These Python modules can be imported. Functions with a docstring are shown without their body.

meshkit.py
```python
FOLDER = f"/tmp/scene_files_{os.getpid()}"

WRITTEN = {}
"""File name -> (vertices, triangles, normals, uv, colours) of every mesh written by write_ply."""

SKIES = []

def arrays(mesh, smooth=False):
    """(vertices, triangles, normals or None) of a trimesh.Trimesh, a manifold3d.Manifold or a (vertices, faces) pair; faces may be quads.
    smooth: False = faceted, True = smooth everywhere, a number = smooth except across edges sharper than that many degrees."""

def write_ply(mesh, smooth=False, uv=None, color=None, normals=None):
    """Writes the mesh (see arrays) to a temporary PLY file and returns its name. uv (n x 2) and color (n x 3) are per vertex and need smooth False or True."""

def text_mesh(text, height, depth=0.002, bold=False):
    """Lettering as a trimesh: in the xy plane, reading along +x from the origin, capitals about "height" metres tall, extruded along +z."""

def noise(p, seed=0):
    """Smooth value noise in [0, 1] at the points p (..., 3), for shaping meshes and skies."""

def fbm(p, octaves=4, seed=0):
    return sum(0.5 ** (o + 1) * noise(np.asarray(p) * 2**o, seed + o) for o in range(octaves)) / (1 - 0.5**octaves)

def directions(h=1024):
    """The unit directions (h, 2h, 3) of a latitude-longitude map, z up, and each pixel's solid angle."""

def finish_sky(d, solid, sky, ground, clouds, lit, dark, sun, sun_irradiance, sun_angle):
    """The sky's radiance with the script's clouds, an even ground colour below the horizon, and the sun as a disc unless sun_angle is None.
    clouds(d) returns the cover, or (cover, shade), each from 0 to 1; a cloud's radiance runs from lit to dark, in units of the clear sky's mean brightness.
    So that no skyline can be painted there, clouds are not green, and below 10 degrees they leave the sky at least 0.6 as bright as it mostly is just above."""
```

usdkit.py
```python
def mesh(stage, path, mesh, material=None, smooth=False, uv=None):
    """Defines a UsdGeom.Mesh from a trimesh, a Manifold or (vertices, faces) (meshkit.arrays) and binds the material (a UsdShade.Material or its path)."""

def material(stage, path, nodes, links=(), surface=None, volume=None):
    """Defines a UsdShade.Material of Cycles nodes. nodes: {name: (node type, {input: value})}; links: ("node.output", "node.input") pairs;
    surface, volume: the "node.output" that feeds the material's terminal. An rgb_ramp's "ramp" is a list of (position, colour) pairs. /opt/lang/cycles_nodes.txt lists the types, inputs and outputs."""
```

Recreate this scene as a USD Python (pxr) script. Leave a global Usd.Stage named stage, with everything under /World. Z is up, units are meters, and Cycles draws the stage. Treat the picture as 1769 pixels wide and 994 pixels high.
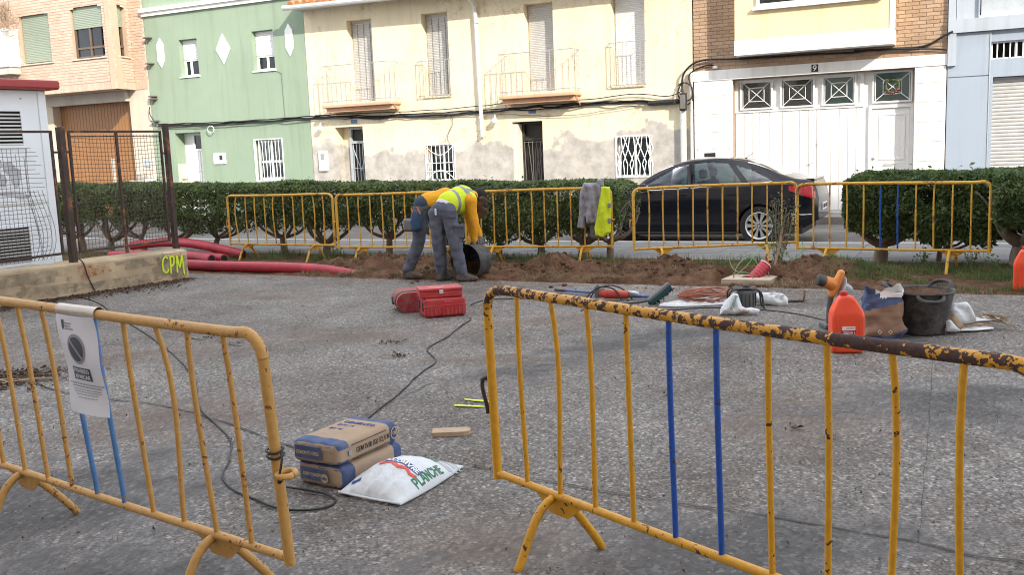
import math, random
import numpy as np, trimesh, manifold3d as m3, shapely
from shapely.geometry import Polygon, Point, LineString, box as sbox
from shapely.ops import unary_union
from scipy.spatial import Delaunay
from scipy.interpolate import PchipInterpolator
import usdkit, meshkit
from pxr import Usd, UsdGeom, UsdLux, UsdShade, Gf, Sdf, Vt

rng = np.random.default_rng(7)
random.seed(7)
stage = Usd.Stage.CreateInMemory()
UsdGeom.SetStageUpAxis(stage, 'Z'); UsdGeom.SetStageMetersPerUnit(stage, 1.0)
UsdGeom.Xform.Define(stage, '/World'); UsdGeom.Scope.Define(stage, '/World/Looks')

# ---------------------------------------------------------------- camera, sky, sun
CAM_H, PITCH, ROLL = 1.671, 0.142, -0.039
fw = np.array([0, math.cos(PITCH), -math.sin(PITCH)]); r0 = np.array([1., 0, 0]); u0 = np.cross(r0, fw)
rt = math.cos(ROLL) * r0 + math.sin(ROLL) * u0; up = math.cos(ROLL) * u0 - math.sin(ROLL) * r0
cam = UsdGeom.Camera.Define(stage, '/World/camera')
cam.AddTransformOp().Set(Gf.Matrix4d(*rt, 0, *up, 0, *(-fw), 0, 0, 0, CAM_H, 1))
cam.CreateHorizontalApertureAttr(36.0); cam.CreateVerticalApertureAttr(20.25); cam.CreateFocalLengthAttr(36.0 * 1657.8 / 1769)
cam.GetPrim().CreateAttribute('exposure', Sdf.ValueTypeNames.Float).Set(1.08)
SUN = np.array([0.428, -0.770, 0.475]); SUN /= np.linalg.norm(SUN)
sun = UsdLux.DistantLight.Define(stage, '/World/sun')
sun.CreateIntensityAttr(0.72); sun.CreateAngleAttr(0.5); sun.CreateNormalizeAttr(True); sun.CreateColorAttr(Gf.Vec3f(1, .92, .79))
zx = np.cross([0, 0, 1.], SUN); zx /= np.linalg.norm(zx); zy = np.cross(SUN, zx)
sun.AddTransformOp().Set(Gf.Matrix4d(*zx, 0, *zy, 0, *SUN, 0, 0, 0, 40, 1))
dome = UsdLux.DomeLight.Define(stage, '/World/sky')
skym = usdkit.material(stage, '/World/Looks/sky', {
    'tc': ('texture_coordinate', {}),
    'mp': ('mapping', {'scale': (1.6, 1.6, 4.0)}),
    'n': ('noise_texture', {'scale': 1.4, 'detail': 6, 'roughness': .55}),
    'rp': ('rgb_ramp', {'ramp': [(.36, (0, 0, 0)), (.62, (.8, .8, .8))]}),
    's': ('sky_texture', {'sky_type': 'single_scattering', 'sun_disc': False, 'sun_elevation': math.asin(SUN[2]), 'sun_rotation': math.atan2(SUN[0], SUN[1]), 'aerosol_density': 1.6}),
    'mx': ('mix', {'color2': (11.0, 11.0, 11.2)}),
    'b': ('background_shader', {'strength': .15})},
    [('tc.generated', 'mp.vector'), ('mp.vector', 'n.vector'), ('n.fac', 'rp.fac'), ('rp.color', 'mx.fac'), ('s.color', 'mx.color1'), ('mx.color', 'b.color')], surface='b.background')
UsdShade.MaterialBindingAPI.Apply(dome.GetPrim()).Bind(skym)
dome.GetPrim().SetCustomDataByKey('kind', 'structure')

# ---------------------------------------------------------------- frames and helpers
YAW = -0.45
P0 = np.array([7.112, 21.03])                     # foot of the white garage, origin of the street frame
SD = np.array([math.cos(YAW), math.sin(YAW)]); SN = np.array([-SD[1], SD[0]])
def mat(loc=(0, 0, 0), rz=0.0, R=None):
    M = np.eye(4); c, s = math.cos(rz), math.sin(rz)
    M[:2, :2] = [[c, -s], [s, c]]
    if R is not None: M[:3, :3] = M[:3, :3] @ R
    M[:3, 3] = loc; return M
STF = mat((P0[0], P0[1], 0), YAW)                 # street frame: x along the street, y away from the camera (minus m), z up
W = np.eye(4)
def ST(s, m, z=0.0):
    q = P0 + SD * s - SN * m; return (float(q[0]), float(q[1]), float(z))
def S2(P):
    q = np.asarray(P[:2]) - P0; return float(q @ SD), float(-(q @ SN))

used, FR = {}, {}
def numbered(base):
    n = used.get(base, 0); used[base] = n + 1
    return base if n == 0 else f'{base}_{n:03d}'
def meta(p, label=None, cat=None, group=None, kind=None):
    for k, v in (('label', label), ('category', cat), ('group', group), ('kind', kind)):
        if v: p.SetCustomDataByKey(k, v)
    return p
def thing(name, label=None, cat=None, loc=(0, 0, 0), rz=0.0, group=None, kind=None, R=None):
    path = numbered('/World/' + name); x = UsdGeom.Xform.Define(stage, path)
    M = mat(loc, rz, R); x.AddTransformOp().Set(Gf.Matrix4d(*M.T.ravel()))
    FR[path] = M; meta(x.GetPrim(), label, cat, group, kind); return path
def tri(mesh):
    if isinstance(mesh, list): mesh = trimesh.util.concatenate([tri(q) for q in mesh])
    if hasattr(mesh, 'to_mesh'):
        q = mesh.to_mesh(); mesh = trimesh.Trimesh(q.vert_properties[:, :3], q.tri_verts, process=False)
    return mesh
def obj(name, mesh, material, parent=None, F=None, smooth=False, label=None, cat=None, group=None, kind=None, uv=None):
    """One Mesh prim under parent (or under /World). F: frame of the given coordinates (None: the parent's own)."""
    mesh = tri(mesh); base = (parent or '/World') + '/' + name; path = numbered(base)
    if len(np.unique(mesh.faces)) < len(mesh.vertices):
        mesh = mesh.copy(); mesh.remove_unreferenced_vertices()
    v = np.asarray(mesh.vertices, float)
    Mp = np.eye(4)
    if parent: Mp = FR[parent]; FR[path] = Mp
    if F is not None:
        A = np.linalg.inv(Mp) @ F; v = v @ A[:3, :3].T + A[:3, 3]
    flip = F is not None and np.linalg.det(F[:3, :3]) < 0
    f = np.asarray(mesh.faces)[:, ::-1] if flip else np.asarray(mesh.faces)
    usdkit.mesh(stage, path, trimesh.Trimesh(v, f, process=False), MATS[material], smooth, uv)
    p = stage.GetPrimAtPath(path); meta(p, label, cat, group, kind)
    if not parent: FR[path] = np.eye(4)
    return path
def T(m, loc=(0, 0, 0), rz=0, R=None):
    m = tri(m).copy(); m.apply_transform(mat(loc, rz, R)); return m
def rx(a): c, s = math.cos(a), math.sin(a); return np.array([[1, 0, 0], [0, c, -s], [0, s, c]])
def ry(a): c, s = math.cos(a), math.sin(a); return np.array([[c, 0, s], [0, 1, 0], [-s, 0, c]])
def rzm(a): c, s = math.cos(a), math.sin(a); return np.array([[c, -s, 0], [s, c, 0], [0, 0, 1]])
def bx(x0, x1, y0, y1, z0, z1):
    b = trimesh.creation.box((abs(x1 - x0), abs(y1 - y0), abs(z1 - z0))); b.apply_translation(((x0 + x1) / 2, (y0 + y1) / 2, (z0 + z1) / 2)); return b
def fb(s0, s1, m0, m1, z0, z1): return bx(s0, s1, -m1, -m0, z0, z1)      # street-frame box
def rbx(x0, x1, y0, y1, z0, z1, r=.01, seg=8):
    r = min(r, abs(x1 - x0) / 2.01, abs(y1 - y0) / 2.01, abs(z1 - z0) / 2.01)
    s = m3.Manifold.sphere(r, seg); x0, x1 = sorted((x0, x1)); y0, y1 = sorted((y0, y1)); z0, z1 = sorted((z0, z1))
    return tri(m3.Manifold.batch_hull([s.translate((x, y, z)) for x in (x0 + r, x1 - r) for y in (y0 + r, y1 - r) for z in (z0 + r, z1 - r)]))
def tube(pts, r, n=8, cap=True):
    p = np.asarray(pts, float); k = len(p); rr = np.broadcast_to(np.asarray(r, float), (k,))
    t = np.gradient(p, axis=0); t /= np.maximum(np.linalg.norm(t, axis=1, keepdims=True), 1e-9)
    a = np.array([0, 0, 1.]) if abs(t[0][2]) < .9 else np.array([1., 0, 0])
    nn = np.cross(t[0], a); nn /= np.linalg.norm(nn); V = []
    ang = np.arange(n) / n * 2 * math.pi
    for i in range(k):
        nn = nn - t[i] * (nn @ t[i]); nn /= max(np.linalg.norm(nn), 1e-9); b = np.cross(t[i], nn)
        V.append(p[i] + rr[i] * (np.outer(np.cos(ang), nn) + np.outer(np.sin(ang), b)))
    V = np.vstack(V); F_ = []
    for i in range(k - 1):
        for j in range(n):
            a0, a1 = i * n + j, i * n + (j + 1) % n; F_ += [[a0, a1, a1 + n], [a0, a1 + n, a0 + n]]
    if cap:
        V = np.vstack([V, p[0], p[-1]]); c0, c1 = len(V) - 2, len(V) - 1
        for j in range(n):
            F_ += [[c0, (j + 1) % n, j], [c1, (k - 1) * n + j, (k - 1) * n + (j + 1) % n]]
    return trimesh.Trimesh(V, F_, process=False)
def spline(pts, n=24, closed=False):
    p = np.asarray(pts, float)
    d = np.r_[0, np.cumsum(np.maximum(np.linalg.norm(np.diff(p, axis=0), axis=1), 1e-6))]
    from scipy.interpolate import make_interp_spline
    return make_interp_spline(d, p, k=min(3, len(p) - 1))(np.linspace(0, d[-1], n))
def wob(pts, a, sc, seed=0):
    p = np.asarray(pts, float); q = p * sc
    return p + a * np.stack([meshkit.noise(q, seed + i) - .5 for i in range(3)], -1) * 2
def poly(pts, depth, z0=0):
    p = pts if hasattr(pts, 'geom_type') else Polygon(pts)
    gs = getattr(p, 'geoms', [p]); out = []
    for g in gs:
        e = trimesh.creation.extrude_polygon(g, depth, engine='earcut'); e.apply_translation((0, 0, z0)); out.append(e)
    return trimesh.util.concatenate(out)
def fpoly(p, m0, m1):                               # polygon in (s, z), from m0 (back) to m1 (front), in the street frame
    e = poly(p, abs(m1 - m0)); v = e.vertices.copy(); e.vertices = np.stack([v[:, 0], -max(m0, m1) + v[:, 2], v[:, 1]], -1)
    e.faces = e.faces[:, ::-1]; return e
def rect(s0, s1, z0, z1): return sbox(s0, z0, s1, z1)
def revolve(prof, n=32): return trimesh.creation.revolve(np.asarray(prof, float), sections=n)
def sphere(c, r, sub=2, sc=(1, 1, 1)):
    s = trimesh.creation.icosphere(sub, r); s.apply_scale(sc) if False else None
    s.vertices = s.vertices * np.asarray(sc) + np.asarray(c); return s
def grid(x, y, zf):
    X, Y = np.meshgrid(x, y, indexing='ij'); Z = zf(X, Y); ny = len(y)
    i, j = np.meshgrid(np.arange(len(x) - 1), np.arange(ny - 1), indexing='ij'); a = (i * ny + j).ravel()
    return trimesh.Trimesh(np.stack([X, Y, Z], -1).reshape(-1, 3), np.vstack([np.stack([a, a + ny, a + ny + 1], 1), np.stack([a, a + ny + 1, a + 1], 1)]), process=False)
def inflate(pg, t, r=.04, res=.015, amp=0.0, sc=12, seed=0, tback=None, fold=None, pw=.5):
    """A soft closed body over the outline pg (x, y): front at +z, back at -z, rounded within r of the rim, wrinkled by noise."""
    pg = Polygon(pg) if not hasattr(pg, 'geom_type') else pg
    x0, y0, x1, y1 = pg.bounds
    ring = pg.exterior; bp = np.array([ring.interpolate(d).coords[0] for d in np.arange(0, ring.length, res)])
    X, Y = np.meshgrid(np.arange(x0, x1, res), np.arange(y0, y1, res)); q = np.stack([X.ravel(), Y.ravel()], 1)
    q = q + (np.random.default_rng(seed).random(q.shape) - .5) * res * .3
    pts = shapely.points(q); q = q[shapely.contains(pg, pts) & (shapely.distance(ring, pts) > res * .6)]
    p = np.vstack([bp, q]); tr = Delaunay(p).simplices
    a, b, c = p[tr[:, 0]], p[tr[:, 1]], p[tr[:, 2]]
    tr = tr[shapely.contains(pg.buffer(1e-6), shapely.points((a + b + c) / 3))]
    a, b, c = p[tr[:, 0]], p[tr[:, 1]], p[tr[:, 2]]
    sg = (b - a)[:, 0] * (c - a)[:, 1] - (b - a)[:, 1] * (c - a)[:, 0]; tr[sg < 0] = tr[sg < 0][:, ::-1]; tr = tr[np.abs(sg) > 1e-9]
    d = shapely.distance(ring, shapely.points(p)); k = np.clip(d / r, 0, 1); prof = (1 - (1 - k) ** 2) ** pw
    nz = (meshkit.fbm(np.c_[p * sc, np.zeros(len(p))], 4, seed) - .5) * 2 * amp * k
    f_ = 0 if fold is None else fold(p[:, 0], p[:, 1]) * k
    zf = t * prof + nz + f_; zb = -(t if tback is None else tback) * prof + (nz * .5 if tback is None else 0)
    n = len(p)
    return trimesh.Trimesh(np.vstack([np.c_[p, zf], np.c_[p, zb]]), np.vstack([tr, tr[:, ::-1] + n]), process=False)
def rot_to(d):                                      # rotation taking +z to the direction d
    d = np.asarray(d, float); d = d / np.linalg.norm(d); a = np.array([0, 0, 1.]) if abs(d[2]) < .95 else np.array([1., 0, 0])
    x = np.cross(a, d); x /= np.linalg.norm(x); return np.stack([x, np.cross(d, x), d], 1)
def txt(s, h, depth=.002, bold=False, width=None):
    m = meshkit.text_mesh(s, h, depth, bold)
    if width: m.apply_scale((width / m.extents[0], 1, 1))
    m.apply_translation((-m.bounds[0][0], 0, 0)); return m
def basis(o, x, y):                                 # frame whose x and y run along the given directions
    x = np.asarray(x, float) / np.linalg.norm(x); y = np.asarray(y, float); y = y - x * (x @ y); y /= np.linalg.norm(y)
    M = np.eye(4); M[:3, 0] = x; M[:3, 1] = y; M[:3, 2] = np.cross(x, y); M[:3, 3] = o; return M
def TM(m, M): m = tri(m).copy(); m.apply_transform(M); return m
FAC = lambda s, z, m: STF @ basis((s, -m, z), (1, 0, 0), (0, 0, 1))   # a frame lying on the facades: x along, y up, z towards the street

# ---------------------------------------------------------------- materials
MATS = {}
def mk(name, nodes, links, surface='p.BSDF', **k): MATS[name] = usdkit.material(stage, '/World/Looks/' + name, nodes, links, surface=surface, **k); return name
def flat(name, c, rough=.6, var=.12, sc=6., bump=0., bsc=60., metal=0., spec=.5, obj_var=0., dust=0., **kw):
    """Plain paint, plastic, cloth or metal: a slow tone drift, a fine grain and an optional fine relief."""
    c = np.asarray(c, float)
    n = {'g': ('geometry', {}), 'n': ('noise_texture', {'scale': sc, 'detail': 6, 'roughness': .6}), 'r': ('rgb_ramp', {'ramp': [(.25, c * (1 - var)), (.75, np.minimum(c * (1 + var), .95))]}),
         'rr': ('map_range', {'from_min': .3, 'from_max': .7, 'to_min': max(rough - .08, .02), 'to_max': min(rough + .1, 1), 'clamp': True}),
         'p': ('principled_bsdf', {'metallic': metal, 'specular_ior_level': spec, **kw})}
    l = [('g.position', 'n.vector'), ('n.fac', 'r.fac'), ('n.fac', 'rr.value'), ('rr.result', 'p.roughness')]
    if obj_var:
        n['oi'] = ('object_info', {}); n['om'] = ('map_range', {'to_min': 1 - obj_var, 'to_max': 1 + obj_var}); n['hs'] = ('hsv', {})
        l += [('oi.random', 'om.value'), ('om.result', 'hs.value'), ('r.color', 'hs.color'), ('hs.color', 'p.base_color')]
    else: l += [('r.color', 'p.base_color')]
    if dust:
        n['dn'] = ('noise_texture', {'scale': 11, 'detail': 7, 'roughness': .7}); n['dr'] = ('rgb_ramp', {'ramp': [(.42, (0, 0, 0)), (.62, (dust,) * 3), (.75, (min(1, dust * 1.6),) * 3)]}); n['dm'] = ('mix', {'color2': (.27, .235, .20)})
        l = [(a, 'dm.color1' if b == 'p.base_color' else b) for a, b in l] + [('g.position', 'dn.vector'), ('dn.fac', 'dr.fac'), ('dr.color', 'dm.fac'), ('dm.color', 'p.base_color')]
    if bump:
        n['bn'] = ('noise_texture', {'scale': bsc, 'detail': 4}); n['b'] = ('bump', {'strength': bump, 'distance': .01})
        l += [('g.position', 'bn.vector'), ('bn.fac', 'b.height'), ('b.normal', 'p.normal')]
    return mk(name, n, l)
def worn(name, paint, under, lo, hi, sc=18., rough=.45, sc2=90., urough=.9, bump=.3, clus=.5):
    """Paint that has come off in flakes: lo..hi is where the noise turns from paint to what lies under it."""
    paint, under = np.asarray(paint, float), np.asarray(under, float)
    n = {'g': ('geometry', {}), 'a': ('noise_texture', {'scale': sc, 'detail': 5, 'roughness': .65}), 'c': ('noise_texture', {'scale': sc2, 'detail': 3}), 'bg': ('noise_texture', {'scale': 3.3, 'detail': 2}), 'bm': ('math', {'math_type': 'multiply_add', 'value2': clus, 'value3': -clus / 2}), 'ba': ('math', {'math_type': 'add'}),
         'm': ('math', {'math_type': 'multiply_add', 'value2': .35}), 'k': ('rgb_ramp', {'ramp': [(lo, (0, 0, 0)), (hi, (1, 1, 1))]}),
         'pc': ('rgb_ramp', {'ramp': [(.3, paint * .82), (.7, np.minimum(paint * 1.12, .95))]}), 'uc': ('rgb_ramp', {'ramp': [(.3, under * .6), (.7, under * 1.3)]}),
         'mx': ('mix', {}), 'ro': ('mix_float', {'a': rough, 'b': urough}), 'b': ('bump', {'strength': bump, 'distance': .004, 'invert': True}), 'p': ('principled_bsdf', {})}
    l = [('g.position', 'a.vector'), ('g.position', 'c.vector'), ('c.fac', 'm.value1'), ('a.fac', 'm.value3'), ('g.position', 'bg.vector'), ('bg.fac', 'bm.value1'), ('m.value', 'ba.value1'), ('bm.value', 'ba.value2'), ('ba.value', 'k.fac'), ('c.fac', 'uc.fac'), ('a.fac', 'pc.fac'),
         ('k.color', 'mx.fac'), ('pc.color', 'mx.color1'), ('uc.color', 'mx.color2'), ('mx.color', 'p.base_color'), ('k.color', 'ro.fac'), ('ro.result', 'p.roughness'), ('k.color', 'b.height'), ('b.normal', 'p.normal')]
    return mk(name, n, l)
def glass(name, tint=(1, 1, 1), refl=(1, 1, 1)):
    return mk(name, {'t': ('transparent_bsdf', {'color': tint}), 'g': ('glossy_bsdf', {'color': refl, 'roughness': .02}), 'f': ('fresnel', {'IOR': 1.5}), 'm': ('mix_closure', {})},
              [('f.fac', 'm.fac'), ('t.BSDF', 'm.closure1'), ('g.BSDF', 'm.closure2')], surface='m.closure')
def asphalt(name, lo, hi, sc, tint=(1, .97, .93), contrast=1.0, bump=.5):
    t = np.asarray(tint)
    return mk(name, {
        'g': ('geometry', {}), 'v': ('voronoi_texture', {'scale': sc, 'randomness': 1.0}), 'vc': ('rgb_to_bw', {}),
        'v2': ('voronoi_texture', {'scale': sc * 2.3}), 'v2c': ('rgb_to_bw', {}),
        'wob': ('noise_texture', {'scale': sc * .7, 'detail': 2}), 'wa': ('vector_math', {'math_type': 'multiply_add', 'vector2': (.018, .018, .018)}),
        'st': ('rgb_ramp', {'ramp': [(.0, t * lo), (.40, t * (lo + (hi - lo) * .24)), (.75, t * (lo + (hi - lo) * .55)), (1, t * hi)]}),
        'fn': ('rgb_ramp', {'ramp': [(0, t * lo * .8), (1, t * hi * .5)]}),
        'de': ('rgb_ramp', {'ramp': [(.35, (0, 0, 0)), (.62, (1, 1, 1))]}),
        'mx': ('mix', {}), 
        'big': ('noise_texture', {'scale': .5, 'detail': 7, 'roughness': .66}), 'bigr': ('rgb_ramp', {'ramp': [(.36, (.60, .55, .51)), (.45, (.86, .82, .78)), (.53, (1.0, .98, .96)), (.63, (1.26, 1.24, 1.2))]}),
        'mid': ('noise_texture', {'scale': 1.7, 'detail': 7, 'roughness': .72}), 'midr': ('rgb_ramp', {'ramp': [(.32, (.66, .60, .55)), (.46, (.95, .93, .91)), (.56, (1, 1, 1)), (.75, (1.1, 1.1, 1.08))]}),
        'm1': ('mix', {'mix_type': 'multiply', 'fac': 1.0}), 'm2': ('mix', {'mix_type': 'multiply', 'fac': 1.0}),
        'h': ('math', {'math_type': 'multiply_add', 'value2': -1.0, 'value3': 1.0}), 'b': ('bump', {'strength': bump, 'distance': .008}),
        'p': ('principled_bsdf', {'roughness': .75, 'specular_ior_level': .45})},
        [('g.position', 'wob.vector'), ('wob.color', 'wa.vector1'), ('g.position', 'wa.vector3'), ('wa.vector', 'v.vector'), ('wa.vector', 'v2.vector'),
         ('v.color', 'vc.color'), ('v2.color', 'v2c.color'), ('vc.val', 'st.fac'), ('v2c.val', 'fn.fac'), ('v.distance', 'de.fac'),
         ('de.color', 'mx.fac'), ('st.color', 'mx.color1'), ('fn.color', 'mx.color2'), ('g.position', 'big.vector'), ('big.fac', 'bigr.fac'), ('g.position', 'mid.vector'), ('mid.fac', 'midr.fac'),
         ('mx.color', 'm1.color1'), ('bigr.color', 'm1.color2'), ('m1.color', 'm2.color1'), ('midr.color', 'm2.color2'), ('m2.color', 'p.base_color'),
         ('v.distance', 'h.value1'), ('h.value', 'b.height'), ('b.normal', 'p.normal')])
asphalt('lot_asphalt', .016, .50, 48, (1, .94, .875), bump=.9)
asphalt('patch_asphalt', .010, .175, 56, (1, .955, .91), bump=.6)
asphalt('road_asphalt', .12, .24, 70, (1, 1, 1), bump=.2)
asphalt('pale_concrete', .20, .34, 90, (1, .99, .96), bump=.1)
flat('earth', (.16, .12, .085), .95, .3, 3, .5, 40)
mk('soil', {'g': ('geometry', {}), 'a': ('noise_texture', {'scale': 3.2, 'detail': 8, 'roughness': .72}), 'r': ('rgb_ramp', {'ramp': [(.28, (.035, .022, .015)), (.45, (.125, .069, .042)), (.6, (.215, .122, .073)), (.78, (.32, .215, .135))]}),
            'n2': ('noise_texture', {'scale': 34, 'detail': 5, 'roughness': .75}), 'b': ('bump', {'strength': 1.0, 'distance': .05}), 'p': ('principled_bsdf', {'roughness': .95, 'specular_ior_level': .15})},
   [('g.position', 'a.vector'), ('a.fac', 'r.fac'), ('r.color', 'p.base_color'), ('g.position', 'n2.vector'), ('n2.fac', 'b.height'), ('b.normal', 'p.normal')])
def plaster(name, base, patch=None, z0=1.2, z1=3.0, flake=0., under=(.62, .5, .33), var=.07, rough=.85):
    """Painted render: drifting tone, flaking edges, and damp-eaten bare cement low on the wall where patch is given."""
    base = np.asarray(base, float); under = np.asarray(under, float)
    n = {'g': ('geometry', {}), 'a': ('noise_texture', {'scale': .9, 'detail': 6, 'roughness': .6}), 'ar': ('rgb_ramp', {'ramp': [(.3, base * (1 - var)), (.7, np.minimum(base * (1 + var), .93))]}),
         'f': ('noise_texture', {'scale': 45, 'detail': 4, 'roughness': .6}), 'b': ('bump', {'strength': .18, 'distance': .01}), 'p': ('principled_bsdf', {'roughness': rough, 'specular_ior_level': .25})}
    l = [('g.position', 'a.vector'), ('a.fac', 'ar.fac'), ('g.position', 'f.vector'), ('b.normal', 'p.normal')]
    n.update({'sm': ('mapping', {'scale': (5, 5, .35)}), 'sn': ('noise_texture', {'scale': 1.0, 'detail': 5, 'roughness': .6}), 'sr': ('rgb_ramp', {'ramp': [(.32, (.86, .85, .83)), (.5, (1, 1, 1))]}), 'sx': ('mix', {'mix_type': 'multiply', 'fac': .75})})
    l += [('g.position', 'sm.vector'), ('sm.vector', 'sn.vector'), ('sn.fac', 'sr.fac'), ('ar.color', 'sx.color1'), ('sr.color', 'sx.color2')]
    col, hgt = 'sx.color', 'f.fac'
    if flake:
        n.update({'dw': ('noise_texture', {'scale': 5, 'detail': 3}), 'dm': ('vector_math', {'math_type': 'multiply_add', 'vector2': (.25, .25, .25)}), 'sq': ('mapping', {'scale': (1, 1, 1.8)}),
                  'v': ('voronoi_texture', {'scale': 4.2, 'feature': 'distance_to_edge'}), 'e': ('rgb_ramp', {'ramp': [(0, (1, 1, 1)), (.03, (.8, .8, .8)), (.055, (0, 0, 0))]}),
                  'k': ('noise_texture', {'scale': .8, 'detail': 5, 'roughness': .65}), 'kr': ('rgb_ramp', {'ramp': [(.47, (0, 0, 0)), (.60, (flake,) * 3)]}), 'ke': ('math', {'math_type': 'multiply'}),
                  'pt': ('noise_texture', {'scale': 2.3, 'detail': 7, 'roughness': .7}), 'pr': ('rgb_ramp', {'ramp': [(.62, (0, 0, 0)), (.64, (.75, .75, .75))]}), 'kx': ('math', {'math_type': 'maximum'}), 'fx': ('mix', {'color2': under})})
        l += [('g.position', 'dw.vector'), ('dw.color', 'dm.vector1'), ('g.position', 'dm.vector3'), ('dm.vector', 'sq.vector'), ('sq.vector', 'v.vector'), ('v.distance', 'e.fac'), ('g.position', 'k.vector'), ('k.fac', 'kr.fac'),
              ('e.color', 'ke.value1'), ('kr.color', 'ke.value2'), ('g.position', 'pt.vector'), ('pt.fac', 'pr.fac'), ('ke.value', 'kx.value1'), ('pr.color', 'kx.value2'), ('kx.value', 'fx.fac'), (col, 'fx.color1')]
        col = 'fx.color'
    if patch is not None:
        c = np.asarray(patch, float)
        n.update({'z': ('separate_xyz', {}), 'zr': ('map_range', {'from_min': z0, 'from_max': z1, 'to_min': .43, 'to_max': -.36}), 'q': ('noise_texture', {'scale': .75, 'detail': 6, 'roughness': .58}), 'qs': ('math', {'math_type': 'add'}),
                  'qr': ('rgb_ramp', {'ramp': [(.52, (0, 0, 0)), (.55, (1, 1, 1))]}), 'q2': ('noise_texture', {'scale': 3.5, 'detail': 7, 'roughness': .68}), 'cr': ('rgb_ramp', {'ramp': [(.3, c * .72), (.5, c), (.7, np.minimum(c * 1.25, .8))]}), 'px': ('mix', {})})
        l += [('g.position', 'z.vector'), ('z.z', 'zr.value'), ('g.position', 'q.vector'), ('q.fac', 'qs.value1'), ('zr.result', 'qs.value2'), ('qs.value', 'qr.fac'), ('g.position', 'q2.vector'), ('q2.fac', 'cr.fac'),
              ('qr.color', 'px.fac'), (col, 'px.color1'), ('cr.color', 'px.color2')]
        col = 'px.color'
    l += [(hgt, 'b.height'), (col, 'p.base_color')]
    return mk(name, n, l)
plaster('green_render', (.275, .355, .265), var=.05)
plaster('cream_render', (.80, .71, .52), patch=(.44, .415, .38), z0=1.0, z1=2.75, flake=.9, under=(.58, .47, .32))
plaster('white_render', (.84, .84, .82), var=.03)
plaster('bay_yellow', (.80, .655, .41), var=.03)
plaster('grey_render', (.48, .45, .40), var=.18)
plaster('beige_render', (.62, .55, .45), patch=(.45, .42, .37), z0=.2, z1=2.6, var=.12)
plaster('pale_blue', (.345, .405, .485), var=.03, rough=.55)
plaster('pale_blue_upper', (.42, .47, .53), var=.03, rough=.6)
plaster('terracotta_render', (.62, .37, .24), var=.1)
plaster('far_block', (.55, .46, .38), var=.06)
plaster('mortar_pale', (.46, .35, .26), var=.08)
plaster('mortar_brown', (.36, .27, .19), var=.08)
plaster('old_concrete', (.42, .33, .215), flake=.6, under=(.2, .15, .1), var=.5)
for i, c in enumerate([(.575, .415, .325), (.595, .435, .34), (.555, .395, .305), (.61, .45, .355)]): flat(f'pale_brick_{i}', c, .85, .12, 9, .25, 70)
for i, c in enumerate([(.39, .265, .175), (.42, .29, .195), (.365, .245, .16), (.44, .31, .21)]): flat(f'brown_brick_{i}', c, .85, .14, 9, .25, 70)
flat('white_paint', (.82, .82, .80), .45, .04, 3)
flat('rail_metal', (.36, .355, .34), .6, .2, 9); flat('dark_glass', (.012, .013, .018), .06, .1); flat('white_metal', (.78, .79, .80), .4, .08, 8)
flat('dark_room', (.012, .012, .014), .9, .2)
flat('grey_green_slat', (.30, .35, .28), .5, .06, 4)
flat('white_slat', (.74, .75, .76), .5, .05, 4)
flat('grey_slat', (.50, .50, .49), .55, .12, 5)
flat('brown_frame', (.13, .09, .06), .5, .2)
flat('orange_door', (.30, .14, .05), .5, .14, 5, .1)
flat('grey_frame', (.42, .46, .50), .5, .12)
flat('old_door_frame', (.66, .62, .54), .7, .2, 6)
flat('dark_door', (.035, .03, .028), .6, .3)
flat('plastic_white', (.82, .82, .80), .35, .03)
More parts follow.
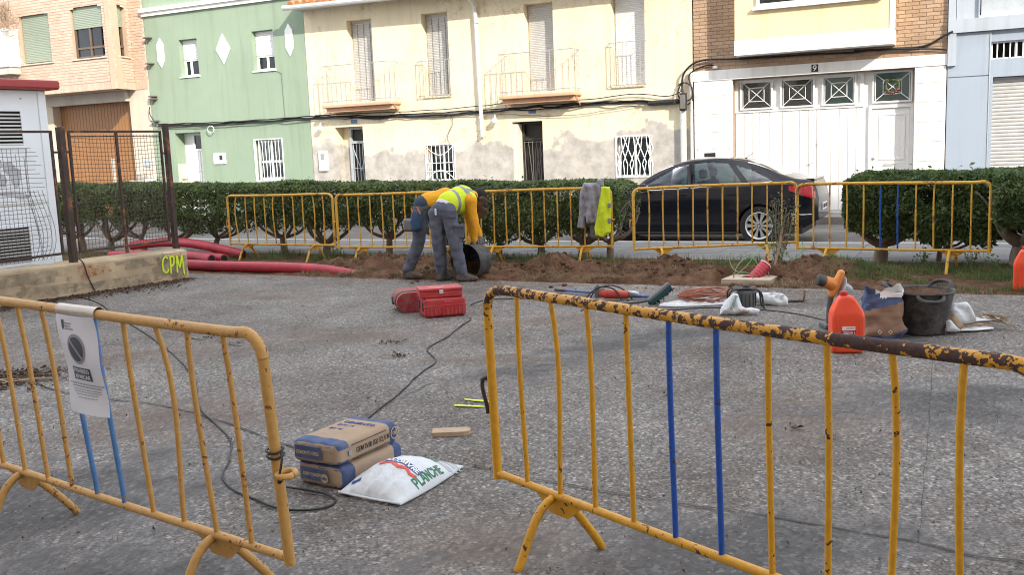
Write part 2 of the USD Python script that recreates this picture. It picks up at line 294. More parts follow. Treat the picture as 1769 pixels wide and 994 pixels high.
flat('zinc', (.56, .57, .58), .4, .12, 5, metal=.3)
flat('pipe_grey', (.62, .62, .60), .45, .1, 5)
flat('roof_tile', (.52, .23, .11), .85, .25, 7, .3, 50, obj_var=.2)
flat('cable_black', (.018, .018, .02), .5, .2, spec=.4)
flat('cable_grey', (.16, .15, .14), .6, .2)
flat('ink', (.02, .02, .025), .5, .05)
flat('ink_blue', (.035, .07, .22), .5, .08)
flat('ink_grey', (.30, .30, .31), .5, .08)
flat('number_white', (.85, .85, .83), .4, .03)
glass('window_glass', (.55, .62, .62)); glass('clear_glass', (.9, .94, .93)); glass('car_glass', (.21, .27, .265), (1, 1, 1))
flat('curtain', (.62, .63, .66), .9, .06, 3)
flat('dark_blind', (.15, .13, .12), .7, .2); flat('teal_blind', (.16, .27, .27), .6, .15)
flat('tile_cream', (.70, .66, .48), .35, .05)
flat('cabin_white', (.80, .85, .88), .45, .05, 2)
flat('cabin_red', (.34, .035, .03), .45, .12, 4)
flat('louvre', (.60, .60, .56), .5, .08); flat('louvre_grey', (.36, .36, .34), .55, .12)
flat('smudge', (.47, .48, .50), .7, .25, 8)
worn('rust_steel', (.050, .030, .022), (.26, .10, .04), .74, .86, 5, .7, 60)
flat('rust_wire', (.07, .045, .035), .8, .3, 20)
worn('rail_flaky', (.56, .265, .01), (.055, .03, .026), .685, .705, 28, .42, 75, clus=.2)
worn('rail_rusty_end', (.56, .265, .01), (.055, .03, .026), .575, .60, 21, .42, 75)
worn('yellow_paint', (.58, .285, .012), (.07, .03, .015), .83, .85, 34, .4, 80)
worn('faded_paint', (.50, .275, .075), (.17, .07, .03), .80, .83, 36, .55, 85)
worn('far_yellow', (.62, .36, .045), (.26, .11, .04), .72, .84, 9, .5, 40)
worn('blue_paint', (.012, .075, .36), (.05, .035, .03), .83, .85, 24, .4, 80)
worn('faded_blue', (.07, .19, .42), (.28, .17, .1), .76, .80, 24, .5, 80)
flat('conduit', (.50, .035, .05), .5, .08, 5)
flat('paint_neon', (.62, .80, .02), .6, .08, 30)
flat('leaf_litter', (.10, .062, .04), .9, .4, 30)
flat('bark', (.20, .16, .125), .9, .3, 14, .6, 60); flat('twig', (.24, .17, .11), .9, .3, 20); flat('dead_twig', (.36, .27, .19), .9, .3, 20)
def leafm(name, c0, c1, sc=5, gloss=.42):
    return mk(name, {'g': ('geometry', {}), 'n': ('noise_texture', {'scale': sc, 'detail': 4}), 'a': ('math', {'math_type': 'multiply_add', 'value2': .55}), 'r': ('rgb_ramp', {'ramp': [(.28, c0), (.9, c1)]}),
        'p': ('principled_bsdf', {'roughness': gloss, 'specular_ior_level': .45}), 't': ('translucent_bsdf', {}), 'm': ('mix_closure', {'fac': .22})},
        [('g.position', 'n.vector'), ('g.random_per_island', 'a.value1'), ('n.fac', 'a.value3'), ('a.value', 'r.fac'), ('r.color', 'p.base_color'), ('r.color', 't.color'), ('p.BSDF', 'm.closure1'), ('t.BSDF', 'm.closure2')], surface='m.closure')
leafm('hedge_leaf', (.032, .060, .018), (.19, .25, .075)); leafm('shrub_leaf', (.028, .060, .02), (.15, .22, .07)); leafm('grass_blade', (.04, .08, .018), (.22, .24, .09), 2.2, .6); leafm('weed_leaf', (.05, .11, .03), (.12, .22, .06)); leafm('dry_grass', (.16, .12, .06), (.38, .30, .17), 2, .7)
# ---------------------------------------------------------------- ground, road, pavements
obj('ground', grid(np.linspace(-260, 260, 9), np.linspace(-260, 260, 9), lambda x, y: x * 0 - .30), 'earth', kind='structure')
obj('road', fb(-90, 70, 1.25, 6.10, -.30, -.10), 'road_asphalt', F=STF, kind='structure')
obj('far_pavement', fb(-90, 70, -.6, 1.10, -.29, .04), 'pale_concrete', F=STF, kind='structure')
obj('far_kerb', fb(-90, 70, 1.10, 1.25, -.28, .045), 'pale_concrete', F=STF, kind='structure')
pv = thing('pavement', 'pale tiled pavement between the hedge and the road', None, ST(-5, 7.4), YAW, kind='structure')
obj('bed', fb(-60, 50, 6.25, 8.55, -.28, .005), 'pale_concrete', pv, STF)
flat('paving_a', (.19, .188, .182), .9, .10, 6, .15, 60, spec=.12); flat('paving_b', (.21, .206, .20), .9, .10, 6, .15, 60, spec=.12); flat('paving_c', (.175, .172, .168), .9, .12, 6, .15, 60, spec=.12)
flat('kerb_stone', (.36, .35, .335), .8, .12, 5, .2, 50)
for i in range(44):
    for j in range(6):
        s0, m0 = -11.5 + i * .4, 6.262 + j * .381; z = .018 + random.uniform(0, .004)
        obj('paving_tile', fb(s0, s0 + .393, m0, m0 + .374, 0.0, z), random.choice(['paving_a', 'paving_b', 'paving_c', 'paving_a']), pv, STF)
kb = thing('kerb', 'pale stone kerb along the road edge', None, ST(-5, 6.17), YAW, kind='structure')
for i in range(26):
    obj('kerb_stone', T(rbx(-.496, .496, -.075, .075, -.27, .028 + random.uniform(0, .006), .012, 6), (-16 + i, -6.175, 0)), 'kerb_stone', kb, STF)
obj('kerb_run', [fb(-90, -16.5, 6.1, 6.25, -.27, .028), fb(9.5, 70, 6.1, 6.25, -.27, .028)], 'kerb_stone', kb, STF)
lot = thing('parking_ground', 'grey exposed-aggregate asphalt of the closed-off lot', None, ST(0, 20), YAW, kind='structure')
edge = spline([(-60, -11.05), (-14, -11.0), (-9, -11.06), (-6, -11.03), (-4, -11.1), (-2.4, -10.94), (-.5, -11.0), (1, -10.95), (2.5, -11.05), (4, -11.03), (9, -11.0), (60, -11.05)], 400)
edge[:, 1] += .035 * (meshkit.fbm(np.c_[edge * 7, edge[:, :1] * 0], 4, 3) - .5) * 2
obj('surface', poly(Polygon(list(map(tuple, edge)) + [(60, -80), (-60, -80)]), .25, -.25), 'lot_asphalt', lot, STF)
def strip(pts, w, seed=0, amp=.02):
    p = wob(np.c_[spline(pts, 60), np.zeros(60)], amp * min(1, w / .012), 5, seed)[:, :2]
    wd = w * (.35 + meshkit.noise(np.c_[p * 9, p[:, :1] * 0], seed + 5))
    t = np.gradient(p, axis=0); t /= np.linalg.norm(t, axis=1, keepdims=True); nn = np.stack([-t[:, 1], t[:, 0]], 1) * wd[:, None] / 2
    a, b = p + nn, p - nn; k = len(p); V = np.c_[np.vstack([a, b]), np.full(2 * k, .0085)]
    i = np.arange(k - 1); return trimesh.Trimesh(V, np.vstack([np.stack([i, i + k, i + k + 1], 1), np.stack([i, i + k + 1, i + 1], 1)]), process=False)
flat('crack_dark', (.05, .045, .04), .95, .3, 20)
for i, (c, w) in enumerate([([(-.25, 4.97), (.18, 4.63), (.65, 4.34), (1.04, 4.14), (1.31, 3.96), (1.61, 3.75), (1.95, 3.54)], .012), ([(-3.81, 7.45), (-2.98, 6.79), (-2.41, 6.47), (-1.83, 5.96), (-1.1, 5.23)], .014),
        ([(3.12, 7.0), (2.17, 4.92), (1.63, 3.75)], .0035), ([(-3.1, 9.08), (-2.46, 8.55)], .02), ([(-.58, 6.92), (-.81, 6.46), (-1.07, 5.86)], .007)]):
    obj('crack', strip(c, w, i * 11), 'crack_dark', lot, W)
def film(name, c, a0, a1, top, sc=3.2):
    """A stain that thins out towards its rim (u of st runs from 0 at the rim to 1 in the middle) and lets the stones show."""
    c = np.asarray(c); mk(name, {'g': ('geometry', {}), 'uv': ('uvmap', {'attribute': 'st'}), 'ux': ('separate_xyz', {}), 'n': ('noise_texture', {'scale': sc, 'detail': 8, 'roughness': .72}), 'ma': ('math', {'math_type': 'multiply_add', 'value2': .5}), 'k': ('rgb_ramp', {'ramp': [(a0, (0, 0, 0)), (a1, (top,) * 3)]}), 'v': ('voronoi_texture', {'scale': 48}), 'vb': ('rgb_to_bw', {}), 'vr': ('rgb_ramp', {'ramp': [(0, c * .5), (.7, c * 1.1), (1, c * 2.4)]}), 'p': ('principled_bsdf', {'roughness': .8, 'specular_ior_level': .35}), 't': ('transparent_bsdf', {}), 'm': ('mix_closure', {})},
       [('g.position', 'n.vector'), ('uv.UV', 'ux.vector'), ('ux.x', 'ma.value1'), ('n.fac', 'ma.value3'), ('ma.value', 'k.fac'), ('k.color', 'm.fac'), ('g.position', 'v.vector'), ('v.color', 'vb.color'), ('vb.val', 'vr.fac'), ('vr.color', 'p.base_color'), ('t.BSDF', 'm.closure1'), ('p.BSDF', 'm.closure2')], surface='m.closure')
film('tar_film', (.075, .070, .066), .58, .86, .85); film('brown_film', (.095, .072, .056), .62, .95, .6)
def stain(ring, z):
    ring = np.asarray(ring); c = ring.mean(0); n = len(ring); R_ = np.linspace(1, 0, 9); V = np.vstack([np.c_[c + (ring - c) * r, np.full(n, z)] for r in R_]); i, j = np.meshgrid(np.arange(8), np.arange(n), indexing='ij'); a, b = i * n + j, i * n + (j + 1) % n
    F_ = np.vstack([np.stack([a, b, b + n], -1).reshape(-1, 3), np.stack([a, b + n, a + n], -1).reshape(-1, 3)]); return trimesh.Trimesh(V, F_, process=False), np.c_[np.repeat(1 - R_, n), np.zeros(9 * n)]
def ringblob(cx, cy, rx_, ry_, rot, seed):
    a = np.linspace(0, 2 * math.pi, 70, endpoint=False); q = np.stack([np.cos(a) * 1.5 + seed, np.sin(a) * 1.5, 0 * a], -1); k = .5 + 1.0 * meshkit.fbm(q * 1.4, 4, seed); p = np.c_[rx_ * k * np.cos(a), ry_ * k * np.sin(a)]; return p @ np.array([[math.cos(rot), math.sin(rot)], [-math.sin(rot), math.cos(rot)]]) + [cx, cy]
for i, (x, y, a, b, r, mt) in enumerate([(.15, 7.35, 1.0, .5, .75, 'tar_film'), (.85, 8.0, 1.2, .55, .5, 'tar_film'), (1.7, 8.4, 1.3, .55, .15, 'tar_film'), (2.6, 8.0, 1.3, .55, -.3, 'tar_film'), (.3, 9.3, 1.6, .6, .1, 'brown_film'), (-.2, 7.6, .8, .5, 0, 'brown_film'), (-2.2, 6.2, 1.4, 1.0, .4, 'brown_film'), (-1.7, 8.8, 1.6, .8, 0, 'brown_film'), (.9, 3.7, 1.3, .7, .3, 'tar_film'), (-.1, 3.9, .8, .5, 0, 'brown_film'), (-1.4, 3.5, 1.3, .8, -.3, 'tar_film'), (1.8, 5.6, 1.2, .9, .6, 'brown_film'), (-2.6, 4.7, 1.3, .9, .2, 'tar_film'), (2.8, 5.9, 1.3, .8, .3, 'tar_film'), (-3.6, 8.3, 1.6, .9, .2, 'brown_film'), (-2.9, 11.6, 1.6, .5, -.4, 'brown_film')]):
    sm__, uv_ = stain(ringblob(x, y, a, b, r, 70 + i), .0012 + .00035 * i); obj('stain', sm__, mt, lot, W, uv=uv_)

HEAPS = [(-4.6, 10.25, .9, .42, .20), (-3.7, 10.2, .5, .4, .12), (-2.35, 10.15, .5, .42, .26), (-1.55, 10.25, .6, .45, .12), (-.75, 9.95, .35, .35, .20), (-.3, 10.35, .8, .4, .13), (1.12, 10.0, .6, .55, .30), (.75, 10.35, .5, .4, .14), (1.75, 10.3, .6, .45, .10), (-5.9, 10.2, .6, .4, .13), (-5.2, 9.9, .5, .4, .12)]
def soil_h(s, m):
    q = np.stack([s * 1.0, m * 1.0, 0 * s], -1)
    h = .012 + .05 * (meshkit.fbm(q * 2.2, 5, 4) - .45)
    bump_ = meshkit.fbm(q * 7, 4, 8); clod = meshkit.noise(q * 17, 5)
    for a, b, ra, rb, hh in HEAPS:
        e = np.exp(-(((s - a) / ra) ** 2 + ((m - b) / rb) ** 2) * 1.3); h = h + .85 * hh * e * (.7 + .75 * (bump_ - .3)) + .035 * e * (clod - .5)
    tr = np.clip((s + 6.2) / .6, 0, 1) * np.clip((.7 - s) / .5, 0, 1)            # the opened trench runs from the conduits to the handhole
    h = h + tr * (.03 + .09 * (bump_ - .5) + .04 * (clod - .5)) * np.clip((m - 9.3) / .3, 0, 1)
    h = h + .012 * (clod - .5)
    e = np.clip((np.hypot(s - .36, (m - 10.68) * 1.1) - .36) / .18, 0, 1); h = np.minimum(h, .006 + .5 * e)
    fall = np.clip((11.06 - m) / .12, 0, 1); back = np.clip((m - 8.45) / .15, 0, 1)
    return -.08 + (h + .08) * (.25 + .75 * fall) * (.35 + .65 * back)
sx, sm = np.arange(-16, 9, .035), np.arange(8.5, 11.12, .035)
vg = grid(sx, sm, soil_h); v = vg.vertices.copy(); vg.vertices = np.stack([v[:, 0], -v[:, 1], v[:, 2]], -1); vg.faces = vg.faces[:, ::-1]
obj('soil_strip', vg, 'soil', F=STF, smooth=True, kind='structure')
obj('planting_bed', fb(-90, -15.9, 8.55, 11.1, -.28, -.02), 'earth', F=STF, kind='structure')
obj('planting_bed', fb(8.9, 70, 8.55, 11.1, -.28, -.02), 'earth', F=STF, kind='structure')

def blades(n, pick, h0, h1, w, seed, lean=.5):
    R = np.random.default_rng(seed); sm_ = pick(R, n); s, m = sm_[:, 0], sm_[:, 1]; n = len(s); z = soil_h(s, m) - .004
    h = h0 + (h1 - h0) * R.random(n) ** 2; a = R.random(n) * 6.283; le = lean * R.random(n) * h
    b = np.stack([s, -m, z], -1); dx = np.stack([np.cos(a), np.sin(a), 0 * a], -1); pd = np.stack([-np.sin(a), np.cos(a), 0 * a], -1) * (w * (.6 + .8 * R.random(n)))[:, None]
    mid = b + dx * (le * .35)[:, None] + np.stack([0 * h, 0 * h, h * .6], -1); tip = b + dx * le[:, None] + np.stack([0 * h, 0 * h, h], -1)
    V = np.stack([b - pd, b + pd, mid - pd * .8, mid + pd * .8, tip], 1).reshape(-1, 3); i = np.arange(n)[:, None] * 5
    return trimesh.Trimesh(V, np.vstack([i + [0, 1, 3], i + [0, 3, 2], i + [2, 3, 4]]), process=False)
def area(*zones):
    def pick(R, n):
        out = []
        tot = sum(z[4] for z in zones)
        for s0, s1, m0, m1, wt in zones:
            k = int(n * wt / tot); q = np.stack([s0 + (s1 - s0) * R.random(k * 3), m0 + (m1 - m0) * R.random(k * 3)], -1)
            out.append(q[meshkit.fbm(np.c_[q * 2.2, q[:, :1] * 0], 3, 21) > .40 + .18 * R.random(k * 3)][:k])
        return np.vstack(out)
    return pick
gr = obj('grass', blades(30000, area((1.5, 8, 8.75, 10.95, 1.), (1.2, 8, 9.0, 10.9, .5)), .02, .095, .0032, 1), 'grass_blade', F=STF, label='patchy short grass behind the right barrier', cat='grass', kind='stuff')
obj('grass', blades(9000, area((-9, -2.5, 8.65, 9.5, 1.), (-2.5, .8, 8.6, 9.4, .45), (-13, -9, 8.7, 10.9, .3)), .02, .15, .0035, 2), 'grass_blade', F=STF, label='thin grass at the foot of the long hedge', cat='grass', kind='stuff')
obj('dry_grass', blades(9000, area((-6, 1.0, 9.6, 10.97, 1.), (-6, 3, 10.8, 11.02, .8)), .01, .06, .0028, 3, 1.8), 'dry_grass', F=STF, label='straw and torn roots in the dug earth', cat='dry grass', kind='stuff')
def blob(cx, cy, rx_, ry_, seed):
    a = np.linspace(0, 2 * math.pi, 70, endpoint=False); q = np.stack([np.cos(a) * 1.5 + seed, np.sin(a) * 1.5, 0 * a], -1); k = .45 + 1.1 * meshkit.fbm(q * 1.6, 5, seed); return Polygon(np.c_[cx + rx_ * k * np.cos(a), cy + ry_ * k * np.sin(a)]).buffer(0)
mk('earth_film', {'g': ('geometry', {}), 'n': ('noise_texture', {'scale': 7, 'detail': 7, 'roughness': .7}), 'k': ('rgb_ramp', {'ramp': [(.50, (0, 0, 0)), (.74, (.8, .8, .8))]}), 'p': ('principled_bsdf', {'base_color': (.12, .08, .057), 'roughness': .95, 'specular_ior_level': .1}), 't': ('transparent_bsdf', {}), 'm': ('mix_closure', {})},
   [('g.position', 'n.vector'), ('n.fac', 'k.fac'), ('k.color', 'm.fac'), ('t.BSDF', 'm.closure1'), ('p.BSDF', 'm.closure2')], surface='m.closure')
sp_ = [(-5.6, 11.25, .9, .22), (-4.5, 11.3, .9, .28), (-3.4, 11.25, .8, .25), (-2.4, 11.2, .7, .22), (-1.2, 11.2, .8, .2), (.2, 11.2, .8, .22), (1.3, 11.2, .6, .18), (-6.8, 11.4, .7, .25)]
obj('earth_spill', [poly(blob(a, -b, c, d, 40 + i), .002, .0015 + .0004 * i) for i, (a, b, c, d) in enumerate(sp_)], 'earth_film', F=STF, label='thin film of earth trodden over the edge of the asphalt', cat='earth', kind='stuff')
# clods of dug earth
R = np.random.default_rng(31); cl = []
ico = trimesh.creation.icosphere(1, 1.0)
for k in range(520):
    a, b, ra, rb, hh = HEAPS[R.integers(0, 9)]; s, m = a + R.normal() * ra * .7, b + abs(R.normal()) * .75 if k > 430 else min(b + R.normal() * rb * .7, 10.95); r = .010 + .03 * R.random() ** 3
    c = ico.copy(); c.vertices = c.vertices * r * (.6 + .5 * meshkit.noise(c.vertices * 2 + k, 3))[:, None] * np.array([1.2, 1, .8]); c.apply_translation((s, -m, (float(soil_h(np.array(s), np.array(m))) if m < 11 else 0.) + r * .3)); cl.append(c)
obj('earth_clods', cl, 'soil', F=STF, label='loose clods on the heaps of dug earth', cat='earth clods', kind='stuff')
# ---------------------------------------------------------------- the row of houses
def shutter(s0, s1, z0, z1, m, pitch=.045, t=.012, bars=0):
    out = []; n = int((z1 - z0) / pitch)
    for i in range(n):
        z = z0 + i * pitch; out.append(poly([(0, 0), (t * .6, .003), (t, pitch * .3), (t, pitch * .7), (t * .6, pitch * .88), (0, pitch * .9)], s1 - s0))
        v = out[-1].vertices.copy(); out[-1].vertices = np.stack([s0 + v[:, 2], -m - v[:, 0], z + v[:, 1]], -1); 
    out.append(fb(s0, s1, m - .012, m + .001, z0, z1)); return out
def frame(s0, s1, z0, z1, m0, m1, w=.05, mids=(), trans=()):
    p = rect(s0, s1, z0, z1).difference(rect(s0 + w, s1 - w, z0 + w, z1 - w)); out = [fpoly(p, m0, m1)]
    for x in mids: out.append(fb(x - w / 2, x + w / 2, m0 + .002, m1 + .004, z0 + w, z1 - w))
    for z in trans: out.append(fb(s0 + w, s1 - w, m0 + .003, m1 + .002, z - w / 2, z + w / 2))
    return out
def wall(pg, holes, name, material, parent, m=0., t=.32):
    for h in holes: pg = pg.difference(rect(*h))
    return obj(name, fpoly(pg, m - t, m), material, parent, STF)
def rod(p, q, r=.008, n=5): return tube([(p[0], -p[1], p[2]), (q[0], -q[1], q[2])], r, n)
def bricks(pg, m, bw, bh, mats, parent, joint=.012, proud=.012, seed=0, limit=300, soldier=False, F=STF, name='brick'):
    R = np.random.default_rng(seed); x0, z0, x1, z1 = pg.bounds; L = []
    for j, z in enumerate(np.arange(z0, z1 - bh * .4, bh)):
        off = 0 if soldier else (bw / 2 if j % 2 else 0)
        for x in np.arange(x0 - off, x1, bw):
            c = rect(x + joint / 2, x + bw - joint / 2, z + joint / 2, z + bh - joint / 2).intersection(pg)
            if c.is_empty or c.geom_type != 'Polygon' or c.area < bw * bh * .15: continue
            a, b, c_, d = c.bounds
            if d - b < .02 or c_ - a < .025: continue
            L.append((a, b, c_, d))
    R.shuffle(L); L = sorted(L, key=lambda q: -q[0])          # the nearer end of the street first
    rest = {}
    for i, (a, b, c_, d) in enumerate(L):
        g = fb(a, c_, m - .004, m + proud * (.7 + .6 * R.random()), b, d); k = mats[R.integers(0, len(mats))]
        if i < limit: obj(name, g, k, parent, F)
        else: rest.setdefault(k, []).append(g)
    for k, g in rest.items(): obj('brickwork', g, k, parent, F, kind='stuff')
    return len(L)
def house(name, label, s0, s1): return thing(name, label, 'house', ST((s0 + s1) / 2, 0, .04), YAW, group=None)
def block(h, s0, s1, z1, material, m=-.34, depth=9, z0=.04):
    obj('rear_block', fb(s0 + .02, s1 - .02, m - depth, m - .02, z0, z1), material, h, STF)

# --- green house
h = house('green_house', 'green rendered house with white diamond ornaments, between brick and cream houses', -19.82, -13.91)
g0, g1 = -19.80, -13.92
wl = wall(rect(g0, g1, .04, 8.4), [(-18.49, -17.79, 4.2, 5.27), (-15.76, -15.0, 4.18, 5.28), (-18.95, -17.94, .04, 2.57), (-15.95, -14.95, 1.09, 2.25)], 'wall', 'green_render', h, t=.42)
block(h, g0, g1, 8.38, 'dark_room', -.44)
obj('cornice', [fb(g0 - .02, g1 + .02, -.1, .07, 6.05, 6.16), fb(g0 - .03, g1 + .03, -.1, .13, 6.162, 6.27)], 'white_paint', h, STF)
for nm, pts in (('diamond', [(-17.08, 4.88), (-16.815, 5.31), (-16.55, 4.88), (-16.815, 4.45)]), ('ornament', [(-19.35, 4.72), (-19.35, 5.2), (-19.22, 5.38), (-19.09, 5.2), (-19.09, 4.72), (-19.22, 4.52)]), ('ornament', [(-14.57, 4.72), (-14.57, 5.2), (-14.44, 5.38), (-14.31, 5.2), (-14.31, 4.72), (-14.44, 4.5)])):
    obj(nm, fpoly(Polygon(pts), -.01, .025), 'white_paint', h, STF)
for a, b, z0, z1, zs, op in ((-18.49, -17.79, 4.2, 5.27, 4.69, True), (-15.76, -15.0, 4.18, 5.28, 4.6, False)):
    w = obj('window', frame(a + .004, b - .004, z0 + .004, zs + .02, -.22, -.17, .06, [(a + b) / 2] if not op else [a + .26]), 'white_metal', h, STF)
    obj('pane', fb(a + .05, b - .05, -.21, -.205, z0 + .05, zs), 'dark_glass', w, STF)
    obj('shutter', shutter(a + .01, b - .01, zs, z1 - .01, -.16, .05), 'white_slat', w, STF)
    obj('sill', fb(a - .04, b + .04, -.24, .035, z0 - .035, z0 + .003), 'white_paint', w, STF)
    obj('dark_interior', fb(a, b, -.412, -.40, z0, z1), 'dark_room' if op else 'teal_blind', w, STF)
d = obj('door', frame(-18.60, -17.95, .05, 2.56, -.40, -.34, .07, trans=[2.05]), 'white_metal', h, STF)
obj('leaf', fb(-18.53, -18.02, -.39, -.37, .1, 2.03), 'white_paint', d, STF)
for i in range(5): obj('bar', fb(-18.47 + i * .1, -18.45 + i * .1, -.372, -.35, .15, 1.98), 'white_metal', d, STF)
obj('cross_bar', fb(-18.53, -18.02, -.371, -.352, 1.43, 1.47), 'white_metal', d, STF)
obj('pane', fb(-18.53, -18.02, -.38, -.375, 2.08, 2.5), 'window_glass', d, STF)
obj('entrance_wall', fb(-18.95, -18.6, -.41, -.38, .04, 2.57), 'white_paint', h, STF)
for i in range(12): obj('tile', bx(-18.951, -18.942, .02 + (i % 2) * .17, .18 + (i % 2) * .17, .1 + (i // 2) * .26, .35 + (i // 2) * .26), 'tile_cream', h, STF)
obj('letter_box', bx(-18.95, -18.86, .1, .3, 1.2, 1.55), 'tile_cream', h, STF)
mbx = obj('meter_box', T(rbx(-17.5, -17.04, -.035, .02, 1.6, 1.92, .02), (0, 0, 0)), 'plastic_white', h, STF)
obj('little_window', fb(-17.26, -17.14, .034, .038, 1.73, 1.86), 'ink', mbx, STF)
w = obj('window', frame(-15.94, -14.96, 1.10, 2.24, -.2, -.14, .07, [-15.45], [1.62]), 'white_metal', h, STF)
obj('pane', fb(-15.88, -15.02, -.18, -.175, 1.15, 2.2), 'window_glass', w, STF); obj('curtain', fb(-15.88, -15.02, -.3, -.295, 1.1, 2.2), 'curtain', w, STF)
for i in range(9): obj('bar', rod((-15.92 + i * .118, -.02, 1.1), (-15.92 + i * .118, -.02, 2.24), .011), 'white_metal', w, STF)
obj('grille_frame', frame(-15.97, -14.93, 1.07, 2.27, -.012, .014, .025), 'white_metal', w, STF)
obj('conduit_line', [tube([(-15.02, -.012, 4.16), (-14.8, -.012, 4.06), (-14.78, -.012, 2.82)], .007, 5)], 'cable_grey', h, STF)
for z in (2.95, 3.6, 3.68, 4.65, 5.4): obj('wire_bracket', [T(rbx(g0 + .06, g0 + .3, -.16, -.01, z, z + .04, .01), (0, 0, 0)), rod((g0 + .1, .02, z - .14), (g0 + .28, .14, z), .01)], 'dark_blind', h, STF)

# --- cream terraced house
h = house('cream_terraced_house', 'two-storey cream house with flaking paint, two balconies and grey cement patches', -13.9, -3.1)
c0, c1 = -13.90, -3.10
UP = [(-12.51, -11.72, 3.13, 5.28), (-10.2, -9.42, 3.14, 5.24), (-7.29, -6.52, 3.08, 5.20), (-5.04, -4.22, 3.08, 5.20)]
DOWN = [(-13.1, -12.19, .04, 2.48), (-10.26, -9.39, .95, 1.9), (-7.72, -6.89, .04, 2.37), (-4.99, -4.14, .93, 1.9)]
wall(rect(c0, c1, .04, 5.95), UP + DOWN, 'wall', 'cream_render', h, m=.01, t=.45)
block(h, c0, c1, 5.9, 'dark_room', -.46)
for i, (a, b, z0, z1) in enumerate(UP):
    w = obj('balcony_door', frame(a + .003, b - .003, z0, z1 - .003, -.31, -.24, .045), 'old_door_frame', h, STF)
    obj('shutter', shutter(a + .04, b - .04, z0 + .02, z1 - .05, -.22, .042), 'grey_slat' if i < 3 else 'white_slat', w, STF)
    if i < 2: obj('cord', [rod((a + (b - a) * k / 4, -.203, z0 + .05), (a + (b - a) * k / 4, -.203, z1 - .1), .006) for k in (1, 2, 3)], 'cable_grey', w, STF)
    obj('sill', fb(a - .02, b + .02, -.2, .03, z0 - .05, z0 - .004), 'cream_render', w, STF)
def balcony(s0, s1, z, depth, top):
    sl = obj('balcony', [T(rbx(s0 - .03, s1 + .03, -depth - .04, .0, z - .085, z, .02), (0, 0, 0)), fb(s0 + .03, s1 - .03, 0, depth - .08, z - .2, z - .088)], 'terracotta_render', h, STF)
    for k in (top, z + .09): obj('rail', tube([(s0, -.02, k), (s0, -depth, k), (s1, -depth, k), (s1, -.02, k)], .012, 6), 'rail_metal', sl, STF)
    n = int((s1 - s0) / .145)
    for i in range(n + 1): x = s0 + (s1 - s0) * i / n; obj('bar', rod((x, depth, z), (x, depth, top), .008), 'rail_metal', sl, STF)
    for x in (s0, s1):
        for k in (.11, .22, .33): obj('bar', rod((x, k, z), (x, k, top), .008), 'rail_metal', sl, STF)
        obj('bracket', rod((x, .02, z - .34), (x, depth - .1, z - .06), .014), 'terracotta_render', sl, STF)
    return sl
balcony(-13.1, -10.95, 3.07, .46, 4.09); balcony(-7.8, -5.85, 3.0, .46, 4.0)
for a, b, z0, z1 in ((-10.33, -9.38, 3.16, 4.04), (-5.08, -4.19, 3.10, 4.08)):
    rl = obj('window_railing', [tube([(a, 0, z1), (a, -.1, z1), (b, -.1, z1), (b, 0, z1)], .011, 6), tube([(a, 0, z0), (a, -.1, z0), (b, -.1, z0), (b, 0, z0)], .011, 6)], 'rail_metal', h, STF)
    for i in range(9): x = a + .02 + (b - a - .04) * i / 8; obj('bar', rod((x, .1, z0), (x, .1, z1), .0075), 'rail_metal', rl, STF)
# doors and ground floor windows
a, b, z0, z1 = DOWN[0]
d = obj('door', frame(-12.86, b - .003, z0, z1 - .003, -.38, -.3, .07, trans=[2.06]), 'grey_frame', h, STF)
obj('entrance_wall', fb(a, -12.86, -.43, -.36, z0, z1), 'cream_render', h, STF)
obj('dark_leaf', fb(-12.8, b - .05, -.40, -.385, z0, z1 - .06), 'dark_door', d, STF)
for i in range(6): obj('bar', rod((-12.76 + i * .1, -.33, .1), (-12.76 + i * .1, -.33, 2.03), .012), 'grey_frame', d, STF)
obj('lattice', [rod((-12.76, -.315, 1.9), (-12.52, -.315, 1.28), .013), rod((-12.28, -.315, 1.9), (-12.52, -.315, 1.28), .013), rod((-12.8, -.315, .62), (-12.25, -.315, .62), .013), rod((-12.8, -.315, 1.35), (-12.25, -.315, 1.35), .01)], 'grey_frame', d, STF)
a, b, z0, z1 = DOWN[2]
d = obj('door', frame(a + .14, b - .003, z0, z1 - .003, -.36, -.28, .06, trans=[1.93]), 'dark_door', h, STF)
obj('door_jamb', fb(a + .003, a + .14, -.34, -.02, z0, z1 - .05), 'old_door_frame', d, STF)
obj('dark_leaf', fb(a + .15, b - .05, -.40, -.38, z0, z1 - .06), 'dark_door', d, STF)
obj('lattice', [rod((a + .2 + i * .11, -.27, 1.88), (a + .26 + (i % 2) * .0 + i * .10 + (.1 if i % 2 else -.02), -.27, .2), .009) for i in range(6)] + [rod((a + .2, -.27, 1.86), (b - .1, -.27, 1.86), .012)] + [rod((b - .12 - .1 * i, -.265, 1.7), (a + .34 + .06 * i, -.265, .3), .008) for i in range(3)], 'cable_grey', d, STF)
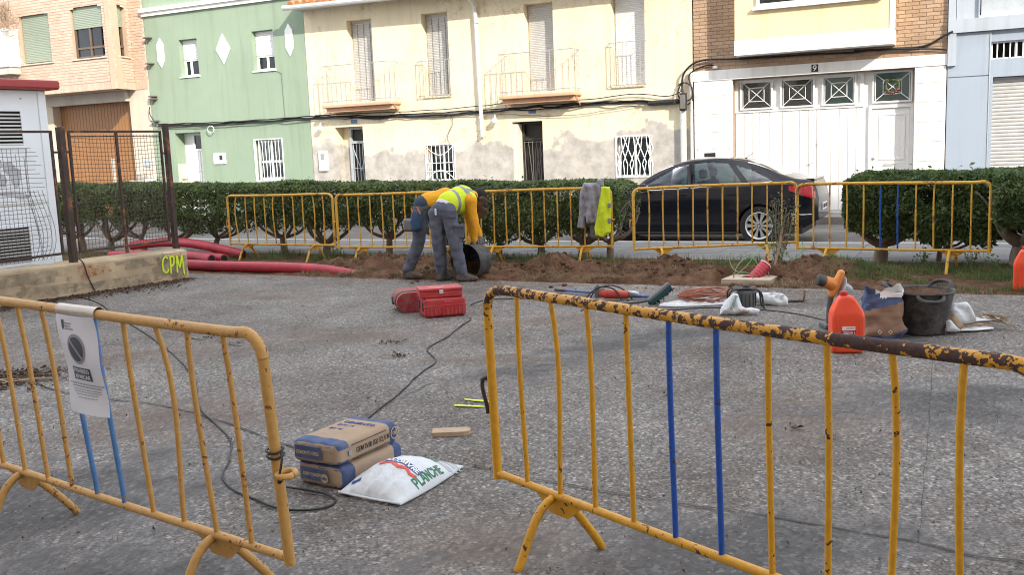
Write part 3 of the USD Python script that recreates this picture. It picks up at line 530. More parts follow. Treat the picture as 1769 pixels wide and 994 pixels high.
for k, (a, b, z0, z1) in ((0, DOWN[1]), (1, DOWN[3])):
    w = obj('window', frame(a + .004, b - .004, z0, z1 - .004, -.24, -.18, .05, [(a + b) / 2]), 'white_metal', h, STF)
    obj('pane', fb(a + .04, b - .04, -.22, -.215, z0 + .04, z1 - .04), 'window_glass', w, STF); obj('blind', fb(a, b, -.32, -.31, z0, z1), 'curtain' if k else 'dark_blind', w, STF)
    if k: obj('curtain', fb(a + .04, b - .1, -.29, -.285, z0, z1 - .3), 'curtain', w, STF)
    else: obj('curtain', fb(a + .04, a + .6, -.29, -.285, z0, z1 - .12), 'curtain', w, STF)
    gl = obj('grille', frame(a - .01, b + .01, z0 - .01, z1 + .01, -.005, .03, .025), 'white_metal', w, STF)
    if k == 0:
        for i in range(7): obj('bar', rod((a + .06 + i * .125, .012, z0), (a + .06 + i * .125, .012, z1), .011), 'white_metal', w, STF)
        obj('grille_arc', [tube([(x, -.03, z1 - .02 - .26 * math.cos((x - (a + b) / 2) / (b - a) * math.pi)) for x in np.linspace(a, b, 9)], .011, 5), tube([(x, -.03, z0 + .02 + .26 * math.cos((x - (a + b) / 2) / (b - a) * math.pi)) for x in np.linspace(a, b, 9)], .011, 5)] + [rod((a, .03, z), (b, .03, z), .011) for z in (1.42, 1.2)], 'white_metal', w, STF)
    else:
        for i in range(6):
            x = a + .04 + i * .155; obj('bar', [tube([(x, -.02, z1), (x - .04 + .15 * (i % 2), -.02, z1 - .3), (x + .09 - .1 * (i % 2), -.02, z0 + .35), (x + .02, -.02, z0)], .012, 5), tube([(x + .1, -.03, z1), (x + .13 - .15 * (i % 2), -.03, z1 - .33), (x + .1 * (i % 2), -.03, z0 + .3), (x + .08, -.03, z0)], .012, 5)], 'white_metal', w, STF)
obj('gutter', [tube([(-14.15, -.56, 5.70), (-9.0, -.56, 5.60), (-3.0, -.56, 5.60)], .07, 10), fb(-13.95, -3.1, -.2, .52, 5.66, 5.70)], 'zinc', h, STF)
rf = obj('roof', T(bx(-13.95, -3.08, 0, 5.0, 0, .08), (0, -.52, 5.72), R=rx(.38)), 'roof_tile', h, STF)
for i in range(46):
    t_ = tube([(0, 0, 0), (0, .5, .0)], [.085, .07], 10); x = -13.87 + i * .235
    for k in range(3): obj('roof_tile', T(t_, (x + random.uniform(-.006, .006), -.60 + k * .42, 5.77 + k * .166), R=rx(.36)), 'roof_tile', rf, STF)
p = obj('downpipe', [tube([(-8.62, -.52, 5.58), (-8.6, -.3, 5.42), (-8.58, -.09, 5.25), (-8.52, -.09, 2.04)], .052, 12)], 'pipe_grey', h, STF)
for z in (4.85, 3.2, 2.5): obj('pipe_clip', tube([(-8.545, -.09, z), (-8.545, -.09, z + .05)], .06, 12), 'pipe_grey', p, STF)
for x, z in ((-13.5, 2.5), (-8.14, 2.45)):
    l = obj('wall_lamp', [tube([(x, 0, z + .1), (x, -.1, z + .12), (x + .01, -.14, z + .03)], .02, 6)], 'white_metal', h, STF); obj('lamp_shade', sphere((x + .01, -.15, z - .03), .08, 2), 'plastic_white', l, STF)
mbx = obj('meter_box', T(rbx(-13.68, -13.39, -.07, .01, 1.3, 1.86, .02), (0, 0, 0)), 'plastic_white', h, STF); obj('little_window', fb(-13.6, -13.47, .071, .075, 1.62, 1.78), 'ink_grey', mbx, STF); obj('seam', fb(-13.67, -13.4, .0705, .073, 1.555, 1.562), 'ink_grey', mbx, STF)
for x in (-12.55, -7.25): obj('number_plate', fb(x, x + .2, .01, .02, 2.56 + .0, 2.66), 'faded_blue', h, STF)

# --- white garage house
h = house('white_garage_house', 'white panelled garage front numbered 9 under brown brick and a yellow bay', -3.08, 2.2)
w0, w1 = -3.07, 2.19
wl = wall(rect(w0, w1, .04, 8.5), [(-2.19, 1.59, .04, 3.05)], 'wall', 'mortar_brown', h, m=.02, t=.4)
block(h, w0, w1, 8.4, 'dark_room', -.44)
bpg = rect(w0, w1, 3.29, 5.6).difference(rect(-2.0, 1.18, 3.55, 5.6)); bpg2 = unary_union([rect(w0, -2.03, 3.29, 5.6), rect(1.21, w1, 3.29, 5.6), rect(-2.03, 1.21, 3.29, 3.62)])
bricks(bpg2, .02, .27, .078, [f'brown_brick_{i}' for i in range(4)], wl, seed=5)
obj('lintel', fb(w0 - .005, w1 + .005, -.1, .075, 3.06, 3.285), 'white_render', h, STF)
pl_ = obj('pillar', [fb(w0, -2.19, .018, .035, .04, 3.055)], 'white_render', h, STF); pr_ = obj('pillar', [fb(1.59, w1, .018, .035, .04, 3.055)], 'white_render', h, STF)
for par, a, b, zs in ((pl_, w0 + .01, -2.20, (.06, .3, .7, 1.1, 1.515, 1.9, 2.305, 2.715, 3.055)), (pr_, 1.60, w1 - .01, (.06, .3, .7, 1.11, 1.515, 1.92, 2.33, 2.72, 3.055))):
    for z0, z1 in zip(zs[:-1], zs[1:]): obj('panel', T(rbx(a, b, -.058, -.03, z0 + .005, z1 - .005, .004, 6), (0, 0, 0)), 'white_render', par, STF)
obj('mail_slot', [fb(-2.84, -2.58, .05, .062, 1.345, 1.44)], 'ink', h, STF); obj('slot_frame', frame(-3.0, -2.25, 1.24, 1.56, .055, .061, .008), 'ink_grey', h, STF)
num = obj('number_plate', fb(-.475, -.335, .07, .084, 3.10, 3.255), 'ink', h, STF)
nt = txt('9', .115, .003, True); nt.apply_translation((-nt.extents[0] / 2, 0, 0)); obj('digit', nt, 'number_white', num, FAC(-.405, 3.122, .085))
dr = obj('garage_door', [fb(-2.19, .66, -.30, -.24, .04, 3.05), frame(-2.19, .58, 2.31, 3.045, -.24, -.2, .08)], 'white_paint', h, STF)
TR = [(-2.07, -1.34), (-1.18, -.44), (-.29, .42), (.75, 1.54)]
for i, (a, b) in enumerate(TR):
    par = dr if i < 3 else None
    f = frame(a, b, 2.37, 3.03, -.235, -.17, .035)
    if i < 3: w = obj('transom_window', f, 'white_metal', dr, STF)
    else:
        pd = obj('front_door', [fb(.66, 1.585, -.30, -.24, .04, 3.05), frame(.68, 1.575, .05, 2.33, -.24, -.19, .07)], 'white_paint', h, STF); w = obj('transom_window', f, 'white_metal', pd, STF)
    obj_path = w
    A = dict(F=STF); cx_, cz = (a + b) / 2, 2.70
    # bars and glass of each transom are the window's own mesh neighbours, one level down is the limit: built as pieces of the door
    par2 = dr if i < 3 else pd
    obj('pane', fb(a + .03, b - .03, -.225, -.221, 2.40, 3.0), 'clear_glass', par2, STF); obj('blind', fb(a + .03, b - .03, -.2385, -.232, 2.40, 3.0), 'dark_blind' if i < 2 else 'teal_blind', par2, STF)
    k = .5; x0, x1, zz0, zz1 = a + .03, b - .03, 2.40, 3.0
    q0, q1, y0, y1 = cx_ - (x1 - x0) * .25, cx_ + (x1 - x0) * .25, cz - .15, cz + .15
    obj('glazing_bars', [rod((x0, -.205, zz0), (x1, -.205, zz1), .008), rod((x0, -.205, zz1), (x1, -.205, zz0), .008), rod((q0, -.203, y0), (q1, -.203, y0), .008), rod((q0, -.203, y1), (q1, -.203, y1), .008), rod((q0, -.203, y0), (q0, -.203, y1), .008), rod((q1, -.203, y0), (q1, -.203, y1), .008)] + [rod((x, -.2, zz0), (x, -.2, zz1), .008) for x in (a + .06, b - .06)], 'white_metal', par2, STF)
wr = [sphere((1.145 + .135 * math.cos(t), .165, 2.715 + .135 * math.sin(t)), .028 + .012 * random.random(), 1, (1, .7, 1)) for t in np.linspace(0, 6.28, 26)]
kx = thing('wreath', 'dark green wreath with a red bow hung on the door transom', 'wreath', ST(1.145, -.165, 2.58), YAW)
obj('ring', wr, 'hedge_leaf', kx, STF); flat('bow_red', (.22, .05, .035), .6, .2); obj('bow', [sphere((1.145 + x, .145, 2.585 + y), .03, 1, (1.3, .7, .8)) for x, y in ((-.07, .01), (0, -.015), (.07, .01), (.11, .05))], 'bow_red', kx, STF)
xs = [-2.185, -1.98, -1.81, -1.64, -1.42, -1.14, -.955, -.77, -.575, -.405]
for a, b in zip(xs[:-1], xs[1:]): obj('plank', T(rbx(a + .006, b - .006, .215, .242, .09, 2.29, .005, 6), (0, 0, 0)), 'white_paint', dr, STF)
xs = [-.395, -.10, .07, .25, .42, .575]
for a, b in zip(xs[:-1], xs[1:]): obj('plank', T(rbx(a + .006, b - .006, .215, .242, .09, 2.29, .005, 6), (0, 0, 0)), 'white_paint', dr, STF)
obj('handle', [tube([(-.56, .215, 1.12), (-.56, .17, 1.12), (-.46, .16, 1.14)], .011, 6), tube([(-.37, .215, 1.55), (-.37, .18, 1.55)], .02, 6)], 'zinc', dr, STF)
lf = obj('leaf', [T(rbx(.76, 1.49, .225, .25, .06, 2.25, .004, 6), (0, 0, 0))], 'white_paint', pd, STF)
obj('leaf_panel', [fpoly(rect(.89, 1.41, 1.16, 2.14).difference(rect(.925, 1.375, 1.195, 2.105)), -.225, -.212), fpoly(rect(.89, 1.41, .2, .95).difference(rect(.925, 1.375, .235, .915)), -.225, -.212)], 'white_paint', pd, STF)
obj('knob', [sphere((.80, .19, 1.21), .035, 2), tube([(.80, .23, 1.21), (.80, .19, 1.21)], .015, 8)], 'zinc', pd, STF); obj('handle', tube([(1.03, .225, 1.075), (1.03, .18, 1.075), (1.22, .18, 1.075), (1.22, .225, 1.075)], .012, 6), 'zinc', pd, STF)
by = obj('bay', [fb(-2.02, 1.20, 0.03, .55, 3.835, 7.5)], 'bay_yellow', h, STF)
obj('bay_base', [fb(-2.03, 1.21, .031, .565, 3.53, 3.833)], 'white_render', h, STF)
obj('bay_trim', [fb(1.13, 1.212, .3, .567, 3.835, 7.5)], 'white_render', h, STF)
w = obj('bay_window', frame(-1.55, .35, 4.5, 5.9, .55, .60, .07, [-.6]), 'white_metal', h, STF); obj('sill', fb(-1.62, 1.0, .551, .64, 4.44, 4.498), 'white_paint', w, STF)
obj('blind', [fb(-1.48 + i * .11, -1.40 + i * .11, .552, .558, 4.57, 5.85) for i in range(16)], 'curtain', w, STF); obj('pane', fb(-1.5, .3, .572, .576, 4.55, 5.85), 'window_glass', w, STF)
obj('wall_box', T(rbx(-2.62, -2.52, -.1, -.02, 3.32, 3.38, .01), (0, 0, 0)), 'plastic_white', h, STF)

# --- pale blue house
h = house('pale_blue_building', 'pale blue panelled building with roller shutter at the right end of the row', 2.2, 9)
b0 = 2.205
wall(rect(b0, 9, .04, 8.6), [(3.02, 6.4, .04, 2.76), (3.0, 6.4, 3.11, 3.46), (2.34, 2.75, 3.95, 5.2), (2.78, 8.8, 3.96, 6.2)], 'wall', 'pale_blue', h, m=.03, t=.4)
block(h, b0, 9, 8.5, 'dark_room', -.40)
obj('panel', fb(b0 + .01, 2.97, .03, .05, .05, 2.79), 'pale_blue', h, STF); obj('panel', fb(b0 + .01, 2.97, .03, .05, 2.81, 3.66), 'pale_blue', h, STF)
obj('band', fb(b0, 9, .031, .12, 3.68, 3.945), 'pale_blue_upper', h, STF); obj('pilaster', fb(b0, 2.36, .051, .11, 3.03, 3.678), 'pale_blue_upper', h, STF)
obj('upper_panel', fb(2.35, 2.76, -.36, -.02, 3.95, 6.2), 'pale_blue_upper', h, STF); obj('upper_pilaster', fb(b0, 2.34, .031, .10, 3.947, 8), 'pale_blue_upper', h, STF)
w = obj('upper_window', [fb(2.80, 8.8, -.1, .0, 3.99, 6.2)], 'grey_frame', h, STF); obj('sill', fb(2.76, 8.8, -.1, .06, 3.95, 3.988), 'white_paint', w, STF)
ro = obj('roller_shutter', shutter(3.02, 6.4, .05, 2.75, -.12, .072, .02), 'grey_slat', h, STF); obj('shutter_guide', [fb(3.0, 3.05, -.1, .055, .04, 2.76)], 'pale_blue', ro, STF)
w = obj('vent_window', frame(3.0, 6.4, 3.11, 3.46, -.1, -.05, .03, [3.44, 3.9, 4.4]), 'white_metal', h, STF); obj('dark_opening', fb(3.0, 6.4, -.36, -.35, 3.1, 3.47), 'dark_room', w, STF)
for i in range(14): obj('bar', fb(3.10 + i * .115, 3.125 + i * .115, -.06, -.035, 3.12, 3.45), 'white_metal', w, STF)
obj('facade_joint', fb(2.975, 2.998, .03, .06, .05, 3.66), 'grey_frame', h, STF)

# --- pale brick house with a bay over its garage
h = house('pale_brick_house', 'pale brick house with a corner bay of green shutters above an orange garage door', -30, -19.82)
k0, k1 = -30.0, -19.83
wl = wall(rect(k0, k1, .04, 9.0), [(-24.08, -20.68, .04, 3.72)], 'wall', 'beige_render', h, m=.0, t=.5)
block(h, k0, k1, 8.9, 'dark_room', -.52)
M_ = .9; BR = [f'pale_brick_{i}' for i in range(4)]
WA, WB = (-24.05, -22.75, 4.90, 6.36), (-21.80, -20.50, 4.89, 6.40)
bay = obj('bay', [fpoly(rect(-25.4, -20.15, 3.93, 8.8).difference(rect(*WA)).difference(rect(*WB)), M_ - .25, M_), fb(-25.4, -20.4, .0, M_ - .25, 3.93, 4.3), fb(-25.4, -20.4, .0, M_ - .25, 6.9, 8.8), fb(-25.4, -20.6, .0, .05, 4.3, 6.9)], 'mortar_pale', h, STF)
# the bay's return towards the green house
SIDE = STF @ basis((-20.15, -M_, 0), (-.22, .9, 0), (0, 0, 1)); sl_ = math.hypot(.22, .9)
def sfr(p, d0, d1):  # polygon on the return: x along it, y up; d outward
    e = poly(p, abs(d1 - d0), min(d0, d1)); return e
SW = (.20, .70, 4.90, 6.40)
side = obj('bay_return', sfr(rect(0, sl_, 3.93, 8.8).difference(rect(*SW)), -.2, 0), 'mortar_pale', h, SIDE)
pg = rect(-25.4, -20.155, 4.16, 7.0).difference(rect(WA[0], WA[1], WA[2], WA[3])).difference(rect(*WB))
bricks(pg.intersection(rect(-25.4, -20.155, 4.16, 6.95)), M_, .25, .084, BR, bay, joint=.011, seed=8, limit=230)
bricks(rect(-25.4, -20.155, 3.935, 4.155), M_, .075, .22, BR, bay, joint=.010, seed=9, limit=72, soldier=True, name='soldier_brick')
R = np.random.default_rng(12)
def sbricks(pg, bw, bh, soldier, par, F, nm):
    x0, z0, x1, z1 = pg.bounds
    for j, z in enumerate(np.arange(z0, z1 - .02, bh)):
        for x in np.arange(x0 - (0 if soldier or j % 2 == 0 else bw / 2), x1, bw):
            c = rect(x + .005, x + bw - .005, z + .005, z + bh - .005).intersection(pg)
            if c.is_empty or c.geom_type != 'Polygon' or c.area < bw * bh * .2: continue
            a, b, c_, d = c.bounds; obj(nm, bx(a, c_, b, d, -.003, .010 + .006 * R.random()), BR[R.integers(0, 4)], par, F)
sbricks(rect(0, sl_, 4.16, 6.9).difference(rect(*SW)), .25, .084, False, side, SIDE, 'brick')
sbricks(rect(0, sl_, 3.935, 4.155), .075, .22, True, side, SIDE, 'soldier_brick')
bricks(rect(-20.36, k1, 4.16, 6.9), .0, .25, .084, BR, wl, seed=14, limit=120); bricks(rect(-20.36, k1, 3.935, 4.155), .0, .075, .22, BR, wl, seed=15, soldier=True, name='soldier_brick')
for i, (a, b, z0, z1) in enumerate((WA, WB)):
    zs = z0 + .04 if i == 0 else 5.77
    w = obj('window', frame(a + .01, b - .01, z0 + .01, z1 - .01, M_ - .14, M_ - .08, .06, [] if i == 0 else [(a + b) / 2], [] if i == 0 else [5.2]), 'brown_frame', h, STF)
    obj('shutter', shutter(a + .03, b - .03, zs, z1 - .01, M_ - .075, .05), 'grey_green_slat', w, STF)
    obj('sill', fb(a - .08, b + .08, M_ - .15, M_ + .05, z0 - .035, z0 - .002), 'beige_render', w, STF)
    obj('pane', fb(a + .05, b - .05, M_ - .12, M_ - .115, z0 + .05, zs), 'dark_glass', w, STF); obj('dark_interior', fb(a, b, M_ - .6, M_ - .59, z0, z1), 'dark_room', w, STF)
w = obj('side_window', sfr(rect(*SW).difference(rect(SW[0] + .05, SW[1] - .05, SW[2] + .05, SW[3] - .05)), -.18, -.12), 'brown_frame', h, SIDE)
obj('shutter', [bx(SW[0] + .01, SW[1] - .01, 5.78 + i * .05, 5.78 + i * .05 + .045, -.115, -.1) for i in range(12)], 'grey_green_slat', w, SIDE)
obj('sill', bx(SW[0] - .06, SW[1] + .06, SW[2] - .035, SW[2] - .002, -.12, .05), 'beige_render', w, SIDE); obj('transom', bx(SW[0], SW[1], 5.17, 5.23, -.17, -.11), 'brown_frame', w, SIDE); obj('dark_interior', bx(SW[0], SW[1], SW[2], SW[3], -.5, -.49), 'dark_room', w, SIDE)
obj('garage_lintel', fb(-24.1, -20.66, .0, .16, 3.62, 3.925), 'grey_render', h, STF)
gd = obj('garage_door', fb(-24.06, -20.70, -.36, -.30, .04, 3.70), 'orange_door', h, STF)
for i in range(24): obj('plank', fb(-24.05 + i * .14, -23.922 + i * .14, -.30, -.285, .05, 3.69), 'orange_door', gd, STF)
obj('pale_scrape', [fb(-22.0, -21.86, -.285, -.283, .3, 1.9), fb(-21.3, -20.9, -.285, -.282, .3, 1.2)], 'grey_render', gd, STF)  # two flat pieces, paler than the planks, low on the door
obj('meter_box', [fb(-20.28, -20.02, .0, .02, 1.6, 1.82)], 'grey_frame', h, STF); obj('meter_box', [fb(-20.3, -19.95, .0, .025, .95, 1.25)], 'plastic_white', h, STF)
pw = thing('balcony_parapet', 'white balcony parapet at the far left of the brick house', 'parapet', ST(-24.6, .9, 4.8), YAW)
obj('parapet', T(rbx(-26.0, -24.15, -1.35, -.91, 4.83, 6.0, .02), (0, 0, 0)), 'white_render', pw, STF); obj('slab', fb(-26, -24.2, .905, 1.3, 4.62, 4.828), 'grey_render', pw, STF)
# ---------------------------------------------------------------- cables along the facades
def facade_cable(pts, r, name, label, material='cable_black', m=.06, amp=.02, seed=0, cat='cable', group=None):
    p = spline([(s, -mm, z) for s, mm, z in [(q[0], q[1] if len(q) == 3 else m, q[-1]) for q in pts]], 90); p = wob(p, amp, 3, seed); p[:, 1] = np.minimum(p[:, 1], -.03)
    t = thing(name, label, cat, ST(pts[0][0], .05, pts[0][-1]), YAW, group=group); obj('strand', tube(p, r, 6), material, t, STF); return t
base = [(-19.5, 2.83), (-18.28, 2.80), (-15.88, 2.77), (-13.83, 2.78), (-12.11, 2.71), (-10.83, 2.68), (-9.1, 2.66), (-8.1, 2.68), (-5.91, 2.70), (-4.45, 2.68), (-3.5, 2.62)]
for k, (dz, r, mm, lb) in enumerate([(0, .026, .05, 'thickest black cable of the bundle along the green and cream walls'), (.04, .017, .075, 'upper thin black cable of the bundle along the green and cream walls'), (-.035, .015, .08, 'lowest black cable of the bundle along the green and cream walls')]):
    facade_cable([(s, mm, z + dz) for s, z in base], r, 'facade_cable', lb, seed=k * 9, amp=.03)
facade_cable([(-13.7, .09, 2.83), (-11.3, .09, 2.80), (-9, .1, 2.80), (-7.2, .09, 2.86), (-5.2, .09, 2.83), (-4.3, .09, 2.86), (-3.6, .09, 2.78), (-3.3, .1, 2.9)], .012, 'facade_cable', 'sagging thin cable just above the bundle on the cream wall', seed=31)
facade_cable([(-8.3, .07, 2.62), (-7, .07, 2.5), (-5.9, .07, 2.46), (-4.9, .07, 2.55), (-3.6, .07, 2.64)], .006, 'facade_cable', 'thin slack wire hanging below the bundle on the cream wall', seed=37)
facade_cable([(-3.3, .1, 2.6), (-3.33, .12, 2.95), (-3.28, .12, 3.25), (-3.05, .12, 3.47), (-2.6, .12, 3.52), (-1.9, .1, 3.49), (-.5, .1, 3.47), (.6, .1, 3.46), (1.3, .08, 3.47), (1.85, .08, 3.50), (2.1, .14, 3.62), (2.3, .16, 3.72)], .024, 'facade_cable', 'black cable looping up the corner and along the brown brick above number 9', seed=41, amp=.02)
facade_cable([(-3.2, .1, 2.55), (-3.1, .12, 2.9), (-3.16, .12, 3.2), (-2.95, .1, 3.36), (-2.6, .08, 3.38)], .018, 'facade_cable', 'short black cable ending at the small box on the lintel', seed=43)
facade_cable([(.4, .12, 3.49), (1.4, .1, 3.44), (1.9, .1, 3.40), (2.2, .1, 3.36)], .018, 'facade_cable', 'black cable dropping to the pilaster of the pale blue building', seed=47)
facade_cable([(-3.42, .1, 3.0), (-3.26, .14, 3.05), (-3.08, .14, 2.9), (-3.12, .14, 2.68), (-3.32, .14, 2.66), (-3.42, .12, 2.85), (-3.3, .13, 3.04)], .016, 'facade_cable', 'coil of spare black cable at the corner drainpipes', seed=49)
facade_cable([(-19.75, .1, 3.4), (-19.72, .12, 3.1), (-19.6, .1, 2.95), (-19.5, .06, 2.83)], .014, 'facade_cable', 'black cable hanging down the left corner of the green house', seed=51)
facade_cable([(-9.45, .05, 2.64), (-9.42, .08, 2.3), (-9.55, .06, 2.0), (-9.5, .04, 1.9)], .007, 'facade_cable', 'thin wire hanging to the grilled window of the cream house', seed=53)
t = thing('cable_loop', 'small white coil of wire under the cables on the green wall', 'cable', ST(-17.45, .08, 2.55), YAW)
obj('coil', [tube([(-17.45 + .12 * math.cos(a) + .01 * k, -.09 - .01 * k, 2.62 + .1 * math.sin(a)) for a in np.linspace(0, 6.3, 22)], .012, 5) for k in range(2)], 'pipe_grey', t, STF)
t = thing('splice_sleeve', 'thick black splice sleeve on the cables beside the corner drainpipes', 'cable sleeve', ST(-3.8, .08, 2.62), YAW)
obj('sleeve', tube([(-4.15, -.1, 2.63), (-4.12, -.1, 2.63), (-3.42, -.1, 2.64), (-3.38, -.1, 2.64)], [.03, .062, .062, .03], 10), 'cable_black', t, STF); obj('clamp', [tube([(x, -.1, 2.6), (x, -.1, 2.68)], .072, 8) for x in (-3.5,)], 'cable_black', t, STF)
t = thing('corner_pipe', 'thick grey drainpipe at the corner of the cream house', 'drainpipe', ST(-3.3, .09, .04), YAW); obj('pipe', tube([(-3.31, -.1, .04), (-3.31, -.1, 2.75)], .07, 12), 'pipe_grey', t, STF); obj('clip', [tube([(-3.31, -.1, z), (-3.31, -.1, z + .04)], .078, 12) for z in (1.1, 2.2)], 'zinc', t, STF)
t = thing('corner_pipe', 'thin grey conduit beside the white pillar, right of the thick drainpipe', 'pipe', ST(-3.1, .09, .04), YAW); obj('pipe', tube([(-3.115, -.09, .04), (-3.115, -.09, 3.3)], .032, 10), 'pipe_grey', t, STF); obj('clip', [tube([(-3.115, -.09, z), (-3.115, -.09, z + .03)], .04, 10) for z in (1.3, 2.4)], 'zinc', t, STF)
t = thing('junction_box', 'black cable junction box between the corner drainpipes', 'junction box', ST(-3.25, .14, 2.45), YAW); obj('box', T(rbx(-3.36, -3.2, -.24, -.14, 2.42, 2.82, .02), (0, 0, 0)), 'cable_black', t, STF); obj('lid', T(rbx(-3.34, -3.22, -.252, -.238, 2.46, 2.78, .01), (0, 0, 0)), 'cable_grey', t, STF)
t = thing('dry_hanging_plant', 'dead hanging plant in a pot on the white parapet', 'plant', ST(-24.4, 1.1, 6.0), YAW)
obj('pot', T(revolve([(0, 0), (.1, 0), (.14, .22), (.12, .22), (.1, .18), (0, .18)], 14), (-24.45, -1.12, 6.0)), 'terracotta_render', t, STF)
R = np.random.default_rng(4)
obj('stems', [tube(spline([(-24.45 + R.normal() * .05, -1.12, 6.15), (-24.3 + R.random() * .35, -1.25 - R.random() * .2, 6.4 + R.random() * .4), (-24.2 + R.random() * .75, -1.4 - R.random() * .2, 6.3 + R.normal() * .12), (-24.15 + R.random() * .95, -1.45 - R.random() * .15, 5.75 + R.random() * .5)], 10), .007, 4) for _ in range(38)], 'dead_twig', t, STF)
# the tall block behind the photographer, whose shade lies over the lot and the road
BM, BH, B0, B1 = 25.0, 23.7, -16, 70
t = thing('apartment_block', 'tall beige apartment block across the lot, behind the viewpoint', 'building', ST((B0 + B1) / 2, BM, 0), YAW)
obj('wall', fb(B0, B1, BM, BM + 12, -.28, BH), 'far_block', t, STF); obj('cornice', fb(B0 - .1, B1 + .1, BM - .15, BM + 12, BH + .002, BH + .25), 'white_render', t, STF)
obj('window', [fb(B0 + 1.5 + i * 3.2, B0 + 2.9 + i * 3.2, BM - .03, BM + .01, 1.2 + k * 3.05, 2.7 + k * 3.05) for i in range(25) for k in range(8)], 'window_glass', t, STF)
# ---------------------------------------------------------------- low wall, rusty mesh fence and white cabin on the left
WYAW = 0.96; WF = mat((-4.70, 13.93, 0), WYAW)
lw = thing('low_wall', 'stained old concrete kerb wall with yellow CPM spray lettering', 'wall', (-5.6, 12.7, 0), WYAW)
g = []
xs_ = np.arange(-9.0, .1401, .06); ys_ = [0, .015, .28, .545, .56]
cage = m3.Manifold.batch_hull([m3.Manifold.sphere(.02, 8).translate((x, y, z)) for x, y in ((-9, .02), (-9, .54), (-.025, .02), (.17, .54)) for z in (-.25, .40)]).refine_to_length(.07)
ct = tri(cage); nrm = ct.vertices.copy(); d_ = (meshkit.fbm(nrm * np.array([2.2, 2.2, 3.5]), 5, 6) - .5)
ct.vertices = ct.vertices + np.stack([0 * d_, d_ * .035, (nrm[:, 2] > .3) * d_ * .05], -1)
obj('wall', ct, 'old_concrete', lw, WF, smooth=40)
# the letters CPM, sprayed by hand
LF = WF @ basis((-.455, -.016, .10), (1, 0, 0), (0, 0, 1))
def stroke(pts, w=.013, n=16, seed=0):
    p = spline([(x * .58, y) for x, y in pts], n); return unary_union([Point(*q).buffer(w * (.8 + .4 * random.random())) for q in p] + [LineString(p).buffer(w * .8)])
SC = 1.0
for seed, strokes in ((0, [[(.17, .235), (.10, .26), (.03, .2), (.015, .12), (.05, .05), (.12, .04), (.17, .075)]]), (1, [[(.235, .02), (.24, .14), (.245, .255)], [(.24, .25), (.33, .25), (.345, .18), (.30, .13), (.245, .125)]]), (2, [[(.42, .02), (.425, .14), (.44, .245)], [(.44, .245), (.475, .14), (.5, .09)], [(.5, .09), (.545, .16), (.58, .25)], [(.58, .25), (.60, .13), (.615, .0), (.62, -.02)]])):
    u = unary_union([stroke(s) for s in strokes]); obj('painted_letter', poly(u.simplify(.002), .003), 'paint_neon', lw, LF)
def wallblob(cx, cz, rx_, rz_, seed):
    a = np.linspace(0, 2 * math.pi, 60, endpoint=False); q = np.stack([np.cos(a) * 1.5 + seed, np.sin(a) * 1.5, 0 * a], -1); k = .5 + meshkit.fbm(q * 1.5, 4, seed); return Polygon(np.c_[cx + rx_ * k * np.cos(a), np.minimum(cz + rz_ * k * np.sin(a), .285)]).buffer(0)
mk('rust_stain', {'g': ('geometry', {}), 'n': ('noise_texture', {'scale': 13, 'detail': 6, 'roughness': .7}), 'k': ('rgb_ramp', {'ramp': [(.42, (0, 0, 0)), (.76, (.7, .7, .7))]}), 'p': ('principled_bsdf', {'base_color': (.27, .10, .03), 'roughness': .95}), 't': ('transparent_bsdf', {}), 'm': ('mix_closure', {})}, [('g.position', 'n.vector'), ('n.fac', 'k.fac'), ('k.color', 'm.fac'), ('t.BSDF', 'm.closure1'), ('p.BSDF', 'm.closure2')], surface='m.closure')
mk('grime', {'g': ('geometry', {}), 'n': ('noise_texture', {'scale': 6, 'detail': 7, 'roughness': .7}), 'k': ('rgb_ramp', {'ramp': [(.40, (0, 0, 0)), (.72, (.5, .5, .5))]}), 'p': ('principled_bsdf', {'base_color': (.12, .095, .065), 'roughness': .95}), 't': ('transparent_bsdf', {}), 'm': ('mix_closure', {})}, [('g.position', 'n.vector'), ('n.fac', 'k.fac'), ('k.color', 'm.fac'), ('t.BSDF', 'm.closure1'), ('p.BSDF', 'm.closure2')], surface='m.closure')
WB = WF @ basis((0, -.013, .10), (1, 0, 0), (0, 0, 1))
obj('rust_stain', [poly(wallblob(-1.60, .22, .12, .11, 3), .002), poly(wallblob(-1.42, .20, .16, .07, 4), .002), poly(wallblob(-.22, .24, .12, .05, 5), .002)], 'rust_stain', lw, WB)
obj('grime', [poly(wallblob(x, z, a, b, 10 + i), .002, .001) for i, (x, z, a, b) in enumerate([(-2.4, .22, .5, .10), (-.75, .24, .45, .08), (-3.4, .2, .5, .14), (-1.0, .0, .6, .07), (-2.2, .02, .5, .08), (-.3, .1, .3, .16)])], 'grime', lw, WB)
P1, P2 = np.array([-5.81, 12.71]), np.array([-4.97, 14.23]); FYAW = math.atan2(*(P2 - P1)[::-1]); FL_ = float(np.linalg.norm(P2 - P1)); FF = mat((*P1, 0), FYAW)
fe = thing('mesh_fence', 'rusty steel mesh fence panels and posts standing on the low wall', 'fence', (-5.4, 13.4, .42), FYAW)
for x, w, z1 in ((0, .042, 2.20), (FL_, .034, 2.255)):
    obj('post', T(rbx(x - w, x + w, -w, w, .36, z1, .004, 6), (0, 0, 0)), 'rust_steel', fe, FF)
def lframe(x0, x1, z0, z1, w=.022, t=.014):
    p = rect(x0, x1, z0, z1).difference(rect(x0 + w, x1 - w, z0 + w, z1 - w)); e = poly(p, 2 * t); v = e.vertices.copy(); e.vertices = np.stack([v[:, 0], v[:, 2] - t, v[:, 1]], -1); e.faces = e.faces[:, ::-1]; return e
obj('panel_frame', [lframe(.105, 1.645, .535, 2.155, .03), bx(.85, .885, -.012, .016, .45, 2.14), bx(.12, 1.63, -.006, .006, 2.07, 2.085)], 'rust_steel', fe, FF)
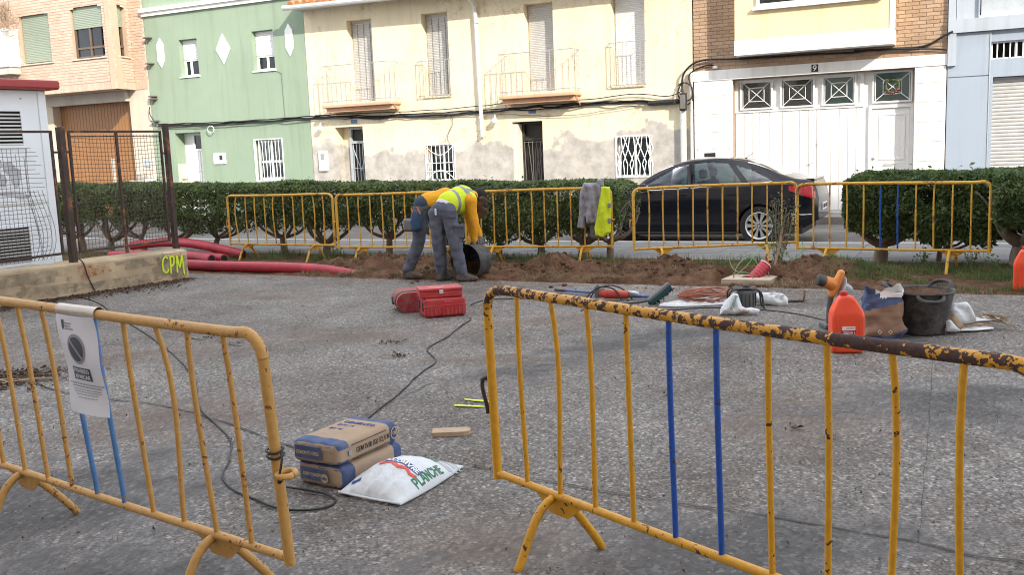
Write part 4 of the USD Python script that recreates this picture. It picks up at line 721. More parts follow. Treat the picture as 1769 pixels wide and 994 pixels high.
obj('panel_frame', [lframe(-2.4, -.13, .54, 2.155, .03)], 'rust_steel', fe, FF)
for z in (.8, 1.86): obj('lug', [bx(-.14, -.03, -.012, .012, z, z + .03), bx(.03, .115, -.012, .012, z, z + .03), bx(1.64, FL_ - .02, -.012, .012, z - .05, z - .02)], 'rust_steel', fe, FF)
def wire(pts, r=.0036): return tube(pts, r, 3, cap=False)
R = np.random.default_rng(17); ws = []
for i in range(27): x = .145 + i * .0565; ws.append(wire(wob([(x, 0, z) for z in np.linspace(.56, 2.1, 9)], .006, 2, i)))
for i in range(27): z = .58 + i * .057; ws.append(wire(wob([(x, .004, z - .03 * math.sin((x - .1) * 2) * (i / 27)) for x in np.linspace(.13, 1.63, 10)], .008, 2, 50 + i)))
obj('wire_mesh', ws, 'rust_wire', fe, FF)
ws = []
for i in range(34):
    x = -2.3 + i * .0565
    if x < -.30: ws.append(wire(wob([(x + (.05 * math.sin(z * 3) if x > -.5 else 0), .01 + (.04 if x > -.45 else 0), z) for z in np.linspace(.5, 1.93 - .25 * max(0, R.random() - .6), 9)], .008, 2, 90 + i)))
for i in range(26): z = .56 + i * .055; ws.append(wire(wob([(x, .012 + .05 * max(0, x + .5), z) for x in np.linspace(-2.3, -.38 + .14 * R.random() - (.1 if i % 5 == 0 else 0), 9)], .009, 2, 140 + i)))
for k in range(5): x = -.33 - .06 * k; ws.append(wire(spline([(x, .03, 1.4), (x + .12, .08, 1.1), (x + .16, .07, .85), (x + .02, .03, .5)], 12)))
obj('wire_mesh', ws, 'rust_wire', fe, FF)
obj('loose_wire', tube(spline([(-.13, -.03, .56), (-.06, -.10, .50), (-.02, -.2, .44), (.0, -.235, .3), (.06, -.24, .12), (.10, -.245, .02)], 24), .008, 5), 'cable_black', fe, FF)
CB = mat((-6.9, 14.6, 0), WYAW)
cb = thing('white_cabin', 'white metal site cabin with louvred vents and red roof edge behind the mesh fence', 'cabin', (-8.5, 12.6, 0), WYAW)
obj('wall', bx(-7, .0, 0, 2.5, .10, 2.82), 'cabin_white', cb, CB)
obj('corner_trim', T(rbx(-.07, .055, -.02, .12, .08, 2.815, .012, 6), (0, 0, 0)), 'cabin_white', cb, CB); obj('wall_joint', bx(-7, -.075, -.006, 0, 1.155, 1.185), 'louvre', cb, CB)
obj('roof_edge', T(rbx(-7.2, .20, -.2, 2.7, 2.83, 2.965, .03, 8), (0, 0, 0)), 'cabin_red', cb, CB)
obj('base', bx(-6.95, -.02, .03, 2.4, -.02, .10), 'ink_grey', cb, CB)
def louvre(x0, x1, z0, z1, n, m0):
    f = obj('vent', lframe(x0, x1, z0, z1, .045, .02), 'cabin_white', cb, CB); obj('vent_back', bx(x0 + .03, x1 - .03, -.004, -.001, z0 + .03, z1 - .03), 'dark_room', f, CB)
    for i in range(n):
        z = z0 + .05 + (z1 - z0 - .1) * i / n; h_ = (z1 - z0 - .1) / n
        b = T(bx(x0 + .045, x1 - .045, -.003, .003, 0, h_ * .95), (0, -.022, z), R=rx(-.75)); obj('slat', b, m0, f, CB)
louvre(-1.62, -.31, 1.98, 2.56, 9, 'louvre'); louvre(-1.62, -.37, .26, .87, 11, 'louvre_grey')
R = np.random.default_rng(3); bl = []
for cx_, cz, rx_, rz_ in ((-.82, 1.74, .12, .12), (-.60, 1.70, .09, .10), (-.97, 1.52, .10, .16), (-.52, 1.56, .08, .15), (-.72, 1.52, .07, .10), (-.62, 1.33, .22, .035), (-.45, 1.27, .12, .03)):
    a = np.linspace(0, 2 * math.pi, 40, endpoint=False); rr_ = 1 + .5 * (meshkit.noise(np.stack([np.cos(a) * 2 + cx_ * 9, np.sin(a) * 2, 0 * a], -1), 2) - .5)
    bl.append(Polygon(np.c_[cx_ + rx_ * rr_ * np.cos(a), cz + rz_ * rr_ * np.sin(a)]).buffer(0))
e = poly(unary_union(bl), .002); v = e.vertices.copy(); e.vertices = np.stack([v[:, 0], v[:, 2] - .004, v[:, 1]], -1); e.faces = e.faces[:, ::-1]; obj('grey_smudge', e, 'smudge', cb, CB)
for x, z in ((-.32, 2.70), (-.9, 2.62)): obj('bolt', tube([(x, -.01, z), (x, .0, z)], .012, 8), 'ink_grey', cb, CB)
# litter along the wall
def litter(n, pick, smin, smax, seed, zf=0.004):
    R = np.random.default_rng(seed); q = pick(R, n); n = len(q); a = R.random(n) * 6.28; s = smin + (smax - smin) * R.random(n) ** 2
    d = np.stack([np.cos(a), np.sin(a)], -1); p = np.stack([-d[:, 1], d[:, 0]], -1) * .42; z = zf + .02 * R.random((n, 4))
    V = np.stack([np.c_[q - d * s[:, None], z[:, 0]], np.c_[q + p * s[:, None], z[:, 1] + s * .4], np.c_[q + d * s[:, None], z[:, 2]], np.c_[q - p * s[:, None], z[:, 3] + s * .4]], 1).reshape(-1, 3)
    i = np.arange(n)[:, None] * 4; return trimesh.Trimesh(V, np.vstack([i + [0, 1, 2], i + [0, 2, 3]]), process=False)
def alongwall(R, n):
    x = -5.5 * R.random(n) ** .8; wd = .1 + .22 * np.exp(-((x + 1.1) / .8) ** 2) + .1 * np.exp(-((x + 3) / 1.) ** 2); y = -np.abs(R.normal(size=n)) * wd * .95
    return (WF @ np.stack([x, y, 0 * x, 1 + 0 * x]))[:2].T
obj('leaf_litter', litter(5200, alongwall, .006, .032, 5), 'leaf_litter', label='brown leaf litter swept against the foot of the low wall', cat='leaf litter', kind='stuff')
obj('leaf_litter', litter(700, lambda R, n: np.array([-4.05, 7.55]) + R.normal(size=(n, 2)) * [.22, .2], .008, .035, 6), 'leaf_litter', label='small heap of dead leaves and twigs at the left edge behind the poster barrier', cat='leaf litter', kind='stuff')
for k, (p, q) in enumerate([((-4.2, 7.25), (-3.75, 7.5)), ((-4.1, 7.5), (-3.6, 7.42)), ((-4.3, 7.65), (-3.95, 7.35))]):
    obj('pale_stick', tube(wob(np.linspace((*p, .02), (*q, .025), 6), .01, 9, k), .008, 5), 'dead_twig', label=['longest pale stick on the leaf heap at the left edge', 'middle pale stick on the leaf heap at the left edge', 'shortest pale stick on the leaf heap at the left edge'][k], cat='stick', group='sticks on the leaf heap')
# ---------------------------------------------------------------- hedges and the sapling
def leaves(C, N_up, L, wd, seed, jit=.7):
    R = np.random.default_rng(seed); n = len(C); nn = N_up + jit * R.normal(size=(n, 3)); nn /= np.linalg.norm(nn, axis=1, keepdims=True)
    a = R.normal(size=(n, 3)); a -= nn * (a * nn).sum(1, keepdims=True); a /= np.linalg.norm(a, axis=1, keepdims=True); b = np.cross(nn, a)
    l = L * (.6 + .7 * R.random(n))[:, None]; w = l * wd
    V = np.stack([C - a * l * .5, C + b * w * .5 - a * l * .05 + nn * l * .06, C + a * l * .5 - nn * l * .08, C - b * w * .5 - a * l * .05 + nn * l * .06], 1).reshape(-1, 3); i = np.arange(n)[:, None] * 4
    return trimesh.Trimesh(V, np.vstack([i + [0, 1, 2], i + [0, 2, 3]]), process=False)
def hedge_points(n, s0, s1, m0, m1, top, bot, seed, round_=.12, ends=(0, 0)):
    """Leaf positions: mostly in a shell under the clipped faces, thinner inside, ragged below."""
    R = np.random.default_rng(seed); s = s0 + (s1 - s0) * R.random(n); u = R.random(n); m = np.empty(n); z = np.empty(n); N_ = np.zeros((n, 3))
    tp, bt = top(s), bot(s); k = R.random(n)
    A = k < .42; B = (k >= .42) & (k < .72); Cc = (k >= .72) & (k < .82); D = k >= .82
    dep = np.abs(R.normal(size=n)) * .07
    m[A] = m1 - dep[A]; z[A] = bt[A] + (tp[A] - bt[A]) * R.random(A.sum()) ** .8; N_[A] = (0, -1, .5)
    m[B] = m0 + (m1 - m0) * R.random(B.sum()); z[B] = tp[B] - dep[B] * .8; N_[B] = (0, -.2, 1.2)
    m[Cc] = m0 + dep[Cc]; z[Cc] = bt[Cc] + (tp[Cc] - bt[Cc]) * R.random(Cc.sum()); N_[Cc] = (0, 1, .4)
    m[D] = m0 + (m1 - m0) * R.random(D.sum()); z[D] = bt[D] + (tp[D] - bt[D]) * (.15 + .85 * R.random(D.sum())); N_[D] = (0, -.4, .8)
    lump = (meshkit.fbm(np.stack([s * 2.3, m * 2.3, z * 2.3], -1), 4, seed) - .5)
    m = m + lump * .15 * np.sign(m - (m0 + m1) / 2); z = z + lump * .15
    # rounded shoulders
    e = np.clip((z - (tp - round_)) / round_, 0, 1) ** 2; mid = (m0 + m1) / 2; m = mid + (m - mid) * (1 - .22 * e)
    f = np.clip((bt + .35 - z) / .35, 0, 1); m = mid + (m - mid) * (1 - .25 * f)
    for end, se, sg in ((ends[0], s0, 1), (ends[1], s1, -1)):
        if end: dd = np.clip(1 - (s - se) * sg / .25, 0, 1); z = z - (z - (tp + bt) / 2) * .25 * dd ** 2; s = s + sg * dd * .06 * R.random(n)
    keep = meshkit.fbm(np.stack([s * 3.1, m * 3.1, z * 3.4], -1), 3, seed + 2) > .29 + .14 * f
    sh_ = B & (R.random(n) < .003); z = np.where(sh_, z + .07 * R.random(n) ** 1.5 + .03, z); keep |= sh_
    return np.stack([s, -m, z], -1)[keep], N_[keep]
def trunk(s, m, h, spread, seed, r=.055, lean=0, zb=None, nb=5):
    R = np.random.default_rng(seed); z0 = float(soil_h(np.array(s), np.array(m))) - .05 if zb is None else zb; out = []
    fork = h * (.30 + .15 * R.random()); top = np.array([s + lean * .3, -m, z0 + fork])
    out.append(tube(wob(spline([(s, -m, z0), (s + lean * .1, -m, z0 + fork * .5), tuple(top)], 8), .014, 6, seed), np.linspace(r * 1.25, r * .85, 8), 8))
    for k in range(nb):
        a = (k + .3 + .4 * R.random()) / nb * 6.283; l = spread * (.5 + .7 * R.random()); e = top + np.array([math.cos(a) * l + lean, math.sin(a) * l * .55, (h - fork) * (.75 + .4 * R.random())])
        mid = top * .5 + e * .5 + np.array([math.cos(a) * .1, math.sin(a) * .06, -.06 - .06 * R.random()]); p = wob(spline([tuple(top - [0, 0, .03]), tuple(mid), tuple(e)], 9), .02, 7, seed + k)
        out.append(tube(p, np.linspace(r * .62, r * .22, 9), 6))
        for q in range(3):
            b = p[3 + q * 2]; e2 = b + np.array([R.normal() * .22, R.normal() * .12, .12 + .22 * R.random()]); out.append(tube(wob(np.linspace(b, e2, 5), .02, 9, seed + 7 * k + q), np.linspace(r * .25, r * .09, 5), 5))
    return out
lin = lambda a, za, b, zb: (lambda s: za + (zb - za) * (s - a) / (b - a))
lh = thing('long_hedge', 'long clipped green hedge behind the barriers, left of the car', 'hedge', ST(-8, 8.6), YAW)
topL = lin(-14, 1.36, -1.8, 1.165)
C, N_ = hedge_points(98000, -15.5, -1.78, 8.0, 9.12, topL, lambda s: .50 - .24 * np.exp(-((s + 3.9) / 1.7) ** 2) - .10 * np.exp(-((s + 9.5) / 1.2) ** 2) + .16 * (meshkit.noise(np.stack([s * 3.0, 0 * s, 0 * s], -1), 3) - .3), 41, ends=(0, 1))
obj('foliage', leaves(C, N_, .062, .5, 42), 'hedge_leaf', lh, STF, kind='stuff')
for k, (s, m, ln) in enumerate([(-14.2, 8.6, .1), (-13.2, 8.55, -.15), (-12.4, 8.6, .2), (-11.5, 8.6, -.25), (-10.7, 8.62, .25), (-9.75, 8.6, .3), (-8.15, 8.6, -.08), (-7.25, 8.6, .03), (-5.95, 8.65, .05), (-4.85, 8.6, -.1), (-3.95, 8.6, .08), (-3.2, 8.66, -.05), (-2.55, 8.6, .1), (-2.1, 8.6, .05)]):
    obj('trunk', trunk(s, m, .85, .55, 200 + k, r=.05 + .02 * ((k * 7) % 5) / 5, lean=ln, nb=6), 'bark', lh, STF, smooth=True)
rh = thing('right_hedge', 'clipped green hedge with bare lower stems behind the blue-barred barrier', 'hedge', ST(2.2, 8.5), YAW)
C, N_ = hedge_points(36000, 1.22, 3.5, 8.0, 9.05, lambda s: 1.195 + 0 * s, lambda s: .30 + .25 * (meshkit.noise(np.stack([s * 3.4, 0 * s, 0 * s], -1), 8) - .4), 51, ends=(1, 0))
obj('foliage', leaves(C, N_, .075, .48, 52), 'shrub_leaf', rh, STF, kind='stuff')
for k, (s, m, ln) in enumerate([(1.66, 8.55, .05), (2.35, 8.4, .15)]): obj('trunk', trunk(s, m, .8, .45, 260 + k, r=.085 if k == 0 else .035, lean=ln, nb=7), 'bark', rh, STF, smooth=True)
sh = thing('dark_shrub', 'darker rounded shrub with a thick trunk at the right edge', 'shrub', ST(3.5, 8.9), YAW)
C, N_ = hedge_points(26000, 2.95, 6.5, 8.3, 9.75, lambda s: 1.19 + .02 * np.sin(s * 3), lambda s: .42 + .3 * (meshkit.noise(np.stack([s * 2.4, 0 * s, 0 * s], -1), 18) - .4), 61, ends=(1, 0), round_=.25)
obj('foliage', leaves(C, N_, .08, .5, 62), 'shrub_leaf', sh, STF, kind='stuff')
for k, (s, m) in enumerate([(3.28, 9.0), (5.1, 9.0)]): obj('trunk', trunk(s, m, .85, .6, 280 + k, r=.11, lean=.05, nb=7), 'bark', sh, STF, smooth=True)
sp = thing('sapling', 'thin grey-green sapling tied to the barrier in front of the car', 'sapling', (3.3, 11.75, .05))
R = np.random.default_rng(77); st_, lf_ = [], []
flat('sapling_stem', (.20, .15, .10), .8, .2)
for k in range(13):
    e = np.array([3.36 + R.normal() * .13, 11.75 + R.normal() * .1, .7 + .42 * R.random()]); b = np.array([3.30 + R.normal() * .02, 11.78 + R.normal() * .02, .02]); p = wob(spline([tuple(b), tuple(b * .5 + e * .5 + [0, 0, -.02]), tuple(e)], 12), .02, 5, k); st_.append(tube(p, np.linspace(.007, .002, 12), 5))
    for q in range(34):
        t_ = p[4 + int(R.random() * 7.99)]; lf_.append(t_ + R.normal(size=3) * [.05, .05, .06])
obj('stems', st_, 'sapling_stem', sp, W); leafm('sapling_leaf', (.05, .065, .03), (.17, .19, .10)); obj('foliage', leaves(np.array(lf_), np.array([0, -.3, .6]), .045, .4, 5, 1.2), 'sapling_leaf', sp, W, kind='stuff')
obj('stake', tube(wob([(3.12, 11.42, .0), (3.17, 11.47, .17), (3.28, 11.62, .42), (3.33, 11.7, .62)], .006, 4, 1), .016, 7), 'twig', sp, W)
for k, (s, m) in enumerate([(2.2, 8.9), (2.95, 9.5), (2.75, 9.0), (-6.7, 9.1), (-2.9, 9.3)]):
    p = ST(s, m, float(soil_h(np.array(s), np.array(m)))); t = thing('weed', ['dark weed under the blue bars of the right barrier', 'tallest weed by the foot of the dark shrub', 'low weed between the right hedge trunk and the dark shrub', 'weed at the foot of the long hedge near the conduits', 'weed behind the long barrier near the hanging clothes'][k], 'weed', p)
    R = np.random.default_rng(300 + k); pts = np.array([[R.normal() * .06, R.normal() * .05, .03 + .2 * R.random()] for _ in range(40)])
    obj('stems', [tube([(0, 0, -.02), tuple(q)], .003, 4) for q in pts[:14]], 'sapling_stem', t); obj('leaves', leaves(pts, np.array([0, -.3, .8]), .055, .5, 310 + k, .8), 'weed_leaf', t, kind='stuff')
# ---------------------------------------------------------------- pedestrian barriers
BS, BH_, BC, BWD = .204, .82, .272, 11 * .204
def barrier(label, x0, y0, yaw, lean, frame_m, bar_m, blue=(), blue_m='blue_paint', bend=0., seed=0, rail_m=None, right_end=False, z=0., wide=1.0, hook=(1, 1), nseg=12):
    if right_end: x0 -= BWD * math.cos(yaw); y0 -= BWD * math.sin(yaw)
    t = thing('crowd_barrier', label, 'barrier', (x0, y0, z), yaw, group='yellow steel crowd barriers', R=rx(-lean)); R = np.random.default_rng(seed)
    Wd = BWD * wide; top = BC + BH_; c = .085; arc = lambda cx_, a0, a1: [(cx_ + c * math.cos(a), 0, top - c + c * math.sin(a)) for a in np.linspace(a0, a1, 7)]
    obj('frame', tube([(0, 0, BC - .025)] + arc(c, math.pi, math.pi / 2)[:1], .0195, nseg), frame_m, t, smooth=40); obj('frame', tube([arc(Wd - c, math.pi / 2, 0)[-1], (Wd, 0, BC - .025)], .0195, nseg), frame_m, t, smooth=40)
    sag = [(x, 0, top + .006 * math.sin(x * 2 + seed)) for x in np.linspace(c + .05, Wd - c - .05, 14)]
    path_ = arc(c, math.pi, math.pi / 2) + sag + arc(Wd - c, math.pi / 2, 0)
    if rail_m: obj('top_rail', tube(path_[:18], .0205, nseg), rail_m, t, smooth=40); obj('top_rail', tube(path_[17:], .0205, nseg), 'rail_rusty_end', t, smooth=40, label='rail end rusted almost bare')
    else: obj('top_rail', tube(path_, .0205, nseg), frame_m, t, smooth=40)
    obj('bottom_rail', tube([(0, 0, BC), (Wd * .5, 0, BC - .004), (Wd, 0, BC)], .0165, nseg), frame_m, t, smooth=40)
    for i in range(1, 11):
        x = Wd / 11 * i; b = bend * (R.normal() if R.random() < .6 else .2 * R.normal()); b2 = bend * .8 * R.normal()
        p = spline([(x, 0, BC), (x + b * .6, b2 * .6, BC + .28), (x + b, b2, BC + .5), (x, 0, top)], 9); obj('bar', tube(p, .0105, max(6, nseg - 3)), blue_m if i in blue else bar_m, t, smooth=True, label='blue bar' if i in blue else None)
    for x in (.40, Wd - .40):
        l = obj('leg', [tube(spline([(x - .03, .0, BC - .012), (x - .03, -.05, BC - .03), (x - .035, -.12, BC - .11), (x - .04, -.21, .0)], 10), .018, 10), tube(spline([(x + .03, .01, BC - .012), (x + .033, .06, BC - .08), (x + .037, .125, BC - .17), (x + .04, .19, .0)], 10), .018, 10)], bar_m, t, smooth=True)
        pl_ = poly([(x - .15, BC - .008), (x + .15, BC - .008), (x + .05, BC - .085), (x - .05, BC - .085)], .008); v = pl_.vertices.copy(); pl_.vertices = np.stack([v[:, 0], v[:, 2] - .004, v[:, 1]], -1); pl_.faces = pl_.faces[:, ::-1]; obj('gusset', pl_, bar_m, l)
    if hook[0]: obj('hook', tube([(0, 0, BC + .40), (-.05, 0, BC + .40), (-.055, 0, BC + .3)], .009, 6), bar_m, t)
    if hook[1]: obj('loop', tube([(Wd + .02 + .025 * math.cos(a), .025 * math.sin(a), BC + .38) for a in np.linspace(0, 6.28, 13)], .009, 6), bar_m, t)
    return t
nl = barrier('near left faded barrier with the no-parking poster taped on it', -.814, 3.248, -.636, -.067, 'faded_paint', 'faded_paint', (6 - 1, 6), 'faded_blue', .022, 1, right_end=True, hook=(1, 0), nseg=18)
obj('wire_tie', [tube([(BWD + .03 * math.cos(a), .03 * math.sin(a), BC + .385 + .02 * k + .004 * math.sin(a * 2)) for a in np.linspace(0, 6.4, 16)], .0045, 5) for k in range(2)] + [tube(spline([(BWD + .03, 0, BC + .40), (BWD + .05, -.02, BC + .37), (BWD + .035, -.03, BC + .30), (BWD + .06, -.02, BC + .33)], 12), .0045, 5)], 'cable_black', nl)
obj('loop', tube([(BWD + .045 + .03 * math.cos(a), .03 * math.sin(a), BC + .325) for a in np.linspace(0, 6.28, 14)], .012, 8), 'faded_paint', nl, smooth=True)
nr = barrier('near right yellow barrier with flaking rusty top rail and two blue bars', -.089, 4.055, -.888, -.025, 'yellow_paint', 'yellow_paint', (5, 6), 'blue_paint', .010, 2, rail_m='rail_flaky', hook=(0, 1), nseg=18)
obj('hook', tube(spline([(-.018, -.008, BC + .43), (-.045, -.012, BC + .42), (-.04, -.012, BC + .33), (-.03, -.01, BC + .27)], 12), .009, 7), 'rust_steel', nr, smooth=True)
barrier('far left barrier beside the red conduits, with crooked bars', -4.798, 16.44, -.488, .006, 'far_yellow', 'far_yellow', bend=.022, seed=3)
AB0, AB1 = np.array([-2.69, 15.01]), np.array([1.44, 13.53]); ABY = math.atan2(*(AB1 - AB0)[::-1]); u_ = (AB1 - AB0) / np.linalg.norm(AB1 - AB0); ABW = (np.linalg.norm(AB1 - AB0) - .05) / 2 / BWD
barrier('far barrier behind the two workers, left half of the joined pair', *AB0, ABY, .0, 'far_yellow', 'far_yellow', bend=.006, seed=4, wide=ABW)
barrier('far barrier with grey jacket and yellow vest hung on its right end', *(AB0 + u_ * (BWD * ABW + .05)), ABY, .0, 'far_yellow', 'far_yellow', bend=.006, seed=5, wide=ABW)
barrier('far yellow barrier standing in front of the black car', 1.687, 13.03, .044, -.008, 'far_yellow', 'far_yellow', bend=.006, seed=6)
barrier('far right yellow barrier with two blue bars in front of the hedge', 3.736, 12.43, -.533, -.012, 'far_yellow', 'far_yellow', (5, 6), 'blue_paint', .005, 7)
# ---------------------------------------------------------------- black saloon
mk('car_paint', {'g': ('geometry', {}), 'n': ('noise_texture', {'scale': 3, 'detail': 5}), 'r': ('map_range', {'from_min': .3, 'from_max': .7, 'to_min': .07, 'to_max': .16}), 'p': ('principled_bsdf', {'base_color': (.006, .0065, .010), 'specular_ior_level': .42})},
   [('g.position', 'n.vector'), ('n.fac', 'r.value'), ('r.result', 'p.roughness')])
flat('car_black', (.012, .012, .013), .55, .1, 20); flat('car_seam', (.003, .003, .003), .8, .1); flat('tyre', (.022, .022, .023), .85, .2, 30, .2, 80); flat('alloy', (.58, .59, .60), .32, .06, 6, metal=.75); flat('chrome', (.6, .6, .6), .12, .02, metal=1.0)
flat('seat_cloth', (.03, .03, .033), .9, .2); mk('tail_lamp', {'p': ('principled_bsdf', {'base_color': (.42, .008, .02), 'roughness': .12, 'coat_weight': 1.0})}, []); flat('tail_clear', (.65, .5, .5), .2, .03)
CARF = STF @ mat((-4.28, -4.60, -.10), 0)              # x from the nose backwards, y away from the viewer, z from the road
car = thing('parked_car', 'black four-door saloon parked along the far side of the hedge gap', 'car', ST(-1.9, 4.6, -.10), YAW)
L = 4.69; KX = lambda a: [q if q <= 3.75 else 3.75 + (q - 3.75) * (L - 3.75) / 1.09 for q in a]
roof = PchipInterpolator(KX([0, .06, .3, .7, 1.1, 1.42, 1.8, 2.15, 2.5, 2.85, 3.25, 3.6, 3.95, 4.25, 4.45, 4.66, 4.74, 4.84]), [.52, .70, .80, .89, .955, 1.0, 1.25, 1.41, 1.49, 1.508, 1.485, 1.41, 1.285, 1.17, 1.12, 1.10, 1.075, .80])
belt = PchipInterpolator(KX([0, .1, .5, 1.2, 1.6, 3.2, 4.2, 4.7, 4.84]), [.50, .62, .74, .87, .93, .99, 1.03, 1.0, .78])
halfw = PchipInterpolator(KX([0, .05, .25, .7, 1.3, 2.4, 3.6, 4.3, 4.6, 4.78, 4.84]), [.55, .66, .80, .89, .915, .925, .92, .88, .83, .74, .68])
sill = PchipInterpolator(KX([0, .3, .9, 1.6, 3.2, 3.8, 4.5, 4.84]), [.30, .22, .20, .20, .20, .22, .27, .42])
NX, NU = 560, 100; X = np.linspace(0, L, NX)
u = np.linspace(0, 1, NU)
V = np.zeros((NX, NU, 3))
for i, x in enumerate(X):
    zr, wv, zs = float(roof(x)), float(halfw(x)), float(sill(x)); zb = min(float(belt(x)), zr - .02)
    gh = np.clip((zr - 1.02) / .4, 0, 1)                     # how much greenhouse there is here
    wr = wv * (.86 - .22 * gh)                              # half width at the roof edge
    zc = zs + (zb - zs) * np.array([0, .22, .5, .72, .9, 1.0]); yc = wv * np.array([.93, .98, 1.0, .992, .972, .955])
    ze = zb + (zr - zb) * .86; ye = wr
    pts = np.r_[np.c_[yc, zc], [[wv * .93, zb + (zr - zb) * .06], [(wv * .93 + ye) / 2 + .015, (zb + ze) / 2], [ye, ze], [ye * .93, zr - (zr - zb) * .045 - .004], [ye * .6, zr - .004], [ye * .3, zr], [0, zr]]]
    d = np.r_[0, np.cumsum(np.linalg.norm(np.diff(pts, axis=0), axis=1) + 1e-5)]; d /= d[-1]
    kn = np.array([0, .06, .14, .22, .28, .32, .345, .44, .56, .62, .76, .88, 1.0])        # the same rows of the net for the same features all along
    V[i, :, 0] = x; V[i, :, 1] = PchipInterpolator(kn, pts[:, 0])(u); V[i, :, 2] = PchipInterpolator(kn, pts[:, 1])(u)
ii, jj = np.meshgrid(np.arange(NX - 1), np.arange(NU - 1), indexing='ij'); a = (ii * NU + jj).ravel(); Q = np.stack([a, a + NU, a + NU + 1, a + 1], 1)
P_ = V.reshape(-1, 3); cen = P_[Q].mean(1); cu = u[(Q % NU)].mean(1)
XW = (.98, 3.75); RW = .335
def inpoly(poly_, x, z): return shapely.contains(Polygon(poly_), shapely.points(np.c_[x, z]))
x, y, z = cen.T
arch = np.zeros(len(Q), bool)
for xw in XW: arch |= ((x - xw) ** 2 + (z - RW) ** 2 < .372 ** 2) & (cu < .3)
side = (cu > .335) & (cu < .58)
w_front = inpoly([(1.60, .985), (2.22, 1.345), (2.47, 1.41), (2.53, 1.01)], x, z) & side
w_rear = inpoly([(2.62, 1.015), (2.56, 1.42), (2.85, 1.43), (3.17, 1.40), (3.46, 1.055)], x, z) & side
w_quart = inpoly([(3.56, 1.075), (3.30, 1.37), (3.62, 1.27), (3.93, 1.115), (3.86, 1.075)], x, z) & side
w_screen = (x > 1.46) & (x < 2.17) & (cu > .60); w_back = (x > 3.50) & (x < 4.14) & (cu > .60)
lamp = (x > 4.24) & (x < 4.645) & (z > .79) & (z < 1.0 - .02 * (x - 4.24)) & (z > .93 - .42 * (x - 4.24)) & (y > .50) & (cu < .345)
gl = w_front | w_rear | w_quart | w_screen | w_back; body = ~(arch | gl | lamp)
def both(mask, inset=0.):
    f = Q[mask]; used_, inv = np.unique(f, return_inverse=True); p = P_[used_].copy(); f = inv.reshape(f.shape)
    if inset: p[:, 1] -= inset * np.sign(p[:, 1] + 1e-9); p[:, 2] -= inset * .3
    A = np.r_[f[:, [0, 2, 1]], f[:, [0, 3, 2]]]; far = trimesh.Trimesh(p, A[:, ::-1] * 1, process=False)
    q = p.copy(); q[:, 1] *= -1; near = trimesh.Trimesh(q, A, process=False); return near, far
def emit(name, mask, m, inset=0., parent=None, label=None):
    n_, f_ = both(mask, inset); M = trimesh.util.concatenate([n_, f_]); M.merge_vertices(); M.fix_normals(); return obj(name, M, m, parent or car, CARF, smooth=35, label=label)
emit('body', body, 'car_paint')
emit('windscreen', w_screen, 'car_glass'); emit('rear_window', w_back, 'car_glass')
for nm, mk_ in (('front_side_window', w_front), ('rear_side_window', w_rear), ('quarter_window', w_quart)): [obj(nm, q_, 'car_glass', car, CARF, smooth=35) for q_ in both(mk_, .006)]
[obj('tail_lamp', q_, 'tail_lamp', car, CARF, smooth=35) for q_ in both(lamp)]
# closing faces at nose and tail, underbody, wheel arches
for nm, xi in (('front_panel', 0), ('rear_panel', NX - 1)):
    pr = V[xi][::2, 1:]; pg = Polygon(np.r_[np.c_[-pr[:, 0], pr[:, 1]], np.c_[pr[::-1, 0], pr[::-1, 1]]]).buffer(0); e = poly(pg, .01); v = e.vertices.copy(); e.vertices = np.stack([np.full(len(v), X[xi]) + (v[:, 2] - .005), v[:, 0], v[:, 1]], -1); obj(nm, e, 'car_paint', car, CARF)
obj('underbody', [bx(.25, 4.45, -.80, .80, .19, .42), bx(.4, 4.4, -.60, .60, .42, .62)], 'car_black', car, CARF)
obj('sill_trim', [T(rbx(1.38, 3.36, s * .865 - .02, s * .865 + .02, .175, .235, .015), (0, 0, 0)) for s in (-1, 1)], 'car_black', car, CARF)
def wheel(xw, s):
    C = np.array([xw, s * .80, RW]); R = rx(-math.pi / 2 * s)
    tp = [(.23, -.10), (.30, -.108), (.326, -.09), (RW, -.05), (RW, .05), (.326, .09), (.30, .108), (.23, .10), (.225, 0), (.23, -.10)]
    tr = trimesh.creation.revolve(np.array(tp), sections=40); t_ = obj('wheel', T(tr, C, R=R), 'tyre', car, CARF, smooth=40)
    rimp = [(.215, .02), (.232, .085), (.238, .098), (.228, .104), (.212, .09), (.205, .02)]; g = [trimesh.creation.revolve(np.array(rimp), sections=40), trimesh.creation.cylinder(.052, .06, sections=20, transform=mat((0, 0, .06)))]
    for k in range(10):
        a_ = k / 10 * 2 * math.pi; spk = poly([(.045, -.016), (.13, -.020), (.215, -.036), (.215, .036), (.13, .020), (.045, .016)], .025, .055); spk.apply_transform(mat(rz=a_)); g.append(spk)
    obj('rim', T(trimesh.util.concatenate(g), C, R=R), 'alloy', t_, CARF, smooth=30)
    obj('brake', T(trimesh.creation.cylinder(.205, .02, sections=28), C, R=R), 'car_black', t_, CARF)
    obj('wheel_bolts', [T(trimesh.creation.cylinder(.010, .02, sections=8), C + R @ np.array([.034 * math.cos(q), .034 * math.sin(q), .092]), R=R) for q in np.arange(5) * 1.2566], 'car_black', t_, CARF)
